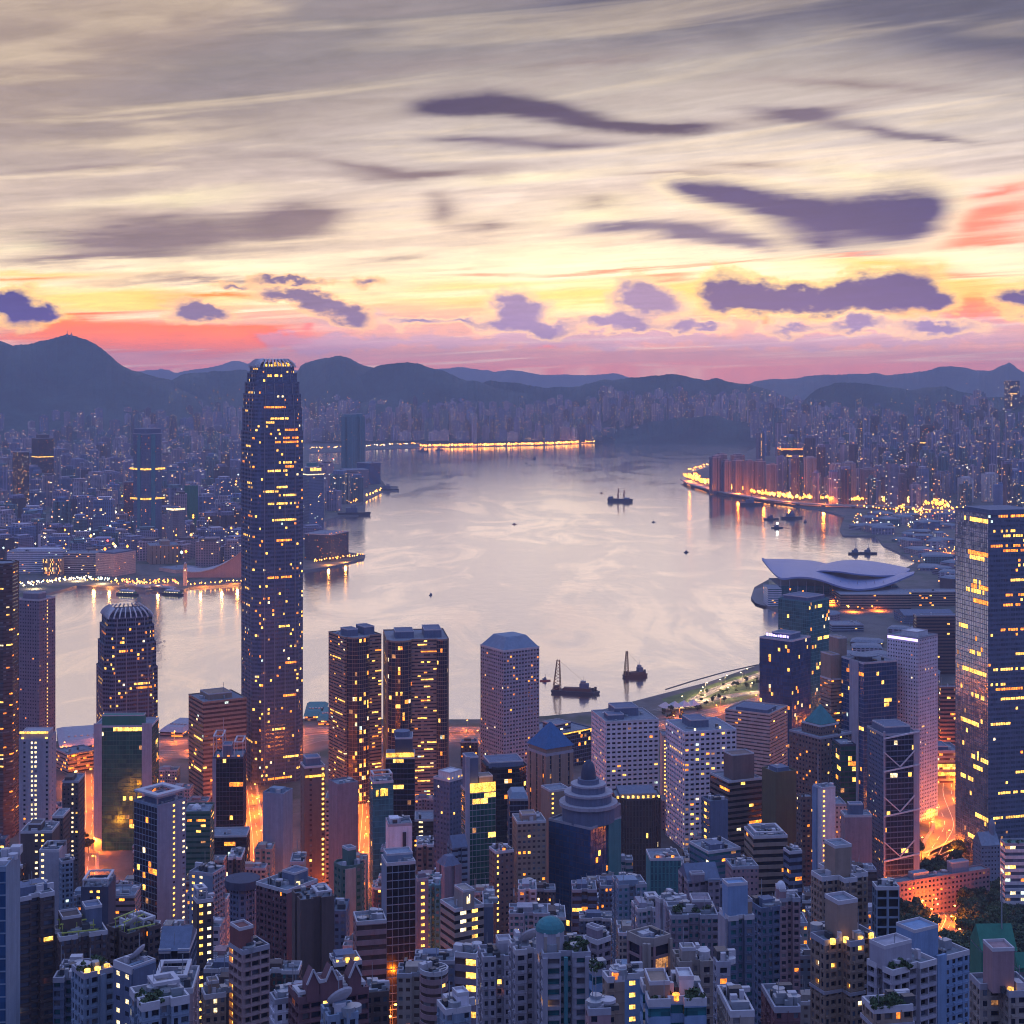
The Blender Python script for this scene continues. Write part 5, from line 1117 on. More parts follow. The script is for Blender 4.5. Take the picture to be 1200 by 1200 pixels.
# ------------------------------------------------------------------ convention centre: layered wing roofs on a glass hall
def wings():
    root = empty('convention_centre', (ux(980, 2700), 2700, 2.0))
    tag(root, 'convention hall with sweeping layered wing roofs on the harbour edge', 'convention centre')
    rx, ry = root.location.x, root.location.y
    def P3(c): u, v, Y = c; return np.array([ux(u, Y) - rx, Y - ry, vz(v, Y) - 2.0])
    def curve(cs, n=40):
        p = np.array([P3(c) for c in cs]); t = np.linspace(0, len(cs) - 1, n)
        out = np.stack([np.interp(t, np.arange(len(cs)), p[:, k]) for k in range(3)], 1)
        for _ in range(3): out[1:-1] = (out[:-2] + 2 * out[1:-1] + out[2:]) / 4
        return out
    def loft(name, fr, bk, sag, th, mat):
        a, b = curve(fr), curve(bk)
        rows = []
        for t in np.linspace(0, 1, 13):
            r = a + (b - a) * t
            r[:, 2] += sag * math.sin(math.pi * t)
            rows.append(r)
        T = np.stack(rows); L = T - np.array([0, 0, th])
        q = lambda M: np.stack([M[:-1, :-1], M[:-1, 1:], M[1:, 1:], M[1:, :-1]], 2).reshape(-1, 4, 3)
        mb = MB().quads(q(T)).quads(q(L)[:, ::-1])
        for A_, B_ in ((T[0], L[0]), (T[-1], L[-1]), (T[:, 0], L[:, 0]), (T[:, -1], L[:, -1])):
            mb.quads(np.stack([A_[:-1], B_[:-1], B_[1:], A_[1:]], 1))
        return mb.build(name, mat, root, smooth=False)
    alu, k, b, _ = newmat('wing_aluminium')
    pos = k.n('ShaderNodeNewGeometry').outputs['Position']; X = k.sep(pos)
    seam = k.m('LESS_THAN', k.m('FRACT', k.m('MULTIPLY', X[0], 0.22)), 0.14)
    n1 = k.noise(pos, 0.05, 3.0).outputs[0]
    k.put(b.inputs['Base Color'], k.mix(k.m('MULTIPLY', seam, 0.35), k.mix(n1, (0.13, 0.18, 0.36, 1), (0.22, 0.28, 0.48, 1)), (0.22, 0.24, 0.36, 1)))
    b.inputs['Metallic'].default_value = 0.35; b.inputs['Roughness'].default_value = 0.42
    loft('lower_wing_roof', [(893, 655, 2790), (904, 669, 2720), (915, 679, 2680), (930, 675.5, 2660), (950, 676, 2650), (968, 681, 2640), (985, 687.5, 2635), (1005, 691, 2630), (1030, 688, 2640), (1050, 681, 2660), (1071, 672, 2700)],
         [(893, 654.4, 2795), (905, 655, 2840), (918, 655, 2860), (935, 655.5, 2860), (955, 657, 2850), (975, 662, 2830), (990, 667, 2800), (1010, 672, 2780), (1035, 672, 2770), (1055, 670, 2750), (1072, 670, 2730)], 2.0, 3.0, alu)
    loft('upper_wing_roof', [(946, 672, 2716), (962, 668, 2714), (985, 669.5, 2700), (1005, 672.5, 2700), (1030, 674.5, 2705), (1056, 673.5, 2715), (1066, 668, 2735)],
         [(946, 671, 2735), (960, 662, 2800), (985, 656.5, 2840), (1008, 656, 2850), (1032, 659, 2840), (1056, 663.5, 2800), (1067, 666.5, 2750)], 1.0, 2.5, alu)
    loc = root.location
    def hall(nm, u0, u1, Y0, Y1, z0, z1, sty, wall, glass, lit):
        x0, x1 = ux(u0, Y0) - rx, ux(u1, Y0) - rx; y0, y1 = Y0 - ry, Y1 - ry
        p4 = [(x0, y0), (x1, y0), (x1, y1), (x0, y1)]
        shaft(root, p4, z0, z1, sty, wm(wall), gm(glass), (lit, .02, MIX['o']), {}, np.random.RandomState(3), 10, name=nm)
        MB().poly([(*p, z1) for p in p4]).build('roof', DECK, root)
    hall('glass_hall', 912, 1052, 2690, 2790, 1, 28, 'curtain', 'teal', 'teal', .02)
    hall('podium', 905, 1012, 2655, 2692, 1, 14, 'band', 'lilac', 'dark', .05)
    hall('terrace_block', 985, 1068, 2600, 2690, 1, 26, 'bandw', 'tan', 'dark', .05)
    hall('end_gallery', 900, 916, 2640, 2690, 1, 30, 'band', 'white', 'teal', .05)
    mb = MB()
    for t in np.linspace(0, 1, 14):
        x = ux(915 + 130 * t, 2668) - rx; mb.bar((x, 2668 - ry, 14), (x, 2668 - ry, 40), .6)
    mb.build('colonnade', wm('lilac'), root)
    return root
wings()
B('office_block', (1050, 1056, 1130), 694, 2640, 'bandw', 'tan', 'dark', (.04, .02, 'o'), [('clutter', 4)], 'long striped exhibition block running right from the wing roofed hall', cat='exhibition hall', ar=.6, z0=2)
B('office_block', (1060, None, 1120), 722, 2450, 'band', 'slate', 'steel', (.02, .02, 'y'), [('gable', 6, 'slate'), ('clutter', 4)], 'flat dark shed in front of the striped exhibition block', a=2, d=60, cat='exhibition hall', z0=2)
B('office_block', (975, None, 1012), 733, 2380, 'band', 'bluegrey', 'dark', (.05, .02, 'y'), [('clutter', 4)], 'low blue grey depot below the orange exhibition road', a=3, d=40, cat='depot', z0=2)

# ------------------------------------------------------------------ Kowloon landmarks
B('skyscraper', (152.5, 170, 193.5), 509, 3600, 'grid', 'slate', 'steel', (.03, 0, 'o'), [('plant', .12, .12, .88, .88, 12, 'slate'), ('glow', 82, 4, 'gold'), ('glow', 150, 4, 'gold'), ('strip', 'L', .3, .5, 'teal'), ('strip', 'R', .3, .5, 'teal')], 'tallest tower across the harbour on the left, ringed by gold lines', cat='skyscraper', z0=2, shape='cham', cap=20)
B('office_tower', (400, 412, 427.5), 489, 5560, 'apt3', 'teal', 'teal', (.004, 0, 'o'), [('plant', .1, .1, .45, .9, 10), ('plant', .6, .1, .9, .9, 12), ('clutter', 3)], 'lone dark tower on the point right of the tallest skyscraper', cat='tower', z0=2, shape='notch')
B('office_block', (418, 433, 446), 543, 5400, 'band', 'azure', 'dark', (.01, 0, 'o'), [('clutter', 3)], 'blue slab block at the foot of the lone dark tower', cat='office block', z0=2)
B('office_block', (398, 404, 432), 551, 5200, 'small', 'purple', 'dark', (.02, 0, 'o'), [('clutter', 3)], 'pair of purple low blocks before the lone dark tower', cat='office block', z0=2)
B('hotel_tower', (352, 362, 379.5), 556, 3900, 'band', 'slate', 'steel', (.03, .03, 'w'), [('cyl', .5, .5, 17, 0, 16, 'slate'), ('cyl', .5, .5, 18, 16, 2, 'white'), ('cyl', .5, .5, 14, 18, 9, 'sea'), ('sign', 'R', .1, .9, -8, 9, 'yellow'), ('glow', 2, 2.5, 'white')], 'round topped tower with yellow sign peeping right of the tallest skyscraper', cat='hotel', z0=2)
B('hotel_block', (357, 388, 408.5), 627, 3260, 'small', 'navy', 'dark', (.06, 0, 'o'), [('clutter', 5), ('lamps', 5, 'orange')], 'dark waterside hotel block with orange roof lamps right of tallest skyscraper', cat='hotel', z0=2, ar=.8)
B('shopping_block', (8, None, 74), 647, 3060, 'band', 'white', 'steel', (.03, .02, 'y'), [('clutter', 8), ('plant', .1, .3, .9, .8, 4)], 'long white waterfront slab farthest left across the harbour', a=1, d=50, cat='waterfront slab', z0=2)
B('shopping_block', (50, None, 72), 655, 3030, 'fins', 'stone', 'brown', (.35, 0, 'y'), [('clutter', 2)], 'lit stair tower standing against the long white waterfront slab', a=1, d=20, cat='stair tower', z0=2)
B('shopping_block', (74, None, 112), 649, 3055, 'band', 'lilac', 'dark', (.04, .02, 'y'), [('clutter', 5)], 'lilac waterfront slab between long white slab and wedge block', a=1, d=50, cat='waterfront slab', z0=2)
B('shopping_block', (112, 133, 159), 650, 3010, 'small', 'peach', 'dark', (.03, 0, 'o'), [('plant', .1, .1, .95, .95, 3, 'slate')], 'pale wedge shaped block with a dark roof slot near the ferry piers', cat='waterfront block', z0=2, ar=.7)
B('arts_centre', (186, 206, 236), 668, 3060, 'plain', 'peach', 'dark', None, [('clutter', 1)], 'windowless pink fan building beside the ferry piers across the water', cat='arts centre', z0=2, par=.6)
B('office_tower', (195, 203, 217), 598, 3420, 'fins', 'lilac', 'dark', (.02, 0, 'w'), [('glow', .5, 4, 'white'), ('clutter', 3)], 'striped grey tower with a white lit top before the green netted tower', cat='office tower', z0=2)
B('office_tower', (216, 222, 232), 570, 3900, 'plain', 'jade', 'dark', None, [('clutter', 4)], 'tower under green construction netting across the harbour', cat='office tower', z0=2, cope='jade')
B('hotel_block', (172, 176, 210), 640, 3200, 'slit', 'tan', 'brown', (.14, 0, 'o'), [('plant', .4, .2, .7, .8, 8), ('clutter', 4)], 'brown hotel with lit vertical columns behind the pink fan building', cat='hotel', z0=2)
B('office_tower', (15, 20, 34), 530, 4300, 'grid', 'umber', 'dark', (.14, 0, 'y'), [('clutter', 2)], 'dark tower with two columns of yellow lights far left over the harbour', cat='office tower', z0=2)
B('office_tower', (37, 44, 63), 514, 5000, 'apt', 'umber', 'dark', (.03, 0, 'o'), [('plant', .2, .2, .8, .8, 12), ('glow', 60, 3, 'gold')], 'brown block with a gold line above mid height, far left over the harbour', cat='office tower', z0=2)
B('office_tower', (145, None, 163), 565, 4000, 'grid', 'maroon', 'dark', (.05, 0, 'o'), [('clutter', 2)], 'reddish block left of the tallest tower across the harbour', a=2, d=30, cat='office block', z0=2)
# sloping hall by the ferry piers
def sloped_hall():
    Y = 3000
    root = empty('arts_hall', (ux(214, Y), Y, 2)); tag(root, 'long sloping windowless hall sweeping up toward the tallest skyscraper', 'arts centre')
    x1 = ux(286, Y) - ux(214, Y)
    prof = [(0, vz(670, Y)), (.15, vz(672, Y)), (.3, vz(671.5, Y)), (.5, vz(668, Y)), (.7, vz(661, Y)), (.88, vz(652, Y)), (1, vz(645, Y))]
    f = np.array([(x1 * t, 0, z) for t, z in prof]); bk = f + np.array([0, 55, 0]); g0 = f * np.array([1, 1, 0]); b0 = bk * np.array([1, 1, 0])
    mb = MB().quads(np.stack([g0[:-1], g0[1:], f[1:], f[:-1]], 1)).quads(np.stack([b0[1:], b0[:-1], bk[:-1], bk[1:]], 1))
    mb.quads([[g0[-1], b0[-1], bk[-1], f[-1]], [b0[0], g0[0], f[0], bk[0]]]).build('wall', wm('rose'), root)
    o = f + np.array([0, -1.5, 1.0]); p = bk + np.array([0, 1.5, 1.0]); ol = o - np.array([0, 0, 1.5]); pl = p - np.array([0, 0, 1.5])
    MB().quads(np.stack([o[:-1], o[1:], p[1:], p[:-1]], 1)).quads(np.stack([ol[:-1], ol[1:], o[1:], o[:-1]], 1)).quads(np.stack([pl[1:], pl[:-1], p[:-1], p[1:]], 1)).build('roof', wm('lilac'), root)
sloped_hall()
def clock_tower():
    x, y, _ = px(217, 688)
    root = empty('clock_tower', (x, y, 2)); tag(root, 'slim old clock tower at the quay by the pink fan building', 'clock tower')
    MB().box(-3, -3, 0, 3, 3, 34).build('shaft', wm('peach'), root)
    MB().box(-2.4, -2.4, 34, 2.4, 2.4, 40).build('belfry', wm('stone'), root)
    MB().dome(0, 0, 40, 2.4, 4).build('dome', wm('lilac'), root)
    MB().cyl(0, -3.2, 29, 29.01, .1, n=4).box(-1.5, -3.25, 27.5, 1.5, -3.05, 30.5).build('clock_face', WHT, root)
clock_tower()

# ------------------------------------------------------------------ North Point and Causeway Bay landmarks
npt = 'row of dark waterside apartment towers at the far point'
for i, (a, c, b, v, Y) in enumerate([(831, 835, 845, 536, 5020), (845, 849, 857, 541, 5000), (858, 862, 870, 540, 4990), (871, 875, 884, 541, 4960), (856, 862, 873, 534, 5300), (884, 888, 897, 541, 4950), (838, 843, 852, 533, 5350), (898, 902, 911, 545, 4900)]):
    B('apartment_tower', (a, c, b), v, Y, 'apt3', 'purple', 'dark', (.004, 0, 'o'), [('plant', .2, .2, .8, .8, 5)], 'dark apartment tower in the waterside row lining the orange lit far point', group=npt, z0=2, cap=3)
B('apartment_tower', (886, 889, 896), 508, 5500, 'slit', 'slate', 'dark', (.0, 0, 'w'), [('plant', .2, .2, .8, .8, 4)], 'slim tower with one bright vertical line at the tip of the far point', cols={0: [.4]}, z0=2)
B('office_tower', (911, 916, 941), 527, 5150, 'curtain', 'navy', 'dark', (.02, .02, 'o'), [('glow', 1, 5, 'orange'), ('clutter', 3)], 'dark square tower topped by an orange light band at the far point', cat='office tower', z0=2)
for a, c, b, v, Y, lab in [(942, 946, 957, 537, 4900, 'pink waterside tower left of the pair of pink slabs'), (972, 975, 987, 545, 4760, 'left slab of the pair of pink waterside towers'), (987, 990, 1003, 543, 4740, 'right slab of the pair of pink waterside towers')]:
    B('apartment_tower', (a, c, b), v, Y, 'apt', 'peach', 'brown', (.005, 0, 'o'), [('plant', .2, .2, .8, .8, 5)], lab, z0=2, cap=3)
B('apartment_tower', (1008, 1012, 1025), 550, 4700, 'apt', 'rose', 'dark', (.01, 0, 'o'), [('plant', .2, .2, .8, .8, 5)], 'rose tower right of the pair of pink slabs on the far shore', z0=2, cap=3)
B('apartment_tower', (1050, 1054, 1063), 557, 4600, 'apt', 'purple', 'dark', (.01, 0, 'o'), [('plant', .2, .2, .8, .8, 5)], 'purple tower above the far orange highway bend', z0=2, cap=3)
B('office_tower', (1122, 1127, 1141), 561, 4700, 'apt3', 'pale', 'dark', (.06, 0, 'w'), [('plant', .2, .2, .8, .8, 5)], 'pale hatched tower just above the big glass tower', cat='tower', z0=2, cap=3)
B('office_tower', (1150, 1154, 1170), 556, 4700, 'apt3', 'pale', 'dark', (.1, 0, 'w'), [('plant', .2, .2, .8, .8, 5)], 'white streaked twin tower above the big glass tower', cat='tower', z0=2, cap=3)
B('office_tower', (1078, 1086, 1095), 500, 5600, 'bandw', 'umber', 'dark', (.04, .02, 'o'), [('plant', .2, .2, .8, .8, 8), ('glow', 60, 4, 'gold')], 'dark tower with a stepped head among the eastern towers', cat='tower', z0=30, cap=3)
B('office_tower', (1177, 1183, 1195), 446, 6280, 'curtw', 'slate', 'dark', (.05, .02, 'w'), [('clutter', 2)], 'lone dark tower high up at the right edge against the ridge', cat='tower', z0=235, cap=3)

# ------------------------------------------------------------------ the many tower blocks across the water
def far_mat(name, c, lit=0.93, seed=0.0):
    m, k, b, _ = newmat(name)
    pos = k.n('ShaderNodeNewGeometry').outputs['Position']; X = k.sep(pos)
    fl = k.m('FRACT', k.m('MULTIPLY', X[2], 1 / 3.3)); col = k.m('FRACT', k.m('MULTIPLY', k.m('ADD', X[0], k.m('MULTIPLY', X[1], .8)), 1 / 5.2))
    side = k.m('LESS_THAN', k.sep(k.n('ShaderNodeNewGeometry').outputs['Normal'])[2], .5)
    win = k.m('MULTIPLY', side, k.m('MULTIPLY', k.m('GREATER_THAN', fl, .42), k.m('GREATER_THAN', col, .36)))
    n1 = k.noise(k.vm('MULTIPLY', pos, (1, 1, .12)), .06, 4.0, .65).outputs[0]
    n2 = k.noise(pos, .008, 2.0, .6).outputs[0]
    base = k.vm('SCALE', tuple(c[:3]), scale=k.m('MULTIPLY', k.m('MULTIPLY_ADD', n1, 1.1, .45), k.m('MULTIPLY_ADD', n2, 1.2, .4)))
    k.put(b.inputs['Base Color'], k.mix(win, base, (0.03, 0.035, 0.06, 1)))
    k.put(b.inputs['Roughness'], k.m('MULTIPLY_ADD', win, -.5, .8))
    cell = k.vm('FLOOR', k.vm('MULTIPLY', pos, (1 / 5.2, 1 / 5.2, 1 / 3.3)))
    wn = k.n('ShaderNodeTexWhiteNoise', noise_dimensions='4D'); k.put(wn.inputs['Vector'], cell); wn.inputs['W'].default_value = seed
    on = k.m('MULTIPLY', k.m('GREATER_THAN', wn.outputs[0], lit), win)
    sc = k.sep(wn.outputs['Color'])
    k.put(b.inputs['Emission Color'], k.ramp(sc[1], [(0, (1, .30, .06, 1)), (.45, (1, .52, .14, 1)), (.8, (1, .74, .40, 1)), (1, (.8, .9, .8, 1))]))
    k.put(b.inputs['Emission Strength'], k.m('MULTIPLY', on, k.m('MULTIPLY_ADD', sc[2], 2.6, .8)))
    m.cycles.emission_sampling = 'NONE'
    return m
FARC = [('mauve', (.24, .21, .32)), ('pinkish', (.38, .27, .31)), ('slate blue', (.13, .18, .32)), ('grey violet', (.26, .24, .34)), ('dark brown', (.12, .08, .09)), ('pale lilac', (.44, .38, .44)), ('dull teal', (.10, .18, .20))]
FARM = [far_mat('far_' + n.replace(' ', '_'), c, .960, i * 3.1) for i, (n, c) in enumerate(FARC)]

def inpoly(x, y, P):
    c = False; n = len(P)
    for i in range(n):
        a, b = P[i], P[i - 1]
        if (a[1] > y) != (b[1] > y) and x < (b[0] - a[0]) * (y - a[1]) / (b[1] - a[1]) + a[0]: c = not c
    return c
pix = lambda L: [px(u, v)[:2] for u, v in L]
KOW = pix([(-60, 694), (35, 694), (90, 680), (210, 682), (280, 676), (352, 660), (366, 640), (352, 622), (366, 606), (398, 600), (425, 585), (436, 572), (430, 556), (398, 549), (352, 548), (330, 560), (-60, 560)])
KOW += pix([(-60, 540)])
spots = []
rf = random.Random(11)
occ = [(r[1], max(r[3], r[4]) * .9) for r in ALL if r[7] > 2300]
def free(x, y, rad, lst):
    for (c, q) in occ:
        if abs(c[0] - x) < rad + q and abs(c[1] - y) < rad + q: return False
    for s in lst:
        if abs(s[0] - x) < (rad + s[2]) * .62 and abs(s[1] - y) < (rad + s[2]) * .62: return False
    return True
def scatter(n, u0, u1, Y0, Y1, hgt, wid, zone, poly=None, zb=None, tries=6):
    k = 0
    for _ in range(n * tries):
        if k >= n: break
        Y = (Y0 ** -1 + rf.random() * (Y1 ** -1 - Y0 ** -1)) ** -1
        u = u0 + rf.random() * (u1 - u0); x = ux(u, Y)
        if poly and not inpoly(x, Y, poly): continue
        if zone in 'ewv' and not (inpoly(x, Y - 70, LANDS[1]) and inpoly(x - 40, Y, LANDS[1])): continue
        w = wid[0] + rf.random() * (wid[1] - wid[0]); d = wid[0] + rf.random() * (wid[1] - wid[0])
        if not free(x, Y, max(w, d) * .55, spots): continue
        zz = zb(u, Y) if zb else 2.0
        h = hgt[0] + (rf.random() ** 1.4) * (hgt[1] - hgt[0])
        if 283 < u < 355 and HV + (CZ - zz - h) * F_ / Y > 425: continue     # wholly behind the tallest tower
        spots.append((x, Y, max(w, d), w, d, h, zz, rf.random() * 1.5, zone, rf.random())); k += 1
KZ = 'towers across the harbour left of the tallest skyscraper'
EZ = 'eastern towers stacked up right of the harbour mouth'
scatter(60, -8, 400, 3080, 3700, (22, 62), (26, 48), 'k', KOW)
scatter(150, -8, 425, 3700, 5200, (30, 95), (24, 46), 'k', KOW)
scatter(200, -8, 350, 5200, 7400, (40, 120), (26, 50), 'k')
ez = lambda u, Y: 2.0 + max(0, Y - 5000) * .028 + max(0, u - 1050) * max(0, Y - 4800) * .0002
scatter(44, 905, 1215, 4500, 4900, (60, 130), (18, 32), 'e', zb=ez)
scatter(230, 915, 1215, 4900, 6300, (80, 175), (18, 34), 'e', zb=ez)
scatter(130, 895, 1215, 6300, 8000, (80, 180), (22, 38), 'e', zb=ez)
fz = lambda u, Y: 2 + max(0, Y - 8000) * .05
scatter(230, -10, 345, 7700, 8900, (80, 190), (24, 42), 'f', zb=fz)
scatter(240, 345, 700, 8400, 9000, (80, 180), (24, 42), 'f', zb=lambda u, Y: 2 + max(0, Y - 8350) * .13)
scatter(110, 360, 700, 8350, 8800, (40, 90), (30, 60), 'f', zb=fz)
scatter(120, 690, 905, 8700, 9150, (90, 160), (24, 38), 'f', zb=lambda u, Y: 30 + max(0, Y - 8600) * .22)
scatter(80, 880, 1085, 8100, 8900, (90, 150), (24, 40), 'f', zb=lambda u, Y: 30 + max(0, Y - 8000) * .12)
scatter(40, 640, 760, 8600, 9200, (50, 110), (30, 60), 'f', zb=lambda u, Y: 10 + max(0, Y - 8600) * .06)
scatter(46, 985, 1118, 2750, 4300, (6, 22), (24, 60), 'w', poly=pix([(1000, 606), (1118, 602), (1118, 700), (1072, 664), (1064, 648), (1036, 634), (990, 624)]))
scatter(24, 965, 1112, 2000, 2560, (6, 20), (20, 46), 'v')
def block(mb, x, y, zz, w, d, h, a, kind, mat=0):
    ca, sa = math.cos(a), math.sin(a)
    if kind < .45: P2 = shape_pts('box', w, d)
    elif kind < .8: P2 = shape_pts('cross', w, d)
    else: P2 = shape_pts('notch', w, d)
    tr = lambda L: [(x + (p - w / 2) * ca - (q - d / 2) * sa, y + (p - w / 2) * sa + (q - d / 2) * ca) for p, q in L]
    mb.prism(tr(P2), zz - 2, zz + h, mat)
    ph = 4 + kind * 5
    mb.prism(tr([(w * .3, d * .3), (w * .7, d * .3), (w * .7, d * .7), (w * .3, d * .7)]), zz + h, zz + h + ph, mat)
sheds = [s for s in spots if s[8] in 'wv']
near = sorted([s for s in spots if s[8] in 'ke'], key=lambda s: -(s[3] * s[5]) / s[1] ** 2)
kept = [s for s in near[:255]]
rest = near[255:] + [s for s in spots if s[8] == 'f']
for s in kept:
    x, y, _, w, d, h, zz, a, zone, r = s
    ci = int(r * 7) % 7
    nm, g_ = FARC[ci][0], (KZ if zone == 'k' else EZ)
    root = empty('tower_block', (x, y, zz), a)
    tag(root, ('hazy %s tower block among the towers across the harbour, left side' if zone == 'k' else '%s tower block among the eastern towers beyond the wing roofed hall') % nm, 'tower block', g_ + ', ' + nm)
    sh = shape_pts('box' if r < .5 else ('cross' if r < .8 else 'notch'), w, d)
    mv = [(p - w / 2, q - d / 2) for p, q in sh]
    MB().prism(mv, -2, h, 0).build('facade', FARM[ci], root)
    MB().prism([(p * .35, q * .35) for p, q in [(-w, -d), (w, -d), (w, d), (-w, d)]], h, h + 4 + r * 6).build('plant_room', FARM[(ci + 3) % 7], root)
for s in sheds:
    x, y, _, w, d, h, zz, a, zone, r = s
    ci = int(r * 7) % 7
    root = empty('dock_shed', (x, y, zz), a)
    tag(root, ('low %s shed on flat dock land behind the wing roofed hall' if zone == 'w' else 'low %s depot roof in front of the wing roofed hall') % FARC[ci][0], 'shed', ('dock sheds, ' if zone == 'w' else 'depot roofs, ') + FARC[ci][0])
    MB().prism([(-w / 2, -d / 2), (w / 2, -d / 2), (w / 2, d / 2), (-w / 2, d / 2)], -1, h).build('wall', FARM[ci], root)
    MB().prism([(-w / 2 - .6, -d / 2 - .6), (w / 2 + .6, -d / 2 - .6), (w / 2 + .6, d / 2 + .6), (-w / 2 - .6, d / 2 + .6)], h, h + 3, scale=.7, bottom=True).build('roof', DECK, root)
mb = MB()
for s in rest:
    x, y, _, w, d, h, zz, a, zone, r = s
    block(mb, x, y, zz, w, d, h, a, r, int(r * 7) % 7)
tag(mb.build('distant_city', FARM), kind='stuff')

# ------------------------------------------------------------------ innumerable far lamps: one mass of points
def lampmass(name, P, mats, label=None):
    mb = MB(); rr = np.random.RandomState(4)
    for (x, y, z, r, mi) in P:
        t = np.array([[r, 0, 0], [0, r, 0], [-r, 0, 0], [0, -r, 0]]) + (x, y, z)
        top, bot = np.array((x, y, z + r * 1.2)), np.array((x, y, z - r * 1.2))
        n = np.roll(t, -1, 0)
        mb.quads(np.stack([t, n, np.tile(top, (4, 1)), np.tile(top, (4, 1)) + 1e-3], 1), mi).quads(np.stack([n, t, np.tile(bot, (4, 1)), np.tile(bot, (4, 1)) - 1e-3], 1), mi)
    return tag(mb.build(name, mats), kind='stuff')
FL = [lit_mat('lamp_sodium', (1.0, .30, .03), 5, var=False), lit_mat('lamp_amber', (1.0, .46, .09), 5, var=False), lit_mat('lamp_pale', (1.0, .8, .5), 4.5, var=False), lit_mat('lamp_red', (1.0, .08, .05), 5, var=False), lit_mat('lamp_cool', (.7, .95, .9), 3.5, var=False)]
pts = []
rl = random.Random(5)
def line(P, n, z, r, mats, jit=6):
    P = [px(u, v) for u, v in P]
    L = [0]
    for a, b in zip(P[:-1], P[1:]): L.append(L[-1] + math.hypot(b[0] - a[0], b[1] - a[1]))
    for i in range(n):
        s = (i + rl.random() * .6) / n * L[-1]
        k = max(j for j in range(len(L)) if L[j] <= s); k = min(k, len(P) - 2)
        t = (s - L[k]) / (L[k + 1] - L[k])
        pts.append((P[k][0] + (P[k + 1][0] - P[k][0]) * t + rl.uniform(-jit, jit), P[k][1] + (P[k + 1][1] - P[k][1]) * t + rl.uniform(-jit, jit) * 1.5, z + rl.random() * z * .5, r * (.7 + .6 * rl.random()), rl.choice(mats)))
line([(492, 524.5), (560, 523.5), (640, 521.8), (696, 519.3)], 130, 9, 5.0, [0, 0, 0, 1], 3)
line([(560, 515), (700, 514)], 60, 12, 3.0, [0, 1, 2], 60)
line([(690, 517), (705, 516)], 40, 22, 4.5, [0, 0, 1], 40)
line([(715, 513), (800, 511), (880, 509)], 60, 12, 3.4, [0, 1, 1, 2], 20)
line([(360, 528), (430, 525), (490, 522)], 60, 10, 2.6, [0, 1, 2], 30)
line([(360, 512), (700, 508)], 120, 14, 2.6, [0, 1, 2, 0], 120)
line([(0, 519), (60, 517), (160, 518), (275, 517)], 150, 14, 3.6, [0, 0, 1, 2], 40)
line([(60, 506), (280, 502)], 90, 30, 3.2, [0, 1, 2], 120)
line([(806, 559.5), (830, 569), (880, 578), (930, 585), (1000, 587), (1060, 589), (1115, 595)], 170, 12, 3.2, [0, 0, 0, 1], 26)
line([(804, 561), (830, 571), (880, 581), (930, 588), (1000, 590), (1060, 592), (1115, 598)], 230, 12, 4.4, [0, 0, 0, 1], 9)
line([(806, 556), (830, 549)], 24, 14, 2.6, [0, 0, 1], 16)
line([(890, 500), (985, 498)], 90, 30, 4.0, [0, 0, 1], 80)
line([(985, 497), (1010, 496)], 30, 40, 3.6, [1, 1, 2], 30)
line([(20, 690), (90, 681), (132, 683)], 120, 6, 1.3, [1, 2, 2, 4], 14)
line([(132, 686), (215, 686)], 80, 6, 1.5, [0, 0, 1, 3], 16)
line([(222, 689), (280, 685), (330, 676)], 30, 6, 1.4, [0, 1], 2)
line([(366, 662), (426, 654)], 26, 7, 1.4, [0, 1], 3)
line([(412, 592), (447, 576)], 24, 8, 2.2, [0, 1], 4)
for _ in range(110): pts.append((*px(rl.uniform(1000, 1118), rl.uniform(599, 624))[:2], rl.uniform(5, 18), rl.uniform(1.0, 1.9), rl.choice([0, 0, 1, 1, 2, 4, 3])))
for _ in range(60): pts.append((*px(rl.uniform(1066, 1120), rl.uniform(628, 664))[:2], rl.uniform(4, 12), rl.uniform(.8, 1.4), rl.choice([0, 0, 1, 2])))
line([(1060, 606), (1120, 606)], 110, 14, 2.2, [0, 0, 1], 110)
line([(970, 707), (1000, 716), (1062, 712)], 60, 8, 1.5, [0, 0, 1], 12)
for i in range(560):      # among the Kowloon streets and the eastern towers
    if i < 380:
        Y = (1 / 3150 + rl.random() * (1 / 7400 - 1 / 3150)) ** -1; u = rl.uniform(-5, 400)
        if Y < 5200 and not inpoly(ux(u, Y), Y, KOW): continue
        z = rl.uniform(10, 50)
    else:
        Y = (1 / 4700 + rl.random() * (1 / 7800 - 1 / 4700)) ** -1; u = rl.uniform(920, 1215); z = ez(u, Y) + rl.uniform(10, 70)
    if 281 < u < 357: continue
    pts.append((ux(u, Y), Y, z, rl.uniform(1.5, 3.2), rl.choice([0, 0, 0, 1, 1, 2, 4, 3])))
for i in range(60):      # on the slopes
    u = rl.choice([rl.uniform(200, 285), rl.uniform(350, 560), rl.uniform(1040, 1180)]); Y = 8300; v = 474 - abs(rl.gauss(0, 11))
    pts.append((ux(u, Y), Y - 60, vz(v, Y), 1.5, rl.choice([1, 0, 2])))
lampmass('distant_lights', pts, FL)
def glow(u, v, z, p, c=(1.0, .20, .012), r=6.0):
    l = bpy.data.lights.new('street_glow', 'SPOT'); l.energy = p; l.color = c; l.shadow_soft_size = r; l.spot_size = R_(150); l.spot_blend = .6
    o = bpy.data.objects.new('street_glow', l); COL.objects.link(o); o.location = px(u, v, 3)[:2] + (z,)
HW = [(803, 562), (812, 567), (830, 572), (855, 577.5), (880, 582), (905, 586), (935, 589.5), (965, 591), (1000, 592.5), (1035, 593), (1065, 594), (1095, 598), (1125, 603)]
hp = [Vector(px(u, v, 10)[:2]) for u, v in HW]
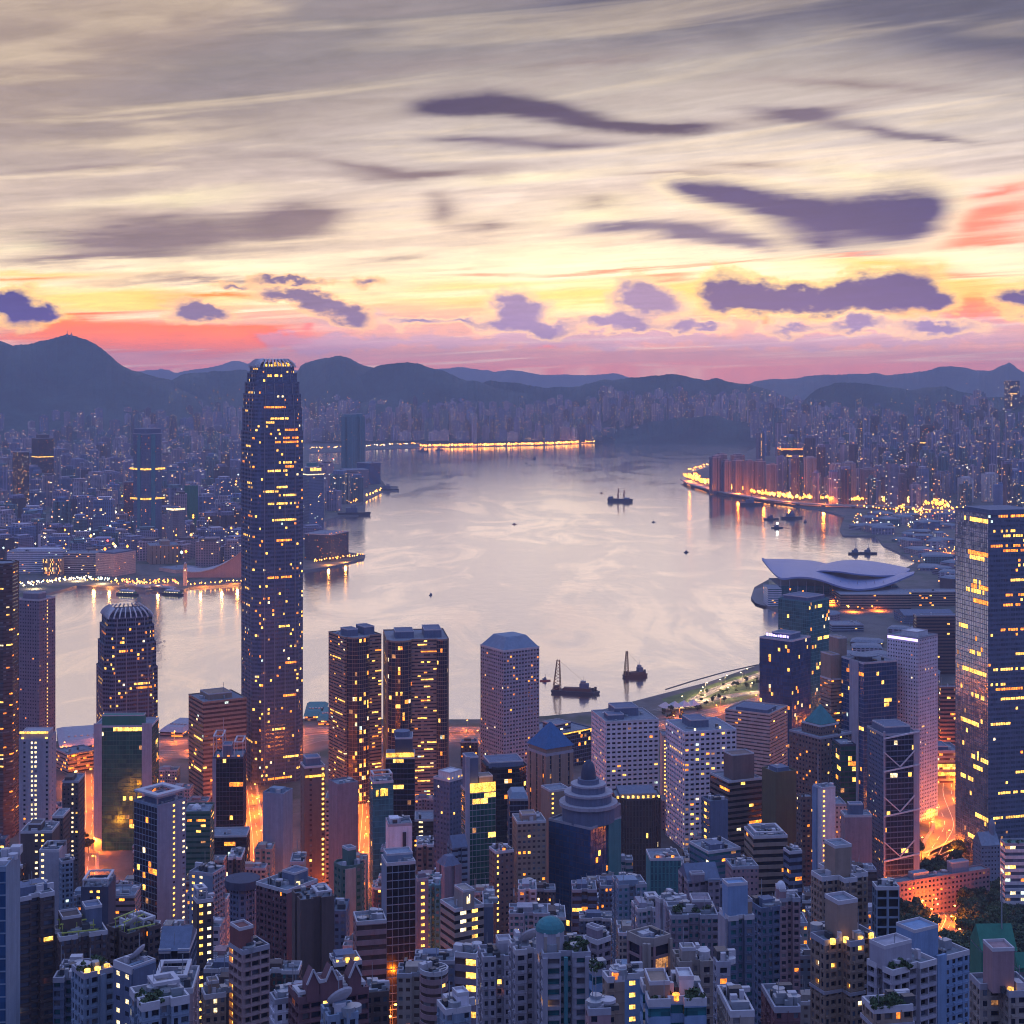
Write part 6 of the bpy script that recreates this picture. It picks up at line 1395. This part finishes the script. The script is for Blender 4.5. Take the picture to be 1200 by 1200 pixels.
vroot = empty('elevated_highway', (hp[0].x, hp[0].y, 0)); tag(vroot, 'orange lit elevated highway along the far eastern shore', 'highway')
vl, vr = [], []
for i, p in enumerate(hp):
    t = (hp[min(i + 1, len(hp) - 1)] - hp[max(i - 1, 0)]).normalized(); n = Vector((-t.y, t.x)); vl.append(p + n * 17 - hp[0]); vr.append(p - n * 17 - hp[0])
conc = plain_mat('viaduct_concrete', (.30, .28, .27), .8)
A_ = np.array([[p.x, p.y, 10] for p in vl]); B_ = np.array([[p.x, p.y, 10] for p in vr]); dz = np.array([0, 0, 2.0]); up = np.array([0, 0, 1.1])
MB().quads(np.stack([B_[:-1], B_[1:], A_[1:], A_[:-1]], 1)).quads(np.stack([A_[:-1] - dz, A_[1:] - dz, B_[1:] - dz, B_[:-1] - dz], 1)).build('deck', conc, vroot)
for E in (A_, B_):
    MB().quads(np.stack([E[:-1] - dz, E[1:] - dz, E[1:] + up, E[:-1] + up], 1)).build('side_wall', conc, vroot)
for i in range(0, len(hp)):
    q = (vl[i] + vr[i]) / 2
    MB().box(q.x - 6, q.y - 4, -4, q.x + 6, q.y + 4, 8).build('pillar', conc, vroot)
for a, b in zip(HW[:-1], HW[1:]):
    for t in (.25, .75): glow(a[0] + (b[0] - a[0]) * t, a[1] + (b[1] - a[1]) * t, 26, 3.5e5, (1, .19, .01))
for u, v in [(808, 567), (835, 575), (865, 581), (895, 586), (925, 590), (965, 593)]:
    l = bpy.data.lights.new('quay_lamp', 'POINT'); l.energy = 2.6e5; l.color = (1, .22, .015); l.shadow_soft_size = 4
    o = bpy.data.objects.new('quay_lamp', l); COL.objects.link(o); o.location = px(u, v, 3)[:2] + (14,)
for u, v in [(110, 687), (128, 688), (160, 688), (185, 690), (235, 690), (260, 688), (278, 686), (385, 662), (405, 659)]:
    l = bpy.data.lights.new('quay_lamp', 'POINT'); l.energy = 6e4; l.color = (1, .36, .06); l.shadow_soft_size = 2
    o = bpy.data.objects.new('quay_lamp', l); COL.objects.link(o); o.location = px(u, v, 3)[:2] + (9,)
for i in range(14): glow(495 + i * 15, 524.2 - i * .36, 14, 4.0e5, (1, .20, .012))
for u, v in [(40, 690), (90, 681), (120, 684)]: glow(u, v, 12, 9e4, (1, .72, .35))
for u, v in [(165, 686), (190, 686), (240, 687), (275, 684)]: glow(u, v, 10, 1.2e5)
for u, v in [(975, 709), (1000, 717), (1030, 716), (1055, 712)]: glow(u, v, 10, 2.5e5)
for u, v in [(1085, 600), (1105, 605), (1060, 612), (1085, 650), (1110, 648)]: glow(u, v, 14, 1.6e5)

def radio_mast(u, v, h, label):
    r = empty('radio_mast', (ux(u, 9000), 8995, vz(v, 9000) - 12)); tag(r, label, 'radio mast')
    MB().bar((0, 0, 0), (0, 0, h + 12), 1.6, n=6).build('lattice_pole', DARKST, r)
    MB().box(-5, -5, 0, 5, 5, 18).build('equipment_hut', wm('grey'), r)
radio_mast(79, 392.5, 26, 'taller radio mast on the summit of the left mountain')
radio_mast(84, 393.0, 16, 'shorter radio mast on the summit of the left mountain')

# ------------------------------------------------------------------ streets
def asphalt():
    m, k, b, _ = newmat('asphalt')
    pos = k.n('ShaderNodeNewGeometry').outputs['Position']
    n1 = k.noise(pos, .12, 4.0, .6).outputs[0]
    k.put(b.inputs['Base Color'], k.vm('SCALE', (.075, .072, .07), scale=k.m('MULTIPLY_ADD', n1, .8, .6)))
    b.inputs['Roughness'].default_value = .6
    return m
ASPH = asphalt()
LINE = plain_mat('road_paint', (.75, .73, .68), .6)
def road(P, w, lift=.25):
    """a street ribbon that follows the ground, with kerbs and a dashed centre line"""
    pts = [Vector((p[0], p[1])) for p in P]
    fine = []
    for a, b in zip(pts[:-1], pts[1:]):
        n = max(2, int((b - a).length / 12))
        fine += [a + (b - a) * (i / n) for i in range(n)]
    fine.append(pts[-1])
    for _ in range(4): fine = [fine[0]] + [(fine[i - 1] + fine[i] * 2 + fine[i + 1]) / 4 for i in range(1, len(fine) - 1)] + [fine[-1]]
    L, Rr, Z = [], [], []
    for i, p in enumerate(fine):
        t = (fine[min(i + 1, len(fine) - 1)] - fine[max(i - 1, 0)]).normalized(); n = Vector((-t.y, t.x))
        L.append(p + n * w / 2); Rr.append(p - n * w / 2); Z.append(max(G(*p), G(*L[-1]), G(*Rr[-1]), 3.0) + lift)
    V = lambda A, dz: np.array([[a.x, a.y, z + dz] for a, z in zip(A, Z)])
    l, r = V(L, 0), V(Rr, 0)
    o = tag(MB().quads(np.stack([r[:-1], r[1:], l[1:], l[:-1]], 1)).build('road', ASPH), kind='structure')
    k = MB()
    for A, s in ((L, 1), (Rr, -1)):
        a = V(A, 0); a2 = a.copy(); 
        for i, p in enumerate(fine):
            d = (A[i] - p).normalized(); a2[i, :2] += np.array([d.x, d.y]) * 3
        up = np.array([0, 0, .13])
        q = np.stack([a[:-1], a[1:], a[1:] + up, a[:-1] + up], 1); q2 = np.stack([a[:-1] + up, a[1:] + up, a2[1:] + up, a2[:-1] + up], 1)
        k.quads(q).quads(q2)
    tag(k.build('pavement', quay), kind='structure')
    m = MB(); c = (l + r) / 2 + np.array([0, 0, .03])
    for off in (-.25, .0, .25):
        cc = c + (r - l) * off
        dd = r - l; dd /= np.linalg.norm(dd, axis=1)[:, None]
        q = np.stack([cc[:-1] + dd[:-1] * .18, cc[1:] + dd[1:] * .18, cc[1:] - dd[1:] * .18, cc[:-1] - dd[:-1] * .18], 1)
        m.quads(q if off == 0 else q[::2])
    tag(m.build('road_marking', LINE), kind='structure')
    return fine, Z
HEAD = lit_mat('lamp_head', (1.0, .34, .05), 12, var=False)
HEADW = lit_mat('lamp_head_warm', (1.0, .72, .35), 14, var=False)
_lm = {}
def lamp_meshes():
    if not _lm:
        a = MB().bar((0, 0, 0), (0, 0, 11), .16, n=6).bar((0, 0, 11), (2.2, 0, 11.6), .1, n=5).build('pole', STEEL)
        b = MB().dome(2.3, 0, 11.2, .75, .5, 8, 3).build('lamp_head', HEAD); c = MB().dome(2.3, 0, 11.2, .75, .5, 8, 3).build('lamp_head', HEADW)
        for k, o in (('p', a), ('h', b), ('w', c)): _lm[k] = o.data; bpy.data.objects.remove(o)
    return _lm
NL = [0]
def lamp(x, y, z, rz, label, group, power=0.0, warm=False, s=1.0):
    M = lamp_meshes()
    r = empty('street_lamp', (x, y, z), rz); r.scale = (s, s, s)
    tag(r, label, 'street lamp', group)
    for nme, me in (('pole', M['p']), ('lamp_head', M['w' if warm else 'h'])):
        o = bpy.data.objects.new(nme, me); COL.objects.link(o); o.parent = r
    if power:
        if NL[0] % 3 == 0: l = bpy.data.lights.new('lamp_light', 'POINT'); l.energy = power * .75
        else: l = bpy.data.lights.new('lamp_light', 'SPOT'); l.spot_size = R_(158); l.spot_blend = .5; l.energy = power * 1.35
        l.energy *= 1.0; l.color = (1.0, .62, .26) if warm else (1.0, .18, .008); l.shadow_soft_size = .8
        o = bpy.data.objects.new('lamp_light', l); COL.objects.link(o); o.parent = r; o.location = (2.3, 0, 10.6); NL[0] += 1
    return r
def lamps_along(fz, w, step, label, group, power, warm=False, every=1, s=1.0, sel=None):
    fine, Z = fz; acc = 0; k = 0
    for i in range(1, len(fine)):
        acc += (fine[i] - fine[i - 1]).length
        if acc >= step:
            acc = 0; t = (fine[i] - fine[i - 1]).normalized(); sd_ = 1 if k % 2 else -1
            n = Vector((-t.y, t.x)) * sd_; p = fine[i] + n * (w / 2 + .8)
            u = 600 + F_ * p.x / p.y
            if -30 < u < 1230 and (sel is None or sel(u)):
                lamp(p.x, p.y, Z[i] + .1, math.atan2(-n.y, -n.x), label, group, power if k % every == 0 else 0, warm, s)
            k += 1
def pz(u, v):            # ground point under a pixel, following the hillside
    Y = px(u, v, 4)[1]
    for _ in range(30):
        x = ux(u, Y); Y = .5 * Y + .5 * F_ * (CZ - G(x, Y)) / (v - HV)
    return (ux(u, Y), Y)
r1 = road([px(-60, 903)[:2], px(100, 897)[:2], px(205, 886)[:2], px(290, 893)[:2], px(370, 866)[:2], px(470, 872)[:2], px(548, 868)[:2], px(640, 873)[:2], px(700, 870)[:2]], 30)
lamps_along(r1, 30, 34, 'sodium street lamp along the harbour front road', 'street lamps along the harbour front road', 32000, every=1)
r1b = road([px(-60, 893)[:2], px(120, 882)[:2], px(205, 874)[:2], px(290, 873)[:2], px(365, 858)[:2], px(470, 859)[:2], px(560, 858)[:2], px(640, 856)[:2]], 16)
lamps_along(r1b, 16, 30, 'sodium street lamp on the quay road behind the piers', 'street lamps on the quay road', 36000)
r2 = road([px(700, 870)[:2], px(790, 850)[:2], px(900, 822)[:2], px(1000, 800)[:2]], 24)
lamps_along(r2, 24, 36, 'sodium street lamp on the road behind the lawn', 'street lamps behind the waterfront lawn', 30000)
r3 = road([pz(1116, 850), pz(1112, 872), pz(1104, 930), pz(1120, 968), pz(1100, 1000), pz(1092, 1022)], 30)
lamps_along(r3, 30, 20, 'sodium street lamp on the curving road by the big glass tower', 'street lamps on the curving road', 75000)
r4 = road([pz(1250, 945), pz(1190, 962), pz(1140, 984), pz(1098, 1004)], 20)
lamps_along(r4, 20, 22, 'sodium street lamp on the ramp below the big glass tower', 'street lamps on the ramp', 60000)
r5 = road([pz(1118, 1120), pz(1100, 1095), pz(1112, 1072), pz(1090, 1060), pz(1070, 1075)], 16)
lamps_along(r5, 16, 16, 'sodium street lamp among the trees under the pink office wing', 'street lamps among the park trees', 60000)
r6 = road([pz(88, 1060), pz(95, 1010), pz(101, 960), pz(100, 900)], 22)
lamps_along(r6, 22, 24, 'sodium street lamp in the gap left of the green glass tower', 'street lamps left of the green glass tower', 60000)
r7 = road([pz(455, 1255), pz(478, 1200), pz(490, 1160)], 12)
lamps_along(r7, 12, 9, 'sodium street lamp in the narrow street by the pink round block', 'street lamps by the pink round block', 22000)
r8 = road([pz(330, 1180), pz(365, 1110), pz(372, 1085), pz(420, 1010), pz(425, 950), pz(425, 890)], 14)
lamps_along(r8, 14, 20, 'sodium street lamp in the street below the twin brown towers', 'street lamps below the twin towers', 52000)
r9 = road([pz(298, 1040), pz(297, 990), pz(290, 930), pz(285, 890)], 16)
lamps_along(r9, 16, 24, 'sodium street lamp in the street below the tallest skyscraper', 'street lamps below the tallest skyscraper', 60000)
r10 = road([pz(640, 1000), pz(630, 930), pz(627, 880)], 14)
lamps_along(r10, 14, 26, 'sodium street lamp in the street by the blue pyramid tower', 'street lamps by the blue pyramid tower', 30000)
def glowat(u, v, dz, p, c=(1.0, .36, .06)):
    x, y = pz(u, v)
    l = bpy.data.lights.new('street_glow', 'POINT'); l.energy = p; l.color = c; l.shadow_soft_size = 1.5
    o = bpy.data.objects.new('street_glow', l); COL.objects.link(o); o.location = (x, y, G(x, y) + dz)

# ------------------------------------------------------------------ waterfront lawn and promenade
def grass_mat():
    m, k, b, _ = newmat('lawn_grass')
    pos = k.n('ShaderNodeNewGeometry').outputs['Position']
    n1 = k.noise(pos, .05, 5.0, .6).outputs[0]
    k.put(b.inputs['Base Color'], k.ramp(n1, [(.35, (.03, .06, .02, 1)), (.65, (.09, .14, .04, 1))])); b.inputs['Roughness'].default_value = .9
    return m
LAWN = grass_mat()
def sheet(name, P, z, mat):
    P = [px(u, v)[:2] for u, v in P]
    a = sum(P[i][0] * P[(i + 1) % len(P)][1] - P[(i + 1) % len(P)][0] * P[i][1] for i in range(len(P)))
    if a < 0: P = P[::-1]
    return tag(MB().poly([(*p, z) for p in P]).build(name, mat), kind='structure')
sheet('lawn', [(775, 822), (830, 806), (888, 788), (888, 812), (850, 818), (810, 826), (785, 832)], 3.02, LAWN)
sheet('lawn', [(800, 834), (850, 822), (888, 816), (888, 826), (840, 834)], 3.02, LAWN)
r11 = road([px(770, 836)[:2], px(815, 826)[:2], px(850, 819)[:2], px(905, 812)[:2]], 9, .12)
r12 = road([px(812, 824)[:2], px(835, 812)[:2], px(860, 803)[:2], px(895, 792)[:2]], 8, .16)
lamps_along(r11, 9, 30, 'warm park lamp on the path across the waterfront lawn', 'park lamps on the waterfront lawn', 26000, True)
lamps_along(r12, 8, 26, 'warm park lamp near the sea wall of the lawn', 'park lamps by the sea wall', 22000, True)
rt = random.Random(8)
for i in range(46):
    u = rt.uniform(776, 893); v = 838 - (u - 776) * .40 + rt.uniform(-6, 14)
    x, y, _ = px(u, v, 4)
    tree(x, y, 3, i, rt.uniform(.28, .5), rt.random() * 6, 'small young tree on the waterfront lawn', 'young trees on the waterfront lawn')
# marquee with peaks
def marquee():
    x, y, _ = px(778, 838)
    r = empty('marquee', (x, y, 3.2), R_(20)); tag(r, 'white peaked marquee beside the waterfront lawn', 'marquee')
    for i in range(4):
        MB().prism([(i * 12, 0), (i * 12 + 12, 0), (i * 12 + 12, 16), (i * 12, 16)], 4.5, 10, 0, scale=.05).build('canopy_peak', PALE, r)
    mb = MB()
    for i in range(5):
        for q in (0, 16): mb.bar((i * 12, q, 0), (i * 12, q, 4.6), .15)
    mb.build('posts', STEEL, r)
marquee()
# piers at the foot of the towers
def pier(u, v, w, d, rz, roofc, label, h=8):
    x, y, _ = px(u, v)
    r = empty('ferry_pier', (x, y, 0), R_(rz)); tag(r, label, 'ferry pier')
    mb = MB().box(0, 0, -2, w, d, 1.8)
    mb.build('deck', quay, r)
    shaft(r, [(1, 1), (w - 1, 1), (w - 1, d - 1), (1, d - 1)], 1.8, h, 'band', wm('grey'), gm('dark'), (.3, .1, MIX['o']), {}, np.random.RandomState(int(u)), 12, name='hall')
    MB().prism([(-.5, -.5), (w + .5, -.5), (w + .5, d + .5), (-.5, d + .5)], h, h + 4, 0, scale=.72, bottom=True).build('hipped_roof', wm(roofc), r)
    for i in range(5): MB().box(w * (.2 + .14 * i), d * .3, h + 4.02, w * (.2 + .14 * i) + 2, d * .3 + 3, h + 5.2).build('roof_vent', STEEL, r)
pier(70, 885, 46, 90, 18, 'lilac', 'grey roofed ferry pier at the far left, before the green glass tower')
pier(186, 866, 28, 60, -10, 'lilac', 'purple hip roofed pier right of the shorter tapering tower')
pier(356, 848, 24, 70, 4, 'sea', 'turquoise roofed pier between the tallest skyscraper and the twin towers')
pier(372, 853, 20, 60, 4, 'sea', 'second turquoise pier tight against the twin brown towers')

# ------------------------------------------------------------------ trees of the park and the streets
park = [(1046, 1222, 760, 1050, 210), (1076, 1122, 1165, 1290, 30), (1086, 1215, 985, 1150, 60)]
ntree = 0
placed = []
blockers = [(r[1], r[2], r[3], r[4]) for r in ALL]
def inside_building(x, y, m=3.0):
    for C, a, Rr, Ll in blockers:
        dx, dy = x - C[0], y - C[1]; p = dx * math.cos(a) + dy * math.sin(a); q = -dx * math.sin(a) + dy * math.cos(a)
        if -m < p < Rr + m and -m < q < Ll + m: return True
    return False
def onroad(x, y, m):
    for fz in (r3, r4, r5):
        for p in fz[0]:
            if (p.x - x) ** 2 + (p.y - y) ** 2 < m * m: return True
    return False
for (u0, u1, Y0, Y1, n) in park:
    k = 0
    for _ in range(n * 8):
        if k >= n: break
        Y = rt.uniform(Y0, Y1); x, y = ux(rt.uniform(u0, u1), Y), Y
        if inside_building(x, y, 4) or onroad(x, y, 13): continue
        if any((x - a) ** 2 + (y - b) ** 2 < 36 for a, b in placed): continue
        placed.append((x, y)); ntree += 1; k += 1
        tree(x, y, G(x, y) - .3, ntree, rt.uniform(.75, 1.2), rt.random() * 6, 'broad dark park tree below the big glass tower', 'park trees below the big glass tower')
for (u, v) in [(365, 1118), (372, 1124), (358, 1130), (380, 1116), (350, 1122), (300, 1050), (98, 985), (104, 1000), (465, 1188), (484, 1178)]:
    x, y = pz(u, v)
    tree(x, y, G(x, y), int(u), rt.uniform(.5, .8), rt.random() * 6, 'street tree lit orange between the near towers', 'street trees between the near towers')

# ------------------------------------------------------------------ low infill between the towers
_rects = [(r[1], r[2], r[3], r[4]) for r in ALL if r[7] < 1900]
_roads = [p for fz, w in ((r1, 30), (r1b, 16), (r2, 24), (r3, 30), (r4, 20), (r5, 16), (r6, 22), (r7, 12), (r8, 14), (r9, 16), (r10, 14)) for p in fz[0]]
def clear(x, y, rad):
    for C, a, Rr, Ll in _rects:
        dx, dy = x - C[0], y - C[1]; p = dx * math.cos(a) + dy * math.sin(a); q = -dx * math.sin(a) + dy * math.cos(a)
        if -rad < p < Rr + rad and -rad < q < Ll + rad: return False
    return all((p.x - x) ** 2 + (p.y - y) ** 2 > (rad + 9) ** 2 for p in _roads) and all((a - x) ** 2 + (b - y) ** 2 > (rad + 4) ** 2 for a, b in placed)
_kinds = [('tan', 'brown'), ('slate', 'slate'), ('lilac', 'lilac'), ('umber', 'dark umber'), ('rose', 'rose'), ('bluegrey', 'blue grey'), ('stone', 'stone')]
INFILL = []
ri = random.Random(21); made = 0
for _ in range(9000):
    if made >= 240: break
    Y = (1 / 560 + ri.random() * (1 / 1640 - 1 / 560)) ** -1; u = ri.uniform(-10, 1110); x = ux(u, Y); w = ri.uniform(9, 20); d = ri.uniform(9, 18)
    if u > 1040 and Y < 1300: continue
    if Y > 1380 and 690 < u < 900: continue
    if Y > 1520 and not (120 < u < 560): continue
    if not clear(x, Y, max(w, d) * .62): continue
    lim = 46 if Y < 1250 else 24
    h = ri.uniform(14, lim * 1.1)
    _rects.append(((x - w / 2, Y - d / 2), 0.0, w, d)); made += 1
    wl, nm = _kinds[ri.randrange(7)]
    INFILL.append(B('infill_block', None, G(x, Y) + h, Y, ri.choice(['apt', 'apt2', 'band', 'grid', 'small', 'bandw']), wl, ri.choice(['dark', 'brown', 'teal']), (.10, .04, 'o'), [('plant', .2, .2, .6, .7, 3), ('clutter', 4)],
      'low %s infill block wedged between the taller towers of the near city' % nm, a=0, loc=(x - w / 2, Y - d / 2), size=(w, d), cat='low building', group='low %s infill blocks between the near towers' % nm, cap=3))

# ------------------------------------------------------------------ vessels
HULL = plain_mat('hull_paint', (.035, .035, .05), .55); RUST = plain_mat('rusty_steel', (.10, .045, .035), .75); CRANE = plain_mat('crane_paint', (.40, .26, .12), .6); RED = plain_mat('red_oxide', (.35, .08, .06), .6)
def hull(mb, L, w, h, bow=.2, mat=0, z=-1.0):
    P2 = [(-L / 2, -w / 2 * .85), (L / 2 - L * bow, -w / 2), (L / 2, 0), (L / 2 - L * bow, w / 2), (-L / 2, w / 2 * .85)]
    return mb.prism([(x * .96, y * .9) for x, y in P2], z, h, mat, scale=1.05)
def lattice(mb, a, b, w, n, t=.25):
    a, b = Vector(a), Vector(b)
    for k in range(4):
        o = Vector((w * (1 if k & 1 else -1), w * (1 if k & 2 else -1), 0)); mb.bar(a + o, b + o * .35, t)
    for i in range(n):
        f0, f1 = i / n, (i + 1) / n; s0, s1 = 1 - .65 * f0, 1 - .65 * f1
        for (p, q) in (((1, 1), (-1, 1)), ((-1, 1), (-1, -1)), ((-1, -1), (1, -1)), ((1, -1), (1, 1))):
            mb.bar(a + (b - a) * f0 + Vector((p[0] * w * s0, p[1] * w * s0, 0)), a + (b - a) * f1 + Vector((q[0] * w * s1, q[1] * w * s1, 0)), t * .7)
def crane_barge(u, v, rz, L, label, mast, red):
    x, y, _ = px(u, v); r = empty('crane_barge', (x, y, 0), R_(rz)); tag(r, label, 'crane barge')
    hull(MB(), L, L * .34, 3.2, .12).build('hull', RUST if red else HULL, r)
    MB().prism([(-L * .30, -5), (L * .34, -6), (L * .34, 6), (-L * .30, 5)], 3.2, 6.5, 0, scale=.85).build('cargo_heap', RUST, r)
    h = MB().box(L * .08, -4, 6.4, L * .26, 4, 12).build('deckhouse', wm('slate'), r)
    MB().box(L * .10, -3, 12, L * .2, 3, 15).build('bridge', wm('grey'), h)
    MB().bar((L * .16, 0, 15), (L * .16, 0, 21), .2).build('mast', STEEL, r)
    mb = MB(); lattice(mb, (-L * .40, 0, 3), (-L * .37, 0, mast), L * .075, 9, .5); mb.build('crane_tower', CRANE, r)
    mb = MB().bar((-L * .37, 0, mast), (L * .15, 0, 15), .12); mb.build('stay_cable', DARKST, r)
    MB().box(-L * .45, -4, 3.2, -L * .35, 4, 8).build('winch_house', RUST, r)
    for k in range(3): MB().cyl(L * (.30 + .05 * k), -2 + 2 * k, 3.2, 6 + k, 1.6, n=10).build('buoy', HULL, r)
crane_barge(675, 812, -12, 60, 'crane barge with tall tan lattice tower and long low hull', 40, False)
crane_barge(745, 793, 20, 34, 'shorter rust red crane barge with a pale lattice tower', 34, True)
def ship():
    x, y, _ = px(727, 588); r = empty('cargo_ship', (x, y, 0), R_(-20)); tag(r, 'dark cargo ship with two red masts in mid harbour', 'cargo ship')
    hull(MB(), 78, 17, 9, .16).build('hull', HULL, r)
    MB().box(-36, -7, 9, -24, 7, 15).build('deckhouse', wm('slate'), r)
    MB().box(12, -6, 9, 28, 6, 13).build('wheelhouse', wm('bluegrey'), r)
    for xx, h in ((-8, 40), (10, 36)):
        mb = MB(); lattice(mb, (xx, 0, 9), (xx + 2, 0, h), 2.2, 7, .5); mb.build('mast_crane', RED, r)
        MB().bar((xx + 2, 0, h), (xx + 9, 0, 20), .35).build('derrick', RED, r)
ship()
def boat(u, v, rz, L, label, mat=None, mast=0.0, light=None, cabin=True, name='boat', group=None):
    x, y, _ = px(u, v); r = empty(name, (x, y, 0), R_(rz)); tag(r, label, name.replace('_', ' '), group)
    hull(MB(), L, L * .32, L * .10, .3).build('hull', mat or HULL, r)
    if cabin:
        MB().box(-L * .25, -L * .1, L * .10, L * .1, L * .1, L * .24).build('cabin', wm('slate'), r)
        MB().box(-L * .1, -L * .08, L * .24, L * .06, L * .08, L * .34).build('wheelhouse', wm('grey'), r)
    if mast: MB().bar((0, 0, L * .1), (0, 0, mast), L * .02).build('mast', STEEL, r)
    if light: MB().cyl(0, 0, L * .36, L * .44, L * .07, n=8).build('lamp', light, r)
boat(639, 798, 10, 14, 'small tug with a red stripe beside the square windowed purple tower', RED, 9, name='tug')
boat(626.5, 538, 80, 36, 'dark launch alone below the orange far quay', mast=26, name='launch')
boat(603, 614.5, 0, 12, 'tiny red boat in the middle of the harbour', RED, cabin=True)
boat(505, 697.5, 70, 11, 'tiny dark boat right of the tallest skyscraper with a faint wake', mast=7)
boat(804.5, 647.5, 40, 14, 'tiny speedboat trailing a white wake', name='speedboat')
boat(617, 543, 0, 12, 'tiny boat left of the dark launch')
boat(705, 578, 0, 12, 'tiny boat left of the cargo ship', RED)
boat(766, 612, 20, 11, 'tiny boat right of and below the cargo ship')
boat(1003, 649, 20, 34, 'left of two dark barges with masts off the eastern shore', mast=26, name='barge')
boat(1018, 649, -10, 36, 'right of two dark barges with masts off the eastern shore', mast=22, name='barge')
boat(881, 592, 0, 70, 'large dark work barge under the orange highway', mast=34, name='work_barge')
boat(928, 608, 10, 60, 'long moored barge right of the large work barge', mast=14, name='barge')
boat(904, 609, 5, 40, 'low dark lighter left of the boat with a white light', name='lighter')
boat(911, 619, 10, 30, 'boat showing a bright white light on the eastern water', light=lit_mat('ship_lamp', (.95, 1, .8), 20, var=False))
boat(944, 612, 60, 18, 'round dark tug right of the boat with a white light', mast=10, name='tug')
boat(496, 529, 0, 50, 'dark freighter at the left end of the orange far quay', mast=26, name='freighter')
boat(515, 527.5, 0, 40, 'small white freighter next to the dark freighter', mast=16, name='freighter')
boat(455, 575.5, 5, 70, 'dark vessel moored off the point by the lone dark tower', name='moored_vessel')
boat(415, 604, 5, 90, 'dark ferry berthed at the point right of the tallest skyscraper', name='ferry')
def ferry(u, v, rz, label):
    x, y, _ = px(u, v); r = empty('harbour_ferry', (x, y, 0), R_(rz)); tag(r, label, 'ferry')
    hull(MB(), 44, 10, 3, .25).build('hull', HULL, r)
    d = MB().box(-17, -4.4, 3, 15, 4.4, 6).build('lower_deck', wm('jade'), r)
    for k in range(9): MB().box(-16 + 3.4 * k, -4.5, 4.2, -14.2 + 3.4 * k, -4.42, 5.3).build('window', WHT, r)
    MB().box(-14, -3.8, 6, 12, 3.8, 8.6).build('upper_deck', wm('white'), r)
    MB().cyl(0, 0, 8.6, 12, .9, n=10).build('funnel', wm('pale'), r)
ferry(150, 697, -18, 'white topped ferry berthed left at the pier across the water')
ferry(203, 697, -22, 'white topped ferry berthed right at the pier across the water')
def jetty(u, v, L, w, rz, label):
    x, y, _ = px(u, v); r = empty('jetty', (x, y, 0), R_(rz)); tag(r, label, 'jetty')
    MB().box(-L / 2, -w / 2, -2, L / 2, w / 2, 2).build('deck', quay, r)
    MB().box(-L * .45, -w * .35, 2, L * .4, w * .35, 6.5).build('shed', wm('slate'), r)
    MB().prism([(-L * .48, -w * .45), (L * .43, -w * .45), (L * .43, w * .45), (-L * .48, w * .45)], 6.5, 9, scale=.8, bottom=True).build('hipped_roof', wm('grey'), r)
jetty(162, 691, 70, 16, -40, 'left covered jetty between the two berthed ferries')
jetty(190, 692, 80, 16, -40, 'right covered jetty between the two berthed ferries')
def boom():
    r = empty('floating_boom', px(812, 809)); tag(r, 'thin floating boom on the water off the lawn', 'floating boom')
    P = [Vector(px(u, v)) - Vector(px(812, 809)) for u, v in [(780, 808), (812, 798), (848, 788), (888, 779)]]
    mb = MB()
    for a, b in zip(P[:-1], P[1:]): mb.bar(a + Vector((0, 0, .3)), b + Vector((0, 0, .3)), .6)
    mb.build('boom', DARKST, r)
boom()
sheet('promontory', [(880, 702), (884, 692), (896, 690), (904, 696), (906, 708), (896, 712), (886, 709)], 3.03, quay)

# ---- repeats the photograph shows nothing of (wholly behind others) are left out
HIDDEN = dict(
    tower_block=[20,48,81,85,98,104,106,109,130,133,161,163,168,172,179,181,187,199,202,211,212,213,224,230,231,235,237,244,245,250],
    dock_shed=[3,40,41,44,45,46,47,49,51,52,54,56,62],
    tree=[0,48,49,53,54,55,56,57,59,60,61,62,63,64,67,70,72,75,76,77,78,79,82,83,84,88,89,90,91,92,93,96,97,98,99,100,102,103,104,105,107,108,109,112,113,116,117,118,119,120,121,122,123,124,125,127,128,130,132,133,134,135,136,137,139,140,142,143,147,149,150,152,154,155,158,159,161,162,163,164,165,166,167,168,170,172,173,174,175,176,177,178,182,183,184,185,189,190,192,193,195,196,198,199,200,201,202,204,205,206,209,210,212,213,214,215,217,218,219,221,222,224,225,226,227,228,229,231,232,233,235,237,238,240,242,243,244,247,248,249,250,251,254,257,258,259,260,261,263,267,268,271,272,278,279,281,283,285,286,287,288,291,292,293,294,295,296,297,298,299,300,301,302,306,307,309,310,311,312,313,314,317,320,321,322,325,326,327,328,329,330,331,336,342,343,344,345,346,347,348,349,350,351,354,355],
    infill_block=[0,1,3,4,5,7,8,10,11,13,14,17,18,19,20,22,24,25,27,28,29,30,31,32,35,36,40,41,42,44,49,50,51,52,53,54,55,56,58,59,60,62,64,65,67,68,69,72,73,75,76,77,78,79,80,81,83,85,86,87,88,89,91,92,93,95,96,98,100,101,102,103,104,106,107,109,110,111,115,116,119,121,122,123,124,125,126,127,128,129,130,131,132,135,137,138,139,141,142,143,146,148,149,150,151,152,153,155,158,159,160,161,163,164,165,166,167,169,171,172,173,175,176,177,180,181,182,184,185,187,188,189,190,191,192,197,198,202,203,204,206,207,210,211,212,213,216,217,219,220,221,223,224,226,227,228,230,231,234,235,236,237,238],
)
drop = []
for kind, nums in HIDDEN.items():
    for q in nums:
        o = bpy.data.objects.get(kind if q == 0 else '%s.%03d' % (kind, q))
        if o is not None: drop += [o, *o.children_recursive]
bpy.data.batch_remove(drop)
